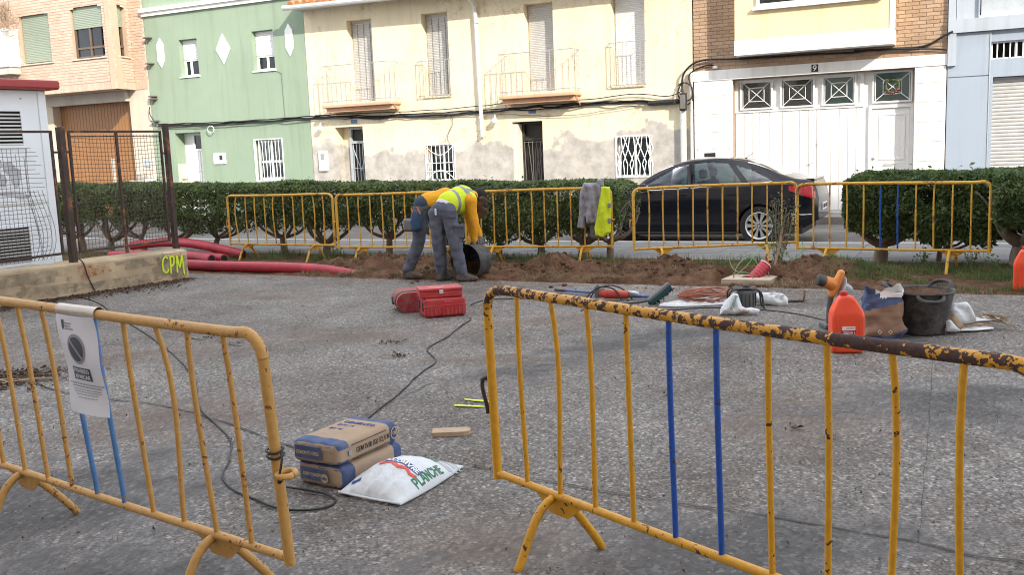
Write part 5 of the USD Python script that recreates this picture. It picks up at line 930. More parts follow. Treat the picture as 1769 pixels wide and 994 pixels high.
for xw in XW:
    for s in (-1, 1):
        wheel(xw, s)
    for s in (-1, 1):
        an = np.linspace(-.55, math.pi + .55, 24); e = np.array([[xw + .372 * math.cos(q), s * .885, RW + .372 * math.sin(q)] for q in an if RW + .372 * math.sin(q) > .2]); ins = e * [1, .62, 1]
        n = len(e); Vv = np.vstack([e, ins]); i = np.arange(n - 1); obj('wheel_arch', trimesh.Trimesh(np.vstack([Vv, [[xw, s * .62 * .885, RW]]]), np.vstack([np.stack([i, i + 1, i + n + 1], 1), np.stack([i, i + n + 1, i + n], 1), np.stack([i + n, i + n + 1, 0 * i + 2 * n], 1)]), process=False), 'car_black', car, CARF)
# shut lines, handles, mirror, trims laid on the near and far flanks
def yat(x, z):
    i = int(np.clip(round(x / L * (NX - 1)), 0, NX - 1)); o = np.argsort(V[i, :40, 2]); return float(np.interp(z, V[i, :40, 2][o], V[i, :40, 1][o]))
def onside(pts, r, s, n=14): return tube([(x, s * (yat(x, z) + .0005), z) for x, z in spline(pts, n)], r, 4)
for s in (-1, 1):
    obj('door_seam', [onside([(1.52, .96), (1.47, .7), (1.50, .30)], .004, s), onside([(2.57, 1.40), (2.575, 1.0), (2.60, .7), (2.58, .28)], .004, s), onside([(3.52, 1.06), (3.47, .85), (3.35, .62), (3.26, .30)], .004, s), onside([(1.5, .285), (2.4, .262), (3.3, .285)], .004, s)], 'car_seam', car, CARF)
    obj('window_trim', onside([(1.55, .955), (2.3, .985), (3.1, 1.02), (3.95, 1.08)], .007, s, 24), 'chrome', car, CARF)
    for xh in (2.40, 3.30): obj('door_handle', T(rbx(-.095, .095, -.014, .014, -.014, .014, .012), (xh, s * (yat(xh, .885) + .014), .885 + .0)), 'car_paint', car, CARF)
    obj('mirror', [T(rbx(-.075, .09, -.11, .09, -.06, .075, .055, 10), (1.74, s * 1.01, 1.02)), tube([(1.72, s * .88, .97), (1.72, s * .96, .985)], .022, 6)], 'car_paint', car, CARF)
    obj('window_pillar', [onside([(2.545, 1.0), (2.52, 1.38)], .03, s)], 'car_black', car, CARF)
obj('interior_floor', bx(1.3, 4.0, -.80, .80, .62, .72), 'seat_cloth', car, CARF); obj('dashboard', T(rbx(1.3, 1.72, -.74, .74, .72, .97, .05), (0, 0, 0)), 'seat_cloth', car, CARF); obj('parcel_shelf', bx(3.6, 4.1, -.7, .7, .88, 1.0), 'seat_cloth', car, CARF)
for xs_c, yy in ((2.45, -.38), (2.45, .38), (3.38, -.42), (3.38, .42)):
    se = obj('seat', [T(rbx(-.06, .09, -.25, .25, .65, 1.12, .06, 8), (xs_c, yy, 0), R=ry(.18)), T(rbx(-.5, .0, -.25, .25, .66, .82, .05), (xs_c, yy, 0))], 'seat_cloth', car, CARF); obj('headrest', T(rbx(.16, .27, -.13, .13, 1.14, 1.30, .045, 8), (xs_c, yy, 0)), 'seat_cloth', se, CARF)
obj('steering_wheel', tube([(1.98 + .06 * math.cos(q), -.38 + .18 * math.sin(q), 1.0 + .17 * math.cos(q)) for q in np.linspace(0, 6.283, 20)], .016, 6), 'seat_cloth', car, CARF)
obj('antenna', [tube([(3.30, 0, 1.44), (3.36, 0, 1.475)], .02, 6), tube([(3.33, 0, 1.46), (3.47, 0, 1.56)], .005, 5)], 'car_black', car, CARF)
obj('boot_lip', T(rbx(4.48, 4.62, -.62, .62, 1.072, 1.108, .015), (0, 0, 0)), 'car_paint', car, CARF)
npl = obj('number_plate', T(rbx(L + .006, L + .022, -.26, .26, .56, .68, .004), (0, 0, 0)), 'plastic_white', car, CARF)
for yy in (-.2, -.12, -.04, .06, .14, .2): obj('plate_mark', bx(L + .023, L + .026, yy - .022, yy + .022, .59, .655), 'ink', npl, CARF)
obj('bumper_chrome', [tube([(4.28, s_ * (yat(4.28, .50) + .004), .52), (4.46, s_ * (yat(4.46, .52) + .004), .515), (4.6, s_ * (yat(4.6, .52) + .004), .515)], .007, 5) for s_ in (-1, 1)], 'chrome', car, CARF)
# ---------------------------------------------------------------- the two workers
flat('skin_dark', (.085, .045, .028), .5, .12, 14); flat('hair_black', (.010, .009, .009), .8, .3, 60, .8, 160); flat('shirt_orange', (.72, .33, .012), .85, .10, 7, .35, 28)
flat('vest_yellow', (.58, .72, .02), .8, .08, 7, .35, 26); flat('reflective', (.22, .235, .23), .45, .1, 9); flat('trousers', (.068, .079, .115), .92, .22, 9, .6, 26, dust=.18); flat('boot', (.04, .04, .042), .8, .3, 16, .4, 50, dust=.35); flat('glove', (.12, .13, .135), .8, .25, 20)
flat('belt_navy', (.035, .05, .085), .85, .2); flat('belt_blue', (.035, .075, .15), .8, .2); flat('pouch', (.17, .16, .16), .9, .25); flat('white_cloth', (.62, .62, .64), .9, .1); flat('glove_dark', (.03, .03, .03), .8, .2)
def chain(bones, J, ref=.03, it=8, sm=True):
    """bones: (joint or point, radius, joint or point, radius[, flatten]); hulls of spheres joined to one surface and smoothed."""
    out = []
    for b in bones:
        ps = [(np.array(J[q] if isinstance(q, str) else q, float), r) for q, r in zip(b[0::2], b[1::2])]
        out.append(m3.Manifold.batch_hull([m3.Manifold.sphere(r, 18).translate(tuple(p)) for p, r in ps]))
    m = m3.Manifold.batch_boolean(out, m3.OpType.Add).refine_to_length(ref); t = tri(m); t.merge_vertices()
    if sm: trimesh.smoothing.filter_taubin(t, .5, -.52, it)
    return t
def crease(t, amp, sc, seed=0, stretch=(1, 1, 2.2)):
    n = t.vertex_normals; d = meshkit.fbm(t.vertices * np.asarray(stretch) * sc, 4, seed) - .5; t.vertices = t.vertices + n * (d * 2 * amp)[:, None]; return t
def hand(w, d, J, name, seed, side):
    """Bones of a half-closed hand from the wrist w along d: a palm, four fingers of their own lengths and a thumb off its side."""
    d = np.asarray(d, float) / np.linalg.norm(d); a = np.cross(d, [0, 0, 1.]); a = a / np.linalg.norm(a) * side if np.linalg.norm(a) > .1 else np.array([1., 0, 0]) * side; c = np.cross(a, d)
    w = np.asarray(w, float); k0, k1 = w + d * .085 + a * .032, w + d * .08 - a * .032; B = [(tuple(w), .026, tuple(k0), .013, tuple(k1), .013, tuple(w + d * .02), .027)]
    for i, l in enumerate((.068, .076, .07, .055)):
        b = k0 + (k1 - k0) * i / 3; m_ = b + d * l * .55 + c * .012; e = m_ + d * l * .35 + c * .036; B += [(tuple(b), .0105, tuple(m_), .0095), (tuple(m_), .0095, tuple(e), .0085)]
    tb = w + d * .03 + a * .024; tm = tb + a * .030 + d * .026 + c * .008; B += [(tuple(tb), .013, tuple(tm), .0105), (tuple(tm), .0105, tuple(tm + d * .028 + c * .014), .009)]
    return B
def headbones(J, look, upv):
    h = np.array(J['head']); l = np.asarray(look, float) / np.linalg.norm(look); u_ = np.asarray(upv, float); u_ = u_ - l * (u_ @ l); u_ /= np.linalg.norm(u_); s = np.cross(l, u_)
    P = lambda a, b, c: tuple(h + l * a + s * b + u_ * c)
    B = [(P(-.02, 0, .035), .092, P(.02, 0, .03), .082, P(.045, 0, -.055), .045), (P(.06, 0, -.085), .030, P(.02, .035, -.06), .035, P(.02, -.035, -.06), .035, P(.05, 0, 0), .05), (P(.088, 0, .008), .012, P(.108, 0, -.022), .013), (P(.092, -.018, -.055), .010, P(.092, .018, -.055), .010), (P(.08, -.045, .03), .014, P(.08, .045, .03), .014)]
    for k in (-1, 1): B.append((P(-.01, k * .086, .02), .016, P(-.015, k * .090, -.018), .011))
    B.append((P(-.03, 0, -.05), .055, J['neck'], .058)); return B, P
def worker(name, label, J, look, upv, legs, arms, vest, seed):
    t = thing(name, label, 'person', (J['pelvis'][0], J['pelvis'][1], 0)); B = []
    hb, P = headbones(J, look, upv); B += hb
    chest, waist, pel = np.array(J['chest']), np.array(J['waist']), np.array(J['pelvis']); shm = (np.array(J['shL']) + np.array(J['shR'])) / 2
    tor = [('hipL', .095, 'hipR', .095, 'pelvis', .11), ('pelvis', .115, 'waist', .115, 'hipL', .09, 'hipR', .09), ('waist', .115, 'chest', .13), ('chest', .13, 'shL', .075, 'shR', .075), ('neck', .06, 'shL', .065, 'shR', .065)]
    leg = []
    for s in legs: leg += [('hip' + s, .095, 'knee' + s, .066), ('knee' + s, .064, 'ank' + s, .046)]
    foot = [('ank' + s, .045, tuple(np.array(J['toe' + s]) + [0, 0, .015]), .032) for s in legs]
    arm, hands = [], []
    for s in arms:
        arm += [('sh' + s, .060, 'el' + s, .045), ('el' + s, .044, 'wr' + s, .030)]; hands += hand(J['wr' + s], np.array(J['hand' + s]) - J['wr' + s], J, s, seed, 1 if s == 'R' else -1)
    sh = lambda bones, k: [tuple((v * k if i % 2 else v) for i, v in enumerate(b)) for b in bones]
    obj('body', chain(sh(tor + leg + arm, .9) + foot + hb + hands, J, .012, 6), 'skin_dark', t, W, smooth=True)
    hair = chain([(P(-.035, 0, .05), .094, P(.01, 0, .062), .078, P(-.06, 0, -.02), .072)], J, .018, 3); obj('hair', crease(hair, .006, 60, seed, (1, 1, 1)), 'hair_black', t, W, smooth=True)
    for k in (-1, 1): obj('eye', sphere(P(.088, k * .032, .008), .011, 1), 'ink', t, W)
    tr = chain(sh([('hipL', .098, 'hipR', .098, 'pelvis', .118), ('pelvis', .12, tuple(pel * .55 + waist * .45), .118, 'hipL', .09, 'hipR', .09)], 1.08) + [b for s in legs for b in (('hip' + s, .108, 'knee' + s, .087), ('knee' + s, .087, tuple(np.array(J['ank' + s]) * .86 + np.array(J['knee' + s]) * .14), .076), (tuple(np.array(J['ank' + s]) * .86 + np.array(J['knee' + s]) * .14), .077, tuple(np.array(J['ank' + s]) + [0, 0, .04]), .072))], J, .022, 8)
    obj('trousers', crease(tr, .016, 8, seed), 'trousers', t, W, smooth=True)
    wst = pel * .35 + waist * .65
    st_ = sh([(tuple(wst), .115, 'waist', .122, 'chest', .137), ('chest', .15, 'shL', .083, 'shR', .083)], 1.08) + [(tuple(shm), .08, 'neck', .066)] + [b for s in arms for b in (('sh' + s, .078, 'el' + s, .062), ('el' + s, .062, tuple(np.array(J['wr' + s]) * .93 + np.array(J['el' + s]) * .07), .046))]
    obj('shirt', crease(chain(st_, J, .018, 6), .015, 9, seed + 3, (1, 1, 1)), 'shirt_orange', t, W, smooth=True)
    if vest:
        w0 = pel * .22 + waist * .78; vb = chain(sh([(tuple(w0), .118, 'waist', .126, 'chest', .143), ('waist', .11, 'chest', .156, tuple(chest + [.0, -.03, -.10]), .10), ('chest', .15, tuple(np.array(J['shL']) * .84 + shm * .16), .086, tuple(np.array(J['shR']) * .84 + shm * .16), .086), (tuple(shm), .10, 'chest', .14)], 1.13), J, .016, 8); vb = crease(vb, .007, 9, seed + 5, (1, 1, 1))
        # the grey bands lie in the vest: faces of it between planes along the trunk
        ax = shm - w0; ln = np.linalg.norm(ax); ax /= ln; lat = np.cross(ax, [0, 0, 1.]); lat /= np.linalg.norm(lat); fc = vb.triangles_center; q = (fc - w0) @ ax / ln; lt = (fc - w0) @ lat
        band = ((q > .24) & (q < .37)) | ((q > .64) & (q < .78))
        band |= (q >= .78) & (np.abs(np.abs(lt - .0) - .12) < .028)
        for nm, m_, mt in (('vest', ~band, 'vest_yellow'), ('reflective_band', band, 'reflective')):
            sub = vb.submesh([np.nonzero(m_)[0]], append=True); obj(nm, sub, mt, t, W, smooth=True)
    for s in legs:
        A_, T_ = np.array(J['ank' + s]), np.array(J['toe' + s]); dz = np.array([0, 0, 1.]); fwd = (T_ - A_) * [1, 1, 0]; fwd /= np.linalg.norm(fwd); g0 = np.array([A_[0], A_[1], .0])
        bt = chain([(tuple(A_ + [0, 0, .05]), .054, tuple(g0 - fwd * .035 + dz * .05), .046), (tuple(g0 - fwd * .045 + dz * .045), .043, tuple(g0 + fwd * .10 + dz * .045), .046, tuple(A_ + [0, 0, .02]), .05), (tuple(g0 + fwd * .10 + dz * .045), .044, tuple(g0 + fwd * .165 + dz * .037), .037)], J, .02, 5); bt.vertices[:, 2] = np.maximum(bt.vertices[:, 2], .004)
        obj('boot', crease(bt, .003, 30, seed), 'boot', t, W, smooth=True)
    for s in arms: obj('glove', crease(chain([tuple((v * 1.16 if i % 2 else v) for i, v in enumerate(b)) for b in hand(J['wr' + s], np.array(J['hand' + s]) - J['wr' + s], J, s, seed, 1 if s == 'R' else -1)] + [(tuple(np.array(J['wr' + s]) * .88 + np.array(J['el' + s]) * .12), .036, 'wr' + s, .032)], J, .008, 4), .0015, 60, seed), 'glove' if s == 'R' else 'glove_dark', t, W, smooth=True)
    return t, P
J1 = dict(pelvis=(-.86, 12.55, .94), hipL=(-.95, 12.56, .90), hipR=(-.78, 12.5, .89), kneeL=(-.94, 12.52, .48), kneeR=(-.71, 12.43, .48), ankL=(-.92, 12.55, .09), ankR=(-.64, 12.40, .09), toeL=(-.80, 12.66, .02), toeR=(-.46, 12.38, .02), waist=(-.80, 12.62, 1.03), chest=(-.62, 12.82, 1.07), shR=(-.50, 12.70, 1.04), shL=(-.60, 13.03, 1.10), neck=(-.47, 12.94, 1.09), head=(-.40, 13.02, 1.035), elR=(-.47, 12.72, .74), wrR=(-.49, 12.76, .49), handR=(-.465, 12.76, .36), elL=(-.48, 13.04, .76), wrL=(-.50, 13.0, .50), handL=(-.50, 12.98, .38))
t1, P1_ = worker('person', 'worker in yellow hi-vis vest and grey trousers, bent over with back to the viewer', J1, (.75, .25, -.62), (.62, .2, .75), 'LR', 'RL', True, 11)
obj('waist_band', chain([(tuple(np.array(J1['pelvis']) * .52 + np.array(J1['waist']) * .48), .133, tuple(np.array(J1['pelvis']) * .40 + np.array(J1['waist']) * .60), .136)], J1, .03, 4), 'white_cloth', t1, W, smooth=True)
def patch(name, cx_, cy_, cz, w, h_, tilt, mt, t, dep=.02): obj(name, T(rbx(-w / 2, w / 2, -dep, dep, -h_ / 2, h_ / 2, .012, 8), (cx_, cy_, cz), R=rzm(.15) @ ry(tilt)), mt, t, W)
patch('leg_pocket', -.655, 12.395, .66, .14, .17, .12, 'trousers', t1, .022); patch('pocket_flap', -.66, 12.383, .73, .15, .045, .12, 'trousers', t1, .022); patch('back_pocket', -.74, 12.392, .89, .12, .11, .1, 'trousers', t1, .012); patch('belt_loop', -.95, 12.44, .92, .025, .09, 0, 'white_cloth', t1, .01)
J2 = dict(pelvis=(-1.15, 12.97, .95), hipL=(-1.19, 12.93, .90), hipR=(-1.05, 13.12, .89), kneeL=(-1.23, 12.90, .50), ankL=(-1.40, 12.87, .10), toeL=(-1.20, 12.76, .03), kneeR=(-.95, 13.12, .46), ankR=(-.98, 13.14, .10), toeR=(-.78, 13.1, .03), waist=(-1.10, 13.0, 1.02), chest=(-.86, 13.12, 1.05), neck=(-.50, 13.24, .95), shL=(-.58, 13.08, .99), shR=(-.60, 13.40, 1.01), head=(-.40, 13.22, .885), elL=(-.53, 13.08, .72), wrL=(-.50, 13.05, .50), handL=(-.48, 13.02, .38), elR=(-.50, 13.42, .75), wrR=(-.42, 13.3, .50), handR=(-.38, 13.22, .38))
t2, P2_ = worker('person', 'worker in orange top with blue tool belt, bent behind the one in the vest', J2, (.8, -.1, -.58), (.55, 0, .8), 'LR', 'LR', False, 23)
tb = obj('tool_belt', chain([(tuple(np.array(J2['pelvis']) + [-.01, -.01, .05]), .126, tuple(np.array(J2['pelvis']) + [-.01, 0, .02]), .128)], J2, .03, 4), 'belt_navy', t2, W, smooth=True)
obj('pouch', [T(inflate(Polygon([(-.05, .12), (.05, .12), (.075, -.02), (.05, -.13), (-.03, -.14), (-.07, -.03)]).buffer(.015), .04, .05, .014, .014, 20, 1), (-1.24, 12.81, .80), R=rzm(-.2) @ rx(math.pi / 2))], 'belt_blue', t2, W, smooth=True)
obj('pouch', [T(inflate(sbox(-.075, -.07, .075, .07).buffer(.02), .05, .04, .02, .01, 20, 2), (-1.34, 12.90, .73), R=rzm(-.5) @ rx(math.pi / 2))], 'pouch', t2, W, smooth=True)
flat('tool_orange', (.55, .15, .03), .5, .1); obj('hand_tool', [tube([(-1.22, 12.78, .98), (-1.18, 12.77, .88)], .012, 6), tube([(-1.30, 12.80, .97), (-1.27, 12.79, .86)], .010, 6)], 'tool_orange', t2, W)
# black rubber bucket they hold on its side
flat('rubber', (.016, .017, .019), .55, .35, 16, .3, 60, dust=.22); flat('rubber_dusty', (.03, .031, .035), .7, .5, 12, .3, 60, dust=.3)
BD = np.array([.52, .80, .0]); BD /= np.linalg.norm(BD); BF = mat((-.60, 12.58, .235), R=rot_to(BD) * 1.14)
bk = thing('rubber_bucket', 'black rubber bucket lying on its side, held by the workers', 'bucket', (-.48, 12.8, 0))
prof = [(.0, .33), (.150, .33), (.165, .32), (.19, .05), (.203, .0), (.212, -.004), (.210, .014), (.200, .03), (.178, .30), (.150, .345), (0, .345)]
obj('shell', T(revolve(prof, 40)), 'rubber_dusty', bk, BF, smooth=35)
for k in (0, 1):
    a_ = k * math.pi + 1.2; p = [(.205 * math.cos(a_ + q), .205 * math.sin(a_ + q), .0) for q in (-.35, .35)]; m_ = (.285 * math.cos(a_), .285 * math.sin(a_), -.02)
    obj('handle', tube(spline([p[0], (.265 * math.cos(a_ - .22), .265 * math.sin(a_ - .22), -.015), m_, (.265 * math.cos(a_ + .22), .265 * math.sin(a_ + .22), -.015), p[1]], 14), .013, 7), 'rubber', bk, BF, smooth=True)
obj('earth', T(grid(np.linspace(-.12, .12, 14), np.linspace(-.16, -.02, 10), lambda x, y: .20 + .09 * meshkit.fbm(np.stack([x * 9, y * 9, 0 * x], -1), 3))), 'soil', bk, BF)
# grey jacket and yellow vest hung on the barrier
def hang(pts): return Polygon([(x, z) for x, z in pts])
flat('jacket_grey', (.26, .26, .30), .95, .1, 12, .5, 60)
HY = ABY; hx = AB1 - u_ * .02; HF = mat((hx[0], hx[1], 0), HY) @ basis((0, -.035, 0), (1, 0, 0), (0, 0, 1))
jk = thing('grey_jacket', 'grey jacket draped over the barrier beside a yellow vest', 'jacket', (hx[0] - .25, hx[1], 1.1), HY)
fold = lambda x, y: .022 * np.sin(x * 34 + 3 * np.sin(y * 5)) + .012 * np.sin(x * 61 + y * 9)
TZ = BC + BH_
obj('front', inflate(hang([(-.36, TZ + .09), (-.10, TZ + .075), (-.07, TZ - .05), (-.11, TZ - .30), (-.16, TZ - .48), (-.335, TZ - .50), (-.348, TZ - .40), (-.358, TZ - .48), (-.37, TZ - .57), (-.475, TZ - .55), (-.44, TZ - .35), (-.42, TZ - .05)]), .05, .06, .011, .02, 14, 5, fold=fold), 'jacket_grey', jk, HF, smooth=True)
obj('lining', inflate(hang([(-.32, TZ - .35), (-.12, TZ - .35), (-.16, TZ - .72), (-.29, TZ - .70)]), .02, .03, .013, .01, 14, 6), 'pouch', jk, HF @ mat((0, 0, -.04)), smooth=True)
obj('collar', inflate(hang([(-.18, TZ + .02), (-.16, TZ + .135), (-.07, TZ + .13), (-.06, TZ + .02)]), .025, .03, .012, .01, 20, 7), 'jacket_grey', jk, HF @ mat((0, 0, .02)), smooth=True)
obj('back', inflate(hang([(-.40, TZ + .06), (-.10, TZ + .06), (-.13, TZ - .40), (-.38, TZ - .42)]), .02, .03, .014, .012, 14, 8), 'jacket_grey', jk, HF @ mat((0, 0, -.085)), smooth=True)
hv = thing('hanging_vest', 'fluorescent yellow vest hung on the barrier end, right of the grey jacket', 'vest', (hx[0] - .05, hx[1], 1.05), HY)
obj('front', inflate(hang([(-.10, TZ + .035), (.025, TZ + .02), (.035, TZ - .35), (.02, TZ - .62), (-.10, TZ - .69), (-.20, TZ - .665), (-.215, TZ - .56), (-.17, TZ - .33), (-.12, TZ - .1)]), .028, .04, .011, .014, 13, 9, fold=lambda x, y: .016 * np.sin(x * 40 + y * 6)), 'vest_yellow', hv, HF @ mat((0, 0, .03)), smooth=True)
for z in (-.235, -.45): obj('reflective_band', T(rbx(-.012, .034, TZ + z - .035, TZ + z + .035, .03, .062, .01), (0, 0, 0)), 'reflective', hv, HF)
# ---------------------------------------------------------------- cement bags and plaster sack
flat('kraft', (.35, .25, .165), .85, .08, 8, .3, 22, dust=.2); flat('bag_blue', (.035, .066, .165), .7, .12, 8, .3, 22, dust=.2); flat('kraft_dirty', (.25, .16, .11), .9, .16, 7, .3, 30)
flat('kraft_print', (.45, .33, .22), .8, .05)
CL, CW = .50, .31
def cement_bag(label, corner, yaw, z0, hgt, seed, upper):
    F = mat((*corner, z0), yaw); t = thing('cement_bag', label, 'cement bag', (*corner, z0), yaw, group='cement bags')
    s = m3.Manifold.sphere(.032, 16); hull = m3.Manifold.batch_hull([s.translate((x, y, z)) for x in (.032, CL - .032) for y in (.032, CW - .032) for z in (.033, hgt - .033)] + [s.translate((x, y, hgt - .027)) for x in (.14, CL - .14) for y in (.1, CW - .1)]).refine_to_length(.007); b = tri(hull)
    v = b.vertices; n = b.vertex_normals; d = (meshkit.fbm(v * [9, 9, 14] + seed, 4, seed) - .5) * .022 * np.clip(np.abs(n[:, 2]), .25, 1); d += .004 * np.sin(v[:, 1] * 60 + seed) * np.exp(-v[:, 0] / .05) * (n[:, 2] > .5); b.vertices = v + n * d[:, None]
    ends = (.085, CL - .075) if upper else (.10, CL - .08)
    parts = []
    A = b.slice_plane((ends[0], 0, 0), (-1, 0, 0)); M = b.slice_plane((ends[0], 0, 0), (1, 0, 0)).slice_plane((ends[1], 0, 0), (-1, 0, 0)); Z = b.slice_plane((ends[1], 0, 0), (1, 0, 0))
    fn = A.face_normals; c = A.triangles_center; flap = (fn[:, 0] < -.75)
    if upper: flap |= (fn[:, 1] < -.6) & (c[:, 2] > .028) & (c[:, 2] < hgt - .035)
    kraft = trimesh.util.concatenate([M, A.submesh([np.nonzero(flap)[0]], append=True)]); blue = trimesh.util.concatenate([Z, A.submesh([np.nonzero(~flap)[0]], append=True)])
    obj('paper', kraft, 'kraft', t, F, smooth=50); obj('blue_print', blue, 'bag_blue', t, F, smooth=50)
    return t, F
c0 = (-.905, 4.655)
t, F = cement_bag('lower kraft cement bag, upside down under the other one', (c0[0] + .012, c0[1] + .0), 1.016, .0, .118, 3, False)
E_ = F @ basis((-.0085, CW - .035, .02), (0, -1, 0), (0, 0, 1))
obj('label', poly(sbox(0, .012, .185, .076), .002), 'bag_blue', t, E_)
m = txt('CEMENTO GRIS', .016, .002, True, .145); m.apply_transform(mat((0, 0, 0), math.pi)); m.apply_translation((.165, .052, .0018)); obj('lettering', m, 'kraft_print', t, E_)
obj('roundel', poly(Point(.165, .032).buffer(.028).difference(Point(.165, .032).buffer(.025)), .002, .002), 'bag_blue', t, E_); obj('roundel', poly(Point(.165, .032).buffer(.0245), .001, .0021), 'kraft_print', t, E_)
m = txt('CBN', .012, .002, True); m.apply_transform(mat((0, 0, 0), math.pi)); m.apply_translation((.181, .038, .003)); obj('lettering', m, 'bag_blue', t, E_)
t, F = cement_bag('upper kraft cement bag with CEM IV/B (Q) 32,5 N printed on its side', c0, 1.016 + .03, .115, .122, 7, True)
E_ = F @ basis((-.0085, CW - .03, .02), (0, -1, 0), (0, 0, 1))
obj('label', poly(sbox(.0, .014, .175, .080), .002), 'bag_blue', t, E_); m = txt('CEMENTO GRIS', .017, .002, True, .15); m.apply_translation((.01, .036, .0018)); obj('lettering', m, 'kraft_print', t, E_)
S_ = F @ basis((0, -.0045, 0), (1, 0, 0), (0, 0, 1))
m = txt('CEM IV/B (Q) 32,5 N', .026, .002, False, .275); m.apply_translation((.138, .047, 0)); obj('lettering', m, 'ink', t, S_)
obj('printed_line', [poly(sbox(.10, .095, .39, .0985), .003), poly(sbox(.10, .022, .41, .0255), .003)], 'ink', t, S_); obj('printed_mark', poly(sbox(.075, .048, .10, .073), .003), 'ink_grey', t, S_)
obj('roundel', poly(Point(.462, .062).buffer(.034).difference(Point(.462, .062).buffer(.029)), .003), 'kraft_print', t, S_); m = txt('CBN', .014, .003, True); m.apply_translation((.444, .056, 0)); obj('lettering', m, 'kraft_print', t, S_)
T_ = F @ basis((.16, CW - .03, .1265), (0, -1, 0), (1, 0, 0))
for s_, y, h_, w_ in (('CEMENTO', .175, .030, .20), ('GRIS', .115, .030, .11), ('25 kg', .055, .022, .09)): m = txt(s_, h_, .003, False, w_); m.apply_translation((.04, y, 0)); obj('lettering', m, 'ink_blue', t, T_)
# white woven sack
flat('sack_white', (.60, .63, .65), .55, .05, 6, .2, 24, dust=.12); flat('ink_green', (.012, .16, .07), .5, .08); flat('ink_red', (.62, .06, .04), .5, .08); flat('sack_grey', (.40, .43, .46), .5, .06)
SKF = mat((-.575, 4.405, .004), 1.00)
sk = thing('plaster_sack', 'full white woven sack reading PLANCHE beside the cement bags', 'sack', (-.575, 4.405, 0), 1.00)
nu, nv = 90, 70; uu, vv = np.meshgrid(np.linspace(0, 1, nu), np.linspace(0, 1, nv), indexing='ij')
A_, B_, C_, D_ = [np.array(q) for q in ((.0, .0), (-.01, .385), (.46, .385), (.60, .055))]      # near right, near left, far left and far right corners
xy = ((1 - uu) * (1 - vv))[..., None] * A_ + ((1 - uu) * vv)[..., None] * B_ + (uu * vv)[..., None] * C_ + (uu * (1 - vv))[..., None] * D_
bow = np.sin(math.pi * uu) ; xy[..., 1] += (vv - .5) * .035 * bow; xy[..., 0] += .02 * np.sin(math.pi * vv) * (uu - .5) * -1
fu, fv = np.sin(math.pi * np.clip(uu, 0, 1) ** .92) ** .62, np.sin(math.pi * vv) ** .62
zz_ = .122 * fu * fv; q3 = np.stack([xy[..., 0] * 11, xy[..., 1] * 11, 0 * uu], -1)
zz_ += fv * fu ** .3 * ((meshkit.fbm(q3, 5, 4) - .5) * .030 + (.010 * np.sin(vv * 26 + 2.6 * np.sin(uu * 8)) + .006 * np.sin(vv * 49 + uu * 9)) * np.exp(-uu / .16) + .007 * np.sin(vv * 22 + 1.5) * np.exp(-(1 - uu) / .10))
zz_ = np.maximum(zz_, .0) + .010; top = np.concatenate([xy, zz_[..., None]], -1).reshape(-1, 3); bot = np.concatenate([xy, 0 * zz_[..., None] + .002], -1).reshape(-1, 3)
ii_, jj_ = np.meshgrid(np.arange(nu - 1), np.arange(nv - 1), indexing='ij'); a = (ii_ * nv + jj_).ravel(); tf = np.vstack([np.stack([a, a + nv, a + nv + 1], 1), np.stack([a, a + nv + 1, a + 1], 1)])
rim = np.r_[np.arange(nu) * nv, (nu - 1) * nv + np.arange(nv), (np.arange(nu) * nv + nv - 1)[::-1], np.arange(nv)[::-1]]; N0 = nu * nv; e0, e1 = rim[:-1], rim[1:]
sm_ = trimesh.Trimesh(np.vstack([top, bot]), np.vstack([tf, tf[:, ::-1] + N0, np.stack([e0, e0 + N0, e1 + N0], 1), np.stack([e0, e1 + N0, e1], 1)]), process=False); sv = sm_.vertices
obj('sack', sm_, 'sack_white', sk, SKF, smooth=True)
from scipy.interpolate import LinearNDInterpolator
hv_ = sv[:len(sv) // 2]; SZ = LinearNDInterpolator(hv_[:, :2], hv_[:, 2], 0.0)
def on_sack(m, o, xd, lift=.0022):
    m = tri(m).subdivide_to_size(.012) if hasattr(m, 'subdivide_to_size') else m
    xd = np.asarray(xd, float) / np.linalg.norm(xd); yd = np.array([-xd[1], xd[0]]); v = m.vertices; q = np.asarray(o) + v[:, :1] * xd + v[:, 1:2] * yd
    m.vertices = np.c_[q, SZ(q) + lift + v[:, 2] * .6]; return m
obj('lettering', on_sack(txt('PLANCHE', .042, .002, True, .245), (.155, .010), (1, .09)), 'ink_green', sk, SKF, label='green word PLANCHE on the near flank')
obj('lettering', on_sack(txt('PLANCHE', .032, .002, True, .20), (.405, .30), (.12, -1)), 'ink_green', sk, SKF)
obj('logo_band', on_sack(poly(sbox(0, 0, .215, .046), .001), (.19, .265), (.1, -1), .0018), 'ink_blue', sk, SKF); obj('logo_letters', on_sack(txt('ALCOMVRE', .034, .002, True, .20), (.197, .258), (.1, -1), .0036), 'number_white', sk, SKF)
obj('logo_band', on_sack(poly(Polygon([(0, 0), (.09, .004), (.12, -.012), (.16, .006), (.19, -.012), (.22, -.002), (.215, -.026), (.19, -.034), (.16, -.016), (.12, -.032), (.08, -.014), (0, -.016)]), .001), (.182, .27), (.1, -1), .0024), 'ink_red', sk, SKF)
for x, w_ in ((.415, .034), (.468, .02), (.505, .012)): obj('grey_band', on_sack(poly(sbox(0, 0, .30, w_), .001), (x, .325), (.1, -1), .0016), 'sack_grey', sk, SKF)
obj('print_block', on_sack(poly(sbox(0, 0, .05, .022), .001), (.035, .34), (.35, -1)), 'ink_blue', sk, SKF)
obj('seam', tube([(x, y, .012) for x, y in spline([(.0, .0), (-.012, .2), (-.01, .385)], 12)], .006, 6), 'sack_white', sk, SKF)
t = thing('wooden_float', 'pale wooden board lying on the asphalt right of the cement bags', 'board', (-.39, 5.57, 0), .02)
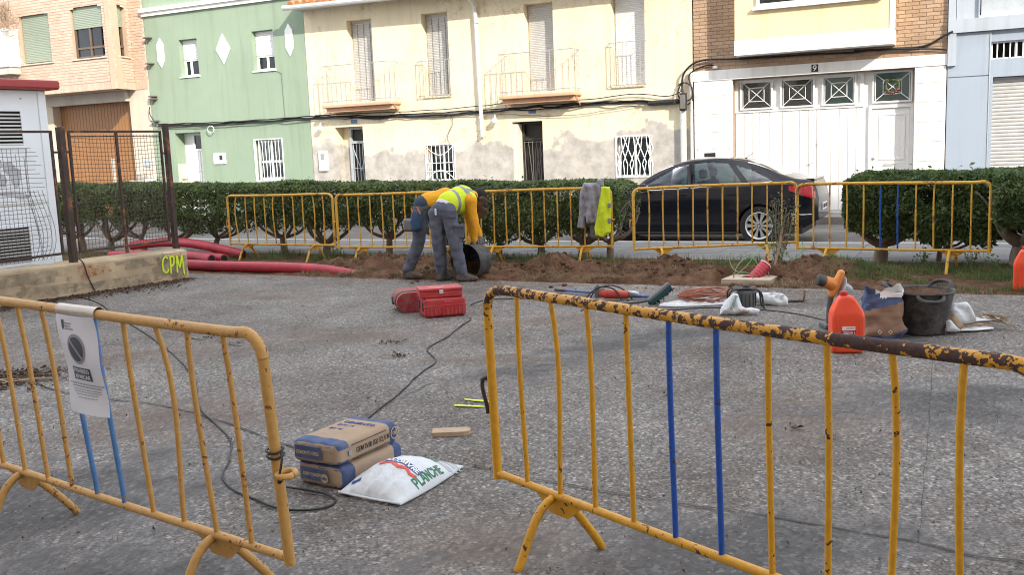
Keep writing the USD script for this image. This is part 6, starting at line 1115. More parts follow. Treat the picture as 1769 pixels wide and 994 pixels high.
brd = Polygon([(-.12, -.05), (.07, -.05), (.10, -.035), (.11, 0), (.10, .035), (.07, .05), (-.12, .05)]).buffer(-.006).buffer(.006); flat('pale_wood', (.40, .29, .19), .8, .15, 14, .2, 50); obj('board', poly(brd, .026, .002), 'pale_wood', t)
for k, (p, q) in enumerate([((-.40, 6.20), (-.22, 6.14)), ((-.345, 6.345), (-.17, 6.255))]):
    c = np.linspace(p, q, 24); u2 = unary_union([Point(*z).buffer(.011 * (.5 + meshkit.noise(np.array([z[0] * 60, k, 0])))) for z in c] + [LineString(c).buffer(.009)])
    obj('paint_mark', poly(u2, .0025, .008), 'paint_neon', label=['nearer fluorescent yellow spray dash on the asphalt', 'farther fluorescent yellow spray dash on the asphalt'][k], cat='paint mark', group='spray dashes')
# ---------------------------------------------------------------- poster on the near left barrier
flat('poster_white', (.66, .67, .74), .35, .03, 5, coat_weight=.4); flat('poster_dark', (.045, .05, .07), .4, .05); flat('poster_grey', (.25, .26, .30), .4, .05); flat('tape', (.50, .43, .35), .25, .1, 9)
ps = thing('parking_notice', 'white PROHIBIDO APARCAR notice taped on the near left barrier', 'notice', (-.814 - BWD * math.cos(-.636), 3.248 - BWD * math.sin(-.636), 0), -.636, R=rx(.067))
px0, pw, pz1, phh = .985, .275, BC + BH_ - .01, .405
def curl(x, z): return -.028 - .012 * np.sin((x - px0) / pw * math.pi) - .02 * ((pz1 - z) / phh) ** 2 + .006 * np.sin(z * 21 + x * 9)
def on_poster(m, lift=.0): v = m.vertices; w = np.stack([px0 + v[:, 0] - .10 * v[:, 1], curl(px0 + v[:, 0], pz1 + v[:, 1]) - lift - .3 * v[:, 2], pz1 + v[:, 1]], -1); m.vertices = w; return m
sheet = grid(np.linspace(0, pw, 20), np.linspace(-phh, 0, 26), lambda x, y: 0 * x); obj('sheet', on_poster(sheet), 'poster_white', ps, smooth=True)
sub = lambda m: tri(m).subdivide_to_size(.02)
disc = lambda r: sub(poly(Point(.135, -.135).buffer(r), .001))
obj('sign_disc', on_poster(disc(.062), .0012), 'poster_grey', ps); obj('sign_disc', on_poster(disc(.050), .0022), 'poster_dark', ps)
obj('sign_slash', on_poster(sub(poly(LineString([(.102, -.102), (.168, -.168)]).buffer(.006), .001)), .0032), 'poster_grey', ps)
obj('title_box', on_poster(sub(poly(sbox(.065, -.265, .205, -.212), .001)), .0012), 'poster_dark', ps)
for s_, y in (('PROHIBIDO', -.234), ('APARCAR', -.259)): m = txt(s_, .0165, .001, True, .118); m.apply_translation((.076, y, 0)); obj('lettering', on_poster(m.subdivide_to_size(.02), .0024), 'poster_white', ps)
R = np.random.default_rng(2); ws_ = []
for y, x0_, x1_, h_ in ((-.285, .02, .27, .005), (-.296, .04, .25, .005), (-.308, .05, .24, .003), (-.317, .05, .245, .003), (-.327, .07, .22, .003), (-.340, .08, .21, .003)):
    x = x0_
    while x < x1_: l_ = .008 + .02 * R.random(); ws_.append(on_poster(poly(sbox(x, y, min(x + l_, x1_), y + h_), .001), .0016)); x += l_ + .004
obj('small_print', ws_, 'poster_grey', ps); obj('crest', on_poster(sub(poly(Polygon([(.045, -.02), (.065, -.02), (.065, -.05), (.055, -.062), (.045, -.05)]), .001)), .0014), 'poster_dark', ps)
for s_, y in (('Ajuntament', -.036), ('Regidoria', -.047), ('de Via Publica', -.058)): m = txt(s_, .007, .001); m.apply_translation((.07, y, 0)); obj('lettering', on_poster(m, .0014), 'poster_dark', ps)
obj('tape', tube([(px0 + x, 0, BC + BH_ + .003) for x in np.linspace(-.01, pw + .005, 8)], .0245, 14, False), 'tape', ps, smooth=True)
# ---------------------------------------------------------------- conduits
mk('conduit_red', {'g': ('geometry', {}), 'n': ('noise_texture', {'scale': 4, 'detail': 5}), 'r': ('rgb_ramp', {'ramp': [(.3, (.30, .03, .045)), (.7, (.48, .04, .06))]}), 'p': ('principled_bsdf', {'roughness': .45})}, [('g.position', 'n.vector'), ('n.fac', 'r.fac'), ('r.color', 'p.base_color')])
def conduit(pts, r, label, n=None, closed_end=True):
    L_ = np.linalg.norm(np.diff(np.array(pts), axis=0), axis=1).sum(); n = int(L_ / .012); p = spline(pts, n); rr = r * (1 + .035 * np.sin(np.arange(n) * .012 / .036 * 2 * math.pi))
    t = thing('conduit', label, 'conduit', pts[0], group='red corrugated conduits'); obj('pipe', tube(p, rr, 16), 'conduit_red', t, W, smooth=True); obj('dark_end', tube([p[-1], p[-1] + (p[-1] - p[-2]) * .3], [r * .8, r * .75], 14), 'dark_room', t, W)
conduit([(-6.2, 15.55, .10), (-5.0, 14.95, .09), (-4.3, 14.55, .085), (-3.3, 14.05, .085), (-2.6, 13.72, .05), (-2.0, 13.45, -.06)], .08, 'longest red conduit, running from the wall end into the dug earth')
conduit([(-7.0, 17.7, .2), (-6.2, 17.3, .27), (-5.63, 16.9, .265), (-5.13, 16.6, .2), (-4.56, 16.3, .085)], .08, 'topmost red conduit, ending behind the far left barrier')
conduit([(-6.9, 16.6, .12), (-5.9, 16.45, .12), (-5.35, 16.1, .11), (-4.93, 15.75, .085)], .08, 'short red conduit between the topmost and the longest one')
conduit([(-7.2, 17.2, .08), (-6.2, 16.9, .09), (-5.2, 16.25, .085), (-4.75, 15.85, .08)], .075, 'red conduit lowest in the pile beside the wall end')
# ---------------------------------------------------------------- red tool cases
flat('case_red', (.40, .018, .024), .4, .1, 8, .1, 60, dust=.14); flat('case_red_dull', (.27, .025, .028), .6, .15, 8, .15, 60, dust=.3); flat('clasp_black', (.02, .02, .02), .5, .1, dust=.2)
CF = mat((-.90, 9.66, 0), .27)
t = thing('tool_case', 'lower ribbed red plastic tool case under the flat red box', 'tool case', (-.90, 9.66, 0), .27)
obj('shell', T(rbx(0, .44, 0, .34, .004, .205, .035, 12), (0, 0, 0)), 'case_red', t, CF, smooth=40); obj('rim', T(rbx(-.004, .444, -.005, .345, .115, .127, .005), (0, 0, 0)), 'case_red', t, CF)
for i in range(9): obj('rib', T(rbx(.06 + i * .042, .076 + i * .042, -.006, .03, .02, .10, .005, 6), (0, 0, 0)), 'case_red', t, CF)
m = txt('- - -', .02, .002, True); m.apply_translation((.22, .155, 0)); obj('maker_mark', m, 'number_white', t, CF @ basis((0, -.001, 0), (1, 0, 0), (0, 0, 1)))
obj('clasp', [T(rbx(-.012, .02, .05 + k, .10 + k, .07, .16, .006), (0, 0, 0)) for k in (0, .19)], 'clasp_black', t, CF)
BXF = CF @ mat((-.035, .03, .207), -.06)
t = thing('tool_box', 'flat red metal box lying on top of the red tool case', 'tool box', tuple((BXF @ [0, 0, 0, 1])[:3]), .21)
obj('base', T(rbx(0, .44, 0, .27, 0, .062, .008), (0, 0, 0)), 'case_red', t, BXF); obj('lid', T(rbx(-.004, .444, -.004, .274, .064, .095, .008), (0, 0, 0)), 'case_red', t, BXF); obj('scratch', T(rbx(.1, .27, .1, .108, .0945, .0965, .001), (0, 0, 0), .05), 'number_white', t, BXF); obj('latch', T(rbx(.2, .24, -.012, -.003, .04, .08, .003), (0, 0, 0)), 'zinc', t, BXF)
DF = mat((-1.22, 10.05, 0), .27)
t = thing('tool_case', 'dull red rounded case with black straps behind the stacked cases', 'tool case', (-1.22, 10.05, 0), .27)
obj('shell', T(m3.Manifold.batch_hull([m3.Manifold.cylinder(.40, .105, .105, 28, True).rotate((90, 0, 0)).translate((x, .2, .11)) for x in (.10, .36)])), 'case_red_dull', t, DF, smooth=40)
obj('strap', T(m3.Manifold.batch_hull([m3.Manifold.cylinder(.07, .110, .110, 28, True).rotate((90, 0, 0)).translate((x, .12, .112)) for x in (.10, .36)])), 'clasp_black', t, DF, smooth=40); obj('clasp', T(rbx(-.015, .02, .26, .33, .06, .15, .01), (0, 0, 0)), 'clasp_black', t, DF)
# ---------------------------------------------------------------- cables on the ground
def gcable(pts, r, label, material='cable_black', seed=0, lift=None, cat='cable'):
    pts = [(*q, r) if len(q) == 2 else q for q in pts]; p = wob(spline(pts, 30 + 14 * len(pts)), .006, 6, seed); p[:, 2] = np.maximum(p[:, 2], r * .9)
    t = thing('ground_cable', label, cat, tuple(pts[0])); obj('strand', tube(p, r, 7), material, t, W, smooth=True); return t
gcable([(-5.86, 12.5, .01), (-5.46, 12.15), (-5.1, 11.7), (-4.53, 10.75), (-4.04, 10.0), (-2.99, 8.27), (-2.42, 7.1), (-2.12, 6.3), (-1.75, 5.64), (-1.62, 5.15), (-1.55, 4.85), (-1.33, 4.58), (-1.08, 4.39), (-.95, 4.40), (-.90, 4.50), (-.99, 4.60, .012), (-1.2, 4.72, .012)], .0062, 'black cable winding from the low wall past the left barrier to the cement bags', seed=3)
gcable([(-1.02, 5.6), (-.93, 6.1), (-.82, 6.62), (-.70, 7.3), (-.64, 7.62), (-.75, 8.1), (-.69, 8.35), (-.58, 8.75), (-.52, 9.1), (-.44, 9.4), (-.44, 9.62)], .0062, 'black cable from the cement bags to the red tool case', seed=5)
gcable([(-.46, 10.4), (-.2, 10.75), (.3, 10.66), (.7, 10.5), (.9, 10.35)], .006, 'thin black cable from the red cases to the tools on the asphalt', seed=7)
gcable([(2.45, 9.4), (2.75, 9.05), (2.93, 8.55), (3.05, 8.2), (3.1, 7.95)], .0055, 'thin black cable from the black pump towards the jerry can', seed=9)
gcable([(.70, 9.75), (.95, 10.1), (1.15, 9.75), (1.4, 9.6), (1.75, 9.62), (2.2, 9.55)], .006, 'black cable snaking from the broom to the black pump', seed=12)
# ---------------------------------------------------------------- broom, drill, hose
flat('broom_blue', (.03, .09, .32), .4, .1); flat('brush_green', (.008, .05, .05), .9, .3, 60, .5, 150); flat('tool_red', (.45, .05, .03), .4, .1); flat('tool_grey', (.10, .105, .11), .5, .15)
bm = thing('broom', 'blue-handled broom with dark green bristles lying on the asphalt', 'broom', (1.0, 10.7, 0))
obj('handle', tube([(.57, 11.06, .035), (1.50, 10.22, .05)], .013, 8), 'broom_blue', bm, W); obj('grip', tube([(.50, 11.12, .034), (.62, 11.015, .035)], .016, 8), 'clasp_black', bm, W)
BRF = basis((1.44, 10.0, .03), (.25, .10, .17), (-.3, .5, 0)); obj('head', T(rbx(-.01, .30, -.025, .025, .0, .04, .012), (0, 0, 0)), 'tool_grey', bm, BRF)
R = np.random.default_rng(8); obj('bristles', [tube([(x, y, .0), (x + R.normal() * .008, y + R.normal() * .014, -.06 - .02 * R.random())], .004, 3) for x in np.linspace(0, .29, 34) for y in (-.02, -.007, .007, .02)] + [T(rbx(-.008, .298, -.03, .03, -.045, .01, .01), (0, 0, 0))], 'brush_green', bm, BRF, kind='stuff')
dr_ = thing('power_drill', 'red and grey power drill with black cable looped over it', 'power tool', (1.05, 10.4, 0), -.15)
obj('motor', [tube([(-.02, .0, .07), (.22, .0, .06)], [.05, .045], 12), tube([(-.10, 0, .075), (-.02, 0, .07)], [.035, .052], 12)], 'tool_red', dr_, smooth=40); obj('grip', tube([(-.12, 0, .03), (-.12, 0, .14), (-.10, .0, .17)], [.03, .032, .022], 10), 'tool_grey', dr_, smooth=40); obj('gearbox', tube([(.22, 0, .06), (.36, .02, .035)], [.036, .02], 10), 'tool_grey', dr_, smooth=40); obj('chuck', tube([(.36, .02, .035), (.44, .03, .025)], [.022, .014], 10), 'zinc', dr_, smooth=40)
obj('cable', [tube(spline([(-.25, -.1, .01), (-.18, -.05, .10), (-.06, -.03, .155), (.06, -.04, .13), (.14, -.08, .02)], 22), .008, 6), tube(spline([(-.2, .05, .01), (-.08, .04, .14), (.08, .05, .15), (.2, .06, .08), (.26, .0, .01)], 22), .008, 6), tube(spline([(-.3, -.2, .01), (0, -.3, .01), (.3, -.25, .01), (.45, -.1, .01)], 20), .008, 6)], 'cable_black', dr_, smooth=True)
flat('film_clear', (.52, .54, .56), .25, .08, 8, coat_weight=.5)
t = thing('plastic_wrap', 'crumpled pale plastic wrap beside the drill', 'plastic wrap', (1.25, 9.75, 0)); obj('film', T(inflate(Polygon([(-.12, 0), (-.05, .08), (.06, .05), (.14, -.02), (.05, -.08), (-.06, -.06)]), .03, .04, .01, .03, 22, 3, tback=.002), (1.22, 9.72, .006)), 'film_clear', t, W, smooth=True)
t = thing('plastic_wrap', 'flat pale plastic wrap behind the broom', 'plastic wrap', (1.25, 11.0, 0)); obj('film', T(inflate(Polygon([(-.2, 0), (-.05, .1), (.12, .08), (.2, -.02), (.05, -.06), (-.1, -.06)]), .03, .05, .012, .03, 20, 4, tback=.002), (1.25, 10.75, .006)), 'film_clear', t, W, smooth=True)
t = thing('plastic_wrap', 'wide sheet of pale plastic under the copper-red cable coil', 'plastic wrap', (1.95, 9.95, 0)); obj('film', T(inflate(Polygon([(-.42, -.1), (-.25, .1), (.0, .2), (.3, .22), (.4, .0), (.28, -.18), (.0, -.2), (-.25, -.2)]), .02, .06, .014, .026, 14, 5, tback=.002), (1.93, 9.98, .006)), 'film_clear', t, W, smooth=True)
flat('cable_red', (.33, .11, .06), .5, .15)
t = thing('cable_coil', 'loose coil of copper-red cable on a plastic sheet', 'cable', (2.03, 10.05, 0)); R = np.random.default_rng(9)
obj('coil', [tube([(2.04 + (.24 + .03 * R.normal() * .5) * math.cos(a) + ox, 10.08 + (.20 + oy) * math.sin(a), .03 + .012 * k + .012 * math.sin(a * 2 + k)) for a in np.linspace(0, 6.283, 30)], .0075, 5) for k, (ox, oy) in enumerate(R.normal(size=(8, 2)) * .02)] + [tube(spline([(1.84, 9.95, .08), (2.1, 10.2, .12), (2.35, 10.3, .10), (2.6, 10.25, .02)], 16), .0075, 5)], 'cable_red', t, W, smooth=True)
# ---------------------------------------------------------------- black pump and white sacks
pm = thing('submersible_pump', 'black site pump in a tube frame between two white sacks', 'pump', (2.36, 9.56, 0), -.1); PF = mat((2.36, 9.56, 0), -.1)
obj('body', [T(revolve([(0, .01), (.085, .01), (.09, .02), (.09, .17), (.08, .185), (0, .185)], 24))], 'tool_grey', pm, PF, smooth=40)
for k in range(14): a = k / 14 * 6.283; obj('fin', T(bx(.085, .098, -.004, .004, .03, .16), rz=a), 'clasp_black', pm, PF)
obj('cap', [T(rbx(-.13, .10, -.05, .05, .185, .215, .014), (0, 0, 0)), T(revolve([(0, .21), (.04, .21), (.036, .24), (0, .245)], 14))], 'clasp_black', pm, PF, smooth=40)
for y in (-.075, .075): obj('frame_tube', tube(spline([(-.19, y, .0), (-.18, y, .12), (-.165, y, .185), (-.10, y, .205), (.06, y, .20), (.12, y, .18), (.15, y, .10), (.17, y, .0)], 24), .010, 7), 'clasp_black', pm, PF, smooth=True)
t = thing('white_sack', 'crumpled white sack lying right of the black pump', 'sack', (2.7, 9.65, 0)); SF = mat((2.47, 9.66, .0), -.1) @ basis((0, 0, .008), (1, 0, 0), (0, .78, .62))
obj('sack', inflate(Polygon([(-.06, .10), (.03, .155), (.18, .165), (.30, .14), (.345, .08), (.33, .0), (.24, -.012), (.13, .02), (.03, .05)]), .05, .07, .009, .03, 16, 6, fold=lambda x, y: .010 * np.sin(x * 40 + y * 30)), 'sack_white', t, SF, smooth=True)
R = np.random.default_rng(4); obj('print', [T(poly(sbox(0, 0, .012 + .02 * R.random(), .014 + .008 * R.random()), .004), (x, y, .052)) for x, y in ((.16, .1), (.2, .06), (.24, .11), (.27, .07), (.25, .04), (.19, .12))], 'ink_grey', t, SF)
t = thing('white_sack', 'open white sack with green letters in front of the black pump', 'sack', (2.2, 9.15, 0)); SF2 = mat((2.03, 9.2, .0), -.12) @ basis((0, 0, .006), (1, 0, 0), (0, .35, .94))
obj('sack', inflate(Polygon([(-.02, .0), (-.01, .06), (.05, .15), (.12, .215), (.165, .205), (.18, .14), (.20, .08), (.24, .06), (.20, .0)]), .05, .06, .008, .022, 16, 7, fold=lambda x, y: .018 * np.sin(x * 45)), 'sack_white', t, SF2, smooth=True)
obj('flap', inflate(Polygon([(.15, .0), (.19, .055), (.28, .07), (.37, .045), (.34, .0)]), .025, .04, .01, .02, 20, 8), 'sack_white', t, SF2, smooth=True)
m = txt('PLANCHE', .026, .003, True, .15); obj('lettering', T(m, (.10, .035, .058), 1.2), 'ink_green', t, SF2)
obj('torn_lining', inflate(Polygon([(.16, .0), (.20, .04), (.26, .03), (.25, .0)]), .02, .02, .01, .02, 30, 9), 'kraft_dirty', t, SF2 @ mat((0, 0, .04)), smooth=True)
t = thing('trowel', 'rusty trowel with a short upright handle on the asphalt', 'trowel', (2.95, 9.83, 0)); obj('blade', T(poly([(-.10, -.03), (.06, -.045), (.10, 0), (.06, .045), (-.10, .03)], .006), (2.95, 9.83, .012), -.1), 'rust_steel', t, W); obj('tang', tube([(3.02, 9.83, .015), (3.03, 9.83, .06)], .008, 6), 'rust_steel', t, W); obj('handle', tube([(3.03, 9.83, .05), (3.03, 9.83, .12)], .013, 8), 'twig', t, W)
# ---------------------------------------------------------------- jerry cans, saw, open bag, bucket, paper sacks
mk('can_red', {'g': ('geometry', {}), 'n': ('noise_texture', {'scale': 6, 'detail': 5}), 'r': ('rgb_ramp', {'ramp': [(.3, (.66, .055, .018)), (.7, (.74, .085, .028))]}), 'p': ('principled_bsdf', {'roughness': .35, 'subsurface_weight': .12, 'subsurface_scale': .02, 'subsurface_radius': (1, .4, .2)})}, [('g.position', 'n.vector'), ('n.fac', 'r.fac'), ('r.color', 'p.base_color')])
flat('can_cap', (.50, .02, .02), .4, .05); flat('label_white', (.72, .70, .68), .4, .06); flat('label_red', (.30, .012, .03), .4, .05)
def jerrycan(label, loc, rz, with_label):
    t = thing('jerry_can', label, 'jerry can', loc, rz, group='red plastic jerry cans'); r_ = .026; s = m3.Manifold.sphere(r_, 20); Wd, D, H = .125, .088, .40
    lo = [s.translate((x, y, z)) for x in (-Wd + r_, Wd - r_) for y in (-D + r_, D - r_) for z in (r_, .31)]; hi = [s.translate((x, y, .425)) for x in (-.045, .03) for y in (-.03, .03)]
    body = m3.Manifold.batch_hull(lo + hi)
    cut = m3.Manifold.batch_hull([m3.Manifold.cylinder(.4, .014, .014, 20, True).rotate((90, 0, 0)).translate((x, 0, z)) for x, z in ((.030, .385), (.075, .335))]); grip = m3.Manifold.batch_hull([m3.Manifold.sphere(.017, 14).translate(q) for q in ((-.045, 0, .43), (.03, 0, .432))]) + m3.Manifold.batch_hull([m3.Manifold.sphere(.017, 14).translate(q) for q in ((.03, 0, .432), (.112, 0, .325))])
    b = tri((body + grip).refine_to_length(.014)); b.merge_vertices(); trimesh.smoothing.filter_taubin(b, .5, -.52, 10); obj('body', b, 'can_red', t, smooth=35)
    obj('cap', T(revolve([(0, 0), (.028, 0), (.03, .006), (.03, .03), (.026, .036), (0, .036)], 18), (-.022, 0, .445)), 'can_cap', t, smooth=40)
    for x in (-.085, .085): obj('side_groove', T(rbx(x - .006, x + .006, -D - .003, -D + .01, .05, .28, .004, 6), (0, 0, 0)), 'can_red', t)
    if with_label:
        lb = obj('label', T(rbx(-.05, .048, -D - .0035, -D + .004, .150, .215, .002), (0, 0, 0)), 'label_white', t); LFm = mat() @ basis((-.05, -D - .004, .150), (1, 0, 0), (0, 0, 1)); FRt = FR[t]
        obj('label_band', poly(sbox(-.006, -.004, .103, .036), .0015), 'label_red', lb, FRt @ LFm); m = txt('20 L', .018, .001, True); m.apply_translation((.05, .008, .0016)); obj('lettering', m, 'label_white', lb, FRt @ LFm); obj('lettering', [T(poly(sbox(0, 0, .04, .006), .001), (.008, .008 + k * .011, .0016)) for k in (0, 1)] + [], 'label_white', lb, FRt @ LFm); obj('print', poly(sbox(.03, .050, .09, .058), .001, .0005), 'ink_grey', lb, FRt @ LFm)
    return t
jerrycan('orange-red jerry can with a white and red label, beside the open cement bag', (2.61, 7.40, 0), -.12, True)
jerrycan('orange-red jerry can cut off by the right edge of the photo, on the lot edge', (5.36, 9.88, 0), -.5, False)
flat('saw_orange', (.62, .21, .035), .45, .08, 6, .1); flat('saw_grey', (.34, .36, .37), .4, .1)
t = thing('power_saw', 'orange and grey power saw standing behind the jerry can', 'power tool', (2.85, 8.35, 0)); 
obj('cylinder', tube([(2.725, 8.3, .432), (2.83, 8.33, .388)], [.052, .060], 20), 'saw_orange', t, W, smooth=40); obj('cap', tube([(2.668, 8.29, .452), (2.68, 8.29, .45), (2.726, 8.3, .432)], [.040, .052, .053], 20), 'clasp_black', t, W, smooth=40)
obj('guard', T(m3.Manifold.batch_hull([m3.Manifold.sphere(r_, 18).scale((1, 1.6, 1)).translate(p_) for p_, r_ in (((2.888, 8.33, .495), .03), ((2.848, 8.33, .40), .038), ((2.806, 8.33, .31), .034))])), 'saw_orange', t, W, smooth=True)
obj('body', [T(m3.Manifold.batch_hull([m3.Manifold.sphere(.05, 16).translate(q) for q in ((2.905, 8.38, .375), (2.97, 8.40, .33), (2.93, 8.40, .22), (2.90, 8.38, .24))]))], 'saw_grey', t, W, smooth=40); obj('foot', [tube([(2.80, 8.33, .31), (2.79, 8.34, .20), (2.795, 8.36, .0)], [.026, .024, .03], 10), tube([(2.93, 8.40, .22), (2.95, 8.42, .0)], [.04, .05], 10), T(rbx(2.74, 3.02, 8.28, 8.48, .0, .05, .015), (0, 0, 0))], 'tool_grey', t, W, smooth=40)
obj('blade', T(trimesh.creation.cylinder(.10, .004, sections=32), (2.885, 8.34, .37), R=rot_to((.9, .1, -.35))), 'zinc', t, W)
t = thing('open_cement_bag', 'torn-open kraft and blue cement bag between the jerry can and the bucket', 'cement bag', (3.10, 7.9, 0), -.15)
def bagring(z, w, d, seed, jag=0.):
    a = np.linspace(0, 2 * math.pi, 48, endpoint=False); c_, s_ = np.cos(a), np.sin(a); k = (np.abs(c_) ** 4 + np.abs(s_) ** 4) ** -.25
    return np.stack([w * c_ * k, d * s_ * k, z + jag * (meshkit.noise(np.stack([c_ * 2.5, s_ * 2.5, 0 * a], -1), seed) - .4)], -1)
zz = np.r_[.0, .008, np.linspace(.03, .40, 24)]; ww = np.interp(zz, [0, .01, .06, .2, .3, .4], [.150, .162, .168, .160, .158, .150]); dd = np.interp(zz, [0, .06, .2, .4], [.095, .11, .10, .075])
rings = []
for i, (z, w_, d_) in enumerate(zip(zz, ww, dd)):
    r_ = bagring(z, w_, d_, 3, .085 * max(0, (z - .30) / .1)); q = r_ * 9; r_[:, :2] *= (1 + .42 * (meshkit.fbm(np.stack([r_[:, 0] * 11, r_[:, 1] * 11, r_[:, 2] * 15], -1), 4, 5) - .5))[:, None]; r_[:, 0] += -.02 * (z / .4) + .01 * math.sin(z * 20); rings.append(r_)
Vb = np.vstack(rings); nR = 48; Fb = []
for i in range(len(rings) - 1):
    for j in range(nR): a0, a1 = i * nR + j, i * nR + (j + 1) % nR; Fb += [[a0, a1, a1 + nR], [a0, a1 + nR, a0 + nR]]
Fb = np.array(Fb); cz_ = Vb[Fb].mean(1); BL = (cz_[:, 2] > .275 + .25 * cz_[:, 0]) | (cz_[:, 2] < .03 + .35 * np.maximum(cz_[:, 0] - .03, 0)); edge_ = (cz_[:, 2] > .345) & ((cz_[:, 0] > -.05))
OF = mat((3.10, 7.9, 0), -.15)
for nm, mk_, mt in (('paper', ~BL & ~edge_, 'kraft_dirty'), ('blue_print', BL & ~edge_, 'bag_blue'), ('torn_edge', edge_, 'label_white')):
    obj(nm, trimesh.Trimesh(Vb, Fb[mk_], process=False), mt, t, OF, smooth=True)
obj('cement', T(grid(np.linspace(-.15, .13, 16), np.linspace(-.085, .085, 10), lambda x, y: .265 + .05 * meshkit.fbm(np.stack([x * 14, y * 14, 0 * x], -1), 3))), 'pale_concrete', t, OF)
for x in (-.055, .03): obj('hazard_mark', T(poly(Polygon([(0, .018), (.018, 0), (0, -.018), (-.018, 0)]).difference(Polygon([(0, .013), (.013, 0), (0, -.013), (-.013, 0)])), .004), (x, .062, .113)), 'label_white', t, OF @ basis((0, 0, 0), (1, 0, 0), (0, 0, 1)))
bk = thing('rubber_bucket', 'black rubber bucket full of earth, right of the open cement bag', 'bucket', (3.45, 8.02, 0), .3); KF = mat((3.47, 8.02, 0), .3) @ np.diag([1.16, 1.16, 1.08, 1.0])
prof = [(0, .004), (.145, .004), (.158, .012), (.214, .315), (.222, .325), (.228, .335), (.222, .347), (.208, .34), (.200, .32), (.186, .24), (0, .24)]
obj('shell', T(revolve(prof, 48)), 'rubber', bk, KF, smooth=35)
for a_ in (-2.0, .25, math.pi - .75):
    ps_ = [(.212 * math.cos(a_ + q), .212 * math.sin(a_ + q), .325) for q in (-.40, .40)]
    zt, ro = (.385, .262) if a_ > 0 else (.285, .272)               # the front handle hangs down
    obj('handle', tube(spline([ps_[0], (.245 * math.cos(a_ - .3), .245 * math.sin(a_ - .3), .325 + (zt - .325) * .7), (ro * math.cos(a_), ro * math.sin(a_), zt), (.245 * math.cos(a_ + .3), .245 * math.sin(a_ + .3), .325 + (zt - .325) * .7), ps_[1]], 18), .016, 8), 'rubber', bk, KF, smooth=True)
ag, rg = np.linspace(0, 2 * math.pi, 40), np.linspace(.0, .206, 14); Xg = np.outer(rg, np.cos(ag)); Yg = np.outer(rg, np.sin(ag)); Zg = .315 + .035 * (1 - (rg / .206)[:, None] ** 2) + .05 * (meshkit.fbm(np.stack([Xg * 16, Yg * 16, 0 * Xg], -1), 4) - .5); i, j = np.meshgrid(np.arange(13), np.arange(39), indexing='ij'); a = (i * 40 + j).ravel()
obj('earth', trimesh.Trimesh(np.stack([Xg, Yg, Zg], -1).reshape(-1, 3), np.vstack([np.stack([a, a + 40, a + 41], 1), np.stack([a, a + 41, a + 1], 1)]), process=False), 'soil', bk, KF, smooth=True)
t = thing('paper_sack', 'crumpled empty white sack with brown lining, right of the bucket', 'sack', (3.75, 7.95, 0)); QF = mat((3.62, 7.9, .0), .15) @ basis((0, 0, .01), (1, 0, 0), (0, .45, .9))
obj('sack', inflate(Polygon([(.05, .07), (.09, .19), (.13, .255), (.26, .262), (.29, .20), (.305, .08), (.18, .07)]), .045, .06, .009, .03, 14, 11, fold=lambda x, y: .014 * np.sin(x * 38 + y * 24)), 'sack_white', t, QF, smooth=True)
obj('lining', inflate(Polygon([(.035, .10), (.08, .17), (.12, .09), (.145, .03), (.10, .0), (.06, .03)]), .03, .03, .009, .02, 24, 12), 'kraft', t, QF @ mat((0, 0, .05)), smooth=True); obj('mouth', inflate(Polygon([(-.02, .0), (-.01, .09), (.03, .10), (.07, .03), (.11, -.0), (.06, -.01)]), .03, .03, .009, .012, 20, 13), 'sack_white', t, QF @ mat((0, 0, .06)), smooth=True)
t = thing('paper_scraps', 'flattened torn sack paper and twigs behind the bucket', 'scrap paper', (4.0, 8.05, 0))
for k, (x, y, w_, z_) in enumerate([(3.86, 8.0, .42, .02), (3.9, 8.06, .36, .055), (4.02, 8.08, .3, .085)]): obj('sheet', T(inflate(Polygon([(-w_ / 2, -.06), (-w_ / 2 + .05, .06), (w_ / 2 - .03, .05), (w_ / 2, -.03), (.05, -.07)]), .012, .03, .012, .012, 18, 20 + k), (x, y, z_), .1 * k), ['label_white', 'pale_wood', 'sack_white'][k], t, W, smooth=True)
R = np.random.default_rng(6); obj('twigs', [tube(wob(np.linspace((4.0 + R.normal() * .04, 8.05, .08 + .06 * R.random()), (4.16 + R.random() * .1, 8.0 + R.normal() * .06, .02 + .10 * R.random()), 6), .012, 12, k), .006, 5) for k in range(11)], 'dead_twig', t, W)
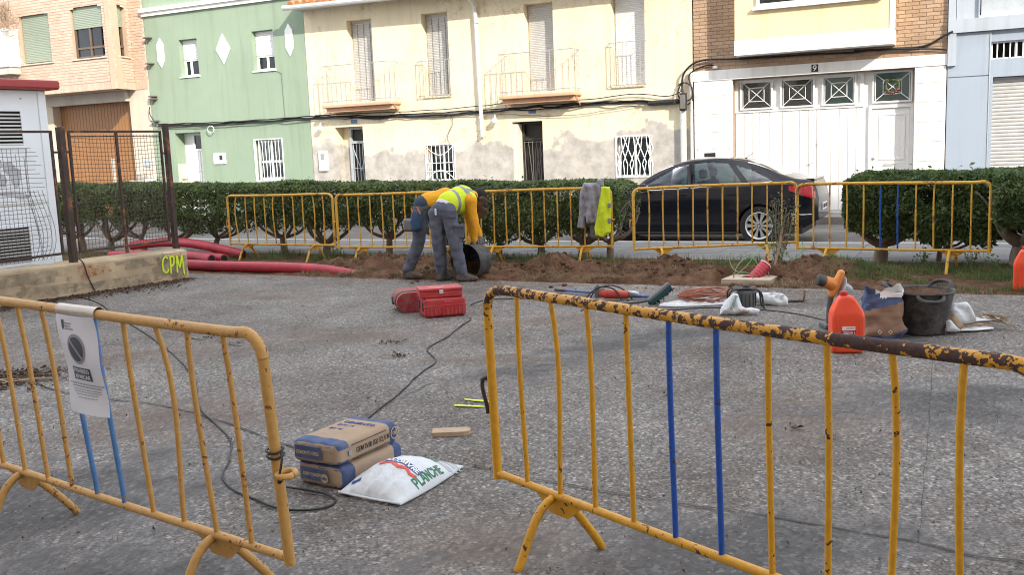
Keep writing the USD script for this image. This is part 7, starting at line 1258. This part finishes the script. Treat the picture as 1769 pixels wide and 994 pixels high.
# ---------------------------------------------------------------- hand-hole cover with conduit and green wires
t = thing('handhole_frame', 'pale square slab with an open hole at the edge of the dug earth', 'slab', (2.83, 11.3, 0)); flat('slab_beige', (.46, .38, .29), .8, .1, 6, .15, 50)
sl = Polygon([(2.47, 11.22), (2.99, 10.99), (3.20, 11.36), (2.72, 11.62)]); obj('slab', poly(sl.difference(Polygon([(2.72, 11.33), (2.93, 11.23), (3.02, 11.38), (2.82, 11.48)])), .055, .012), 'slab_beige', t, W); obj('dark_hole', poly(sl.buffer(-.05), .004, .016), 'dark_room', t, W)
t = thing('conduit', 'short dark red conduit stub leaning out of the square slab', 'conduit', (2.87, 11.32, .03), group='red corrugated conduits'); n = 30; p = spline([(2.86, 11.33, .02), (2.96, 11.36, .115), (3.06, 11.4, .215)], n); obj('pipe', tube(p, .072 * (1 + .03 * np.sin(np.arange(n) * 1.5)), 18), 'conduit_red', t, W, smooth=True); obj('ring', tube([p[-4], p[-3]], .078, 18), 'label_white', t, W, smooth=40)
flat('wire_green', (.20, .42, .19), .45, .1)
t = thing('green_wire', 'pale green guide wire looping above the square slab', 'wire', (2.9, 11.45, .05))
obj('loop', [tube(spline(q, 40), .0055, 5) for q in ([(2.86, 11.38, .03), (2.98, 11.45, .12), (2.90, 11.5, .28), (2.72, 11.5, .16), (2.70, 11.5, .09), (2.86, 11.5, .20), (3.0, 11.55, .36), (3.14, 11.6, .40), (3.26, 11.6, .30), (3.4, 11.6, .18)], [(2.66, 11.5, .36), (2.64, 11.5, .25), (2.72, 11.48, .12), (2.84, 11.45, .10), (2.9, 11.42, .04)], [(3.1, 11.6, .40), (3.25, 11.6, .41), (3.36, 11.6, .28), (3.52, 11.62, .24), (3.56, 11.62, .36), (3.55, 11.62, .44)])], 'wire_green', t, W, smooth=True)
obj('peg', [tube([(x, y, .03), (x, y, .13)], .008, 5) for x, y in ((2.64, 11.3), (2.84, 11.18), (3.05, 11.28))], 'twig', t, W)
for k, (x, y, s_) in enumerate([(-1.1, 8.44, .07), (-.98, 7.86, .06), (-2.9, 9.05, .05), (-.2, 6.9, .03), (1.95, 10.95, .09), (-2.55, 8.7, .06), (1.6, 5.4, .04), (-1.0, 11.1, .05)]):
    obj('leaf_clump', T(litter(26 if k < 3 else 12, lambda R, n: R.normal(size=(n, 2)) * [s_, s_ * .55], .008, .028, 60 + k), (x, y, 0)), 'leaf_litter', label=['dark leaf scrap left of the cable near the red cases', 'smaller leaf scrap below the first one near the red cases', 'dark leaf scrap beside the cable above the left barrier', 'tiny scrap beside the spray dashes', 'soil scrap by the square slab', 'flat scrap near the crack left of the cable', 'tiny scrap behind the right barrier', 'soil stain in front of the workers'][k], cat='debris', kind='stuff')
obj('asphalt_debris', litter(1500, lambda R, n: np.stack([-4 + 8.5 * R.random(n), 3 + 8.2 * R.random(n)], -1), .003, .010, 99), 'leaf_litter', label='fine crumbs and leaf bits strewn over the asphalt', cat='debris', kind='stuff')
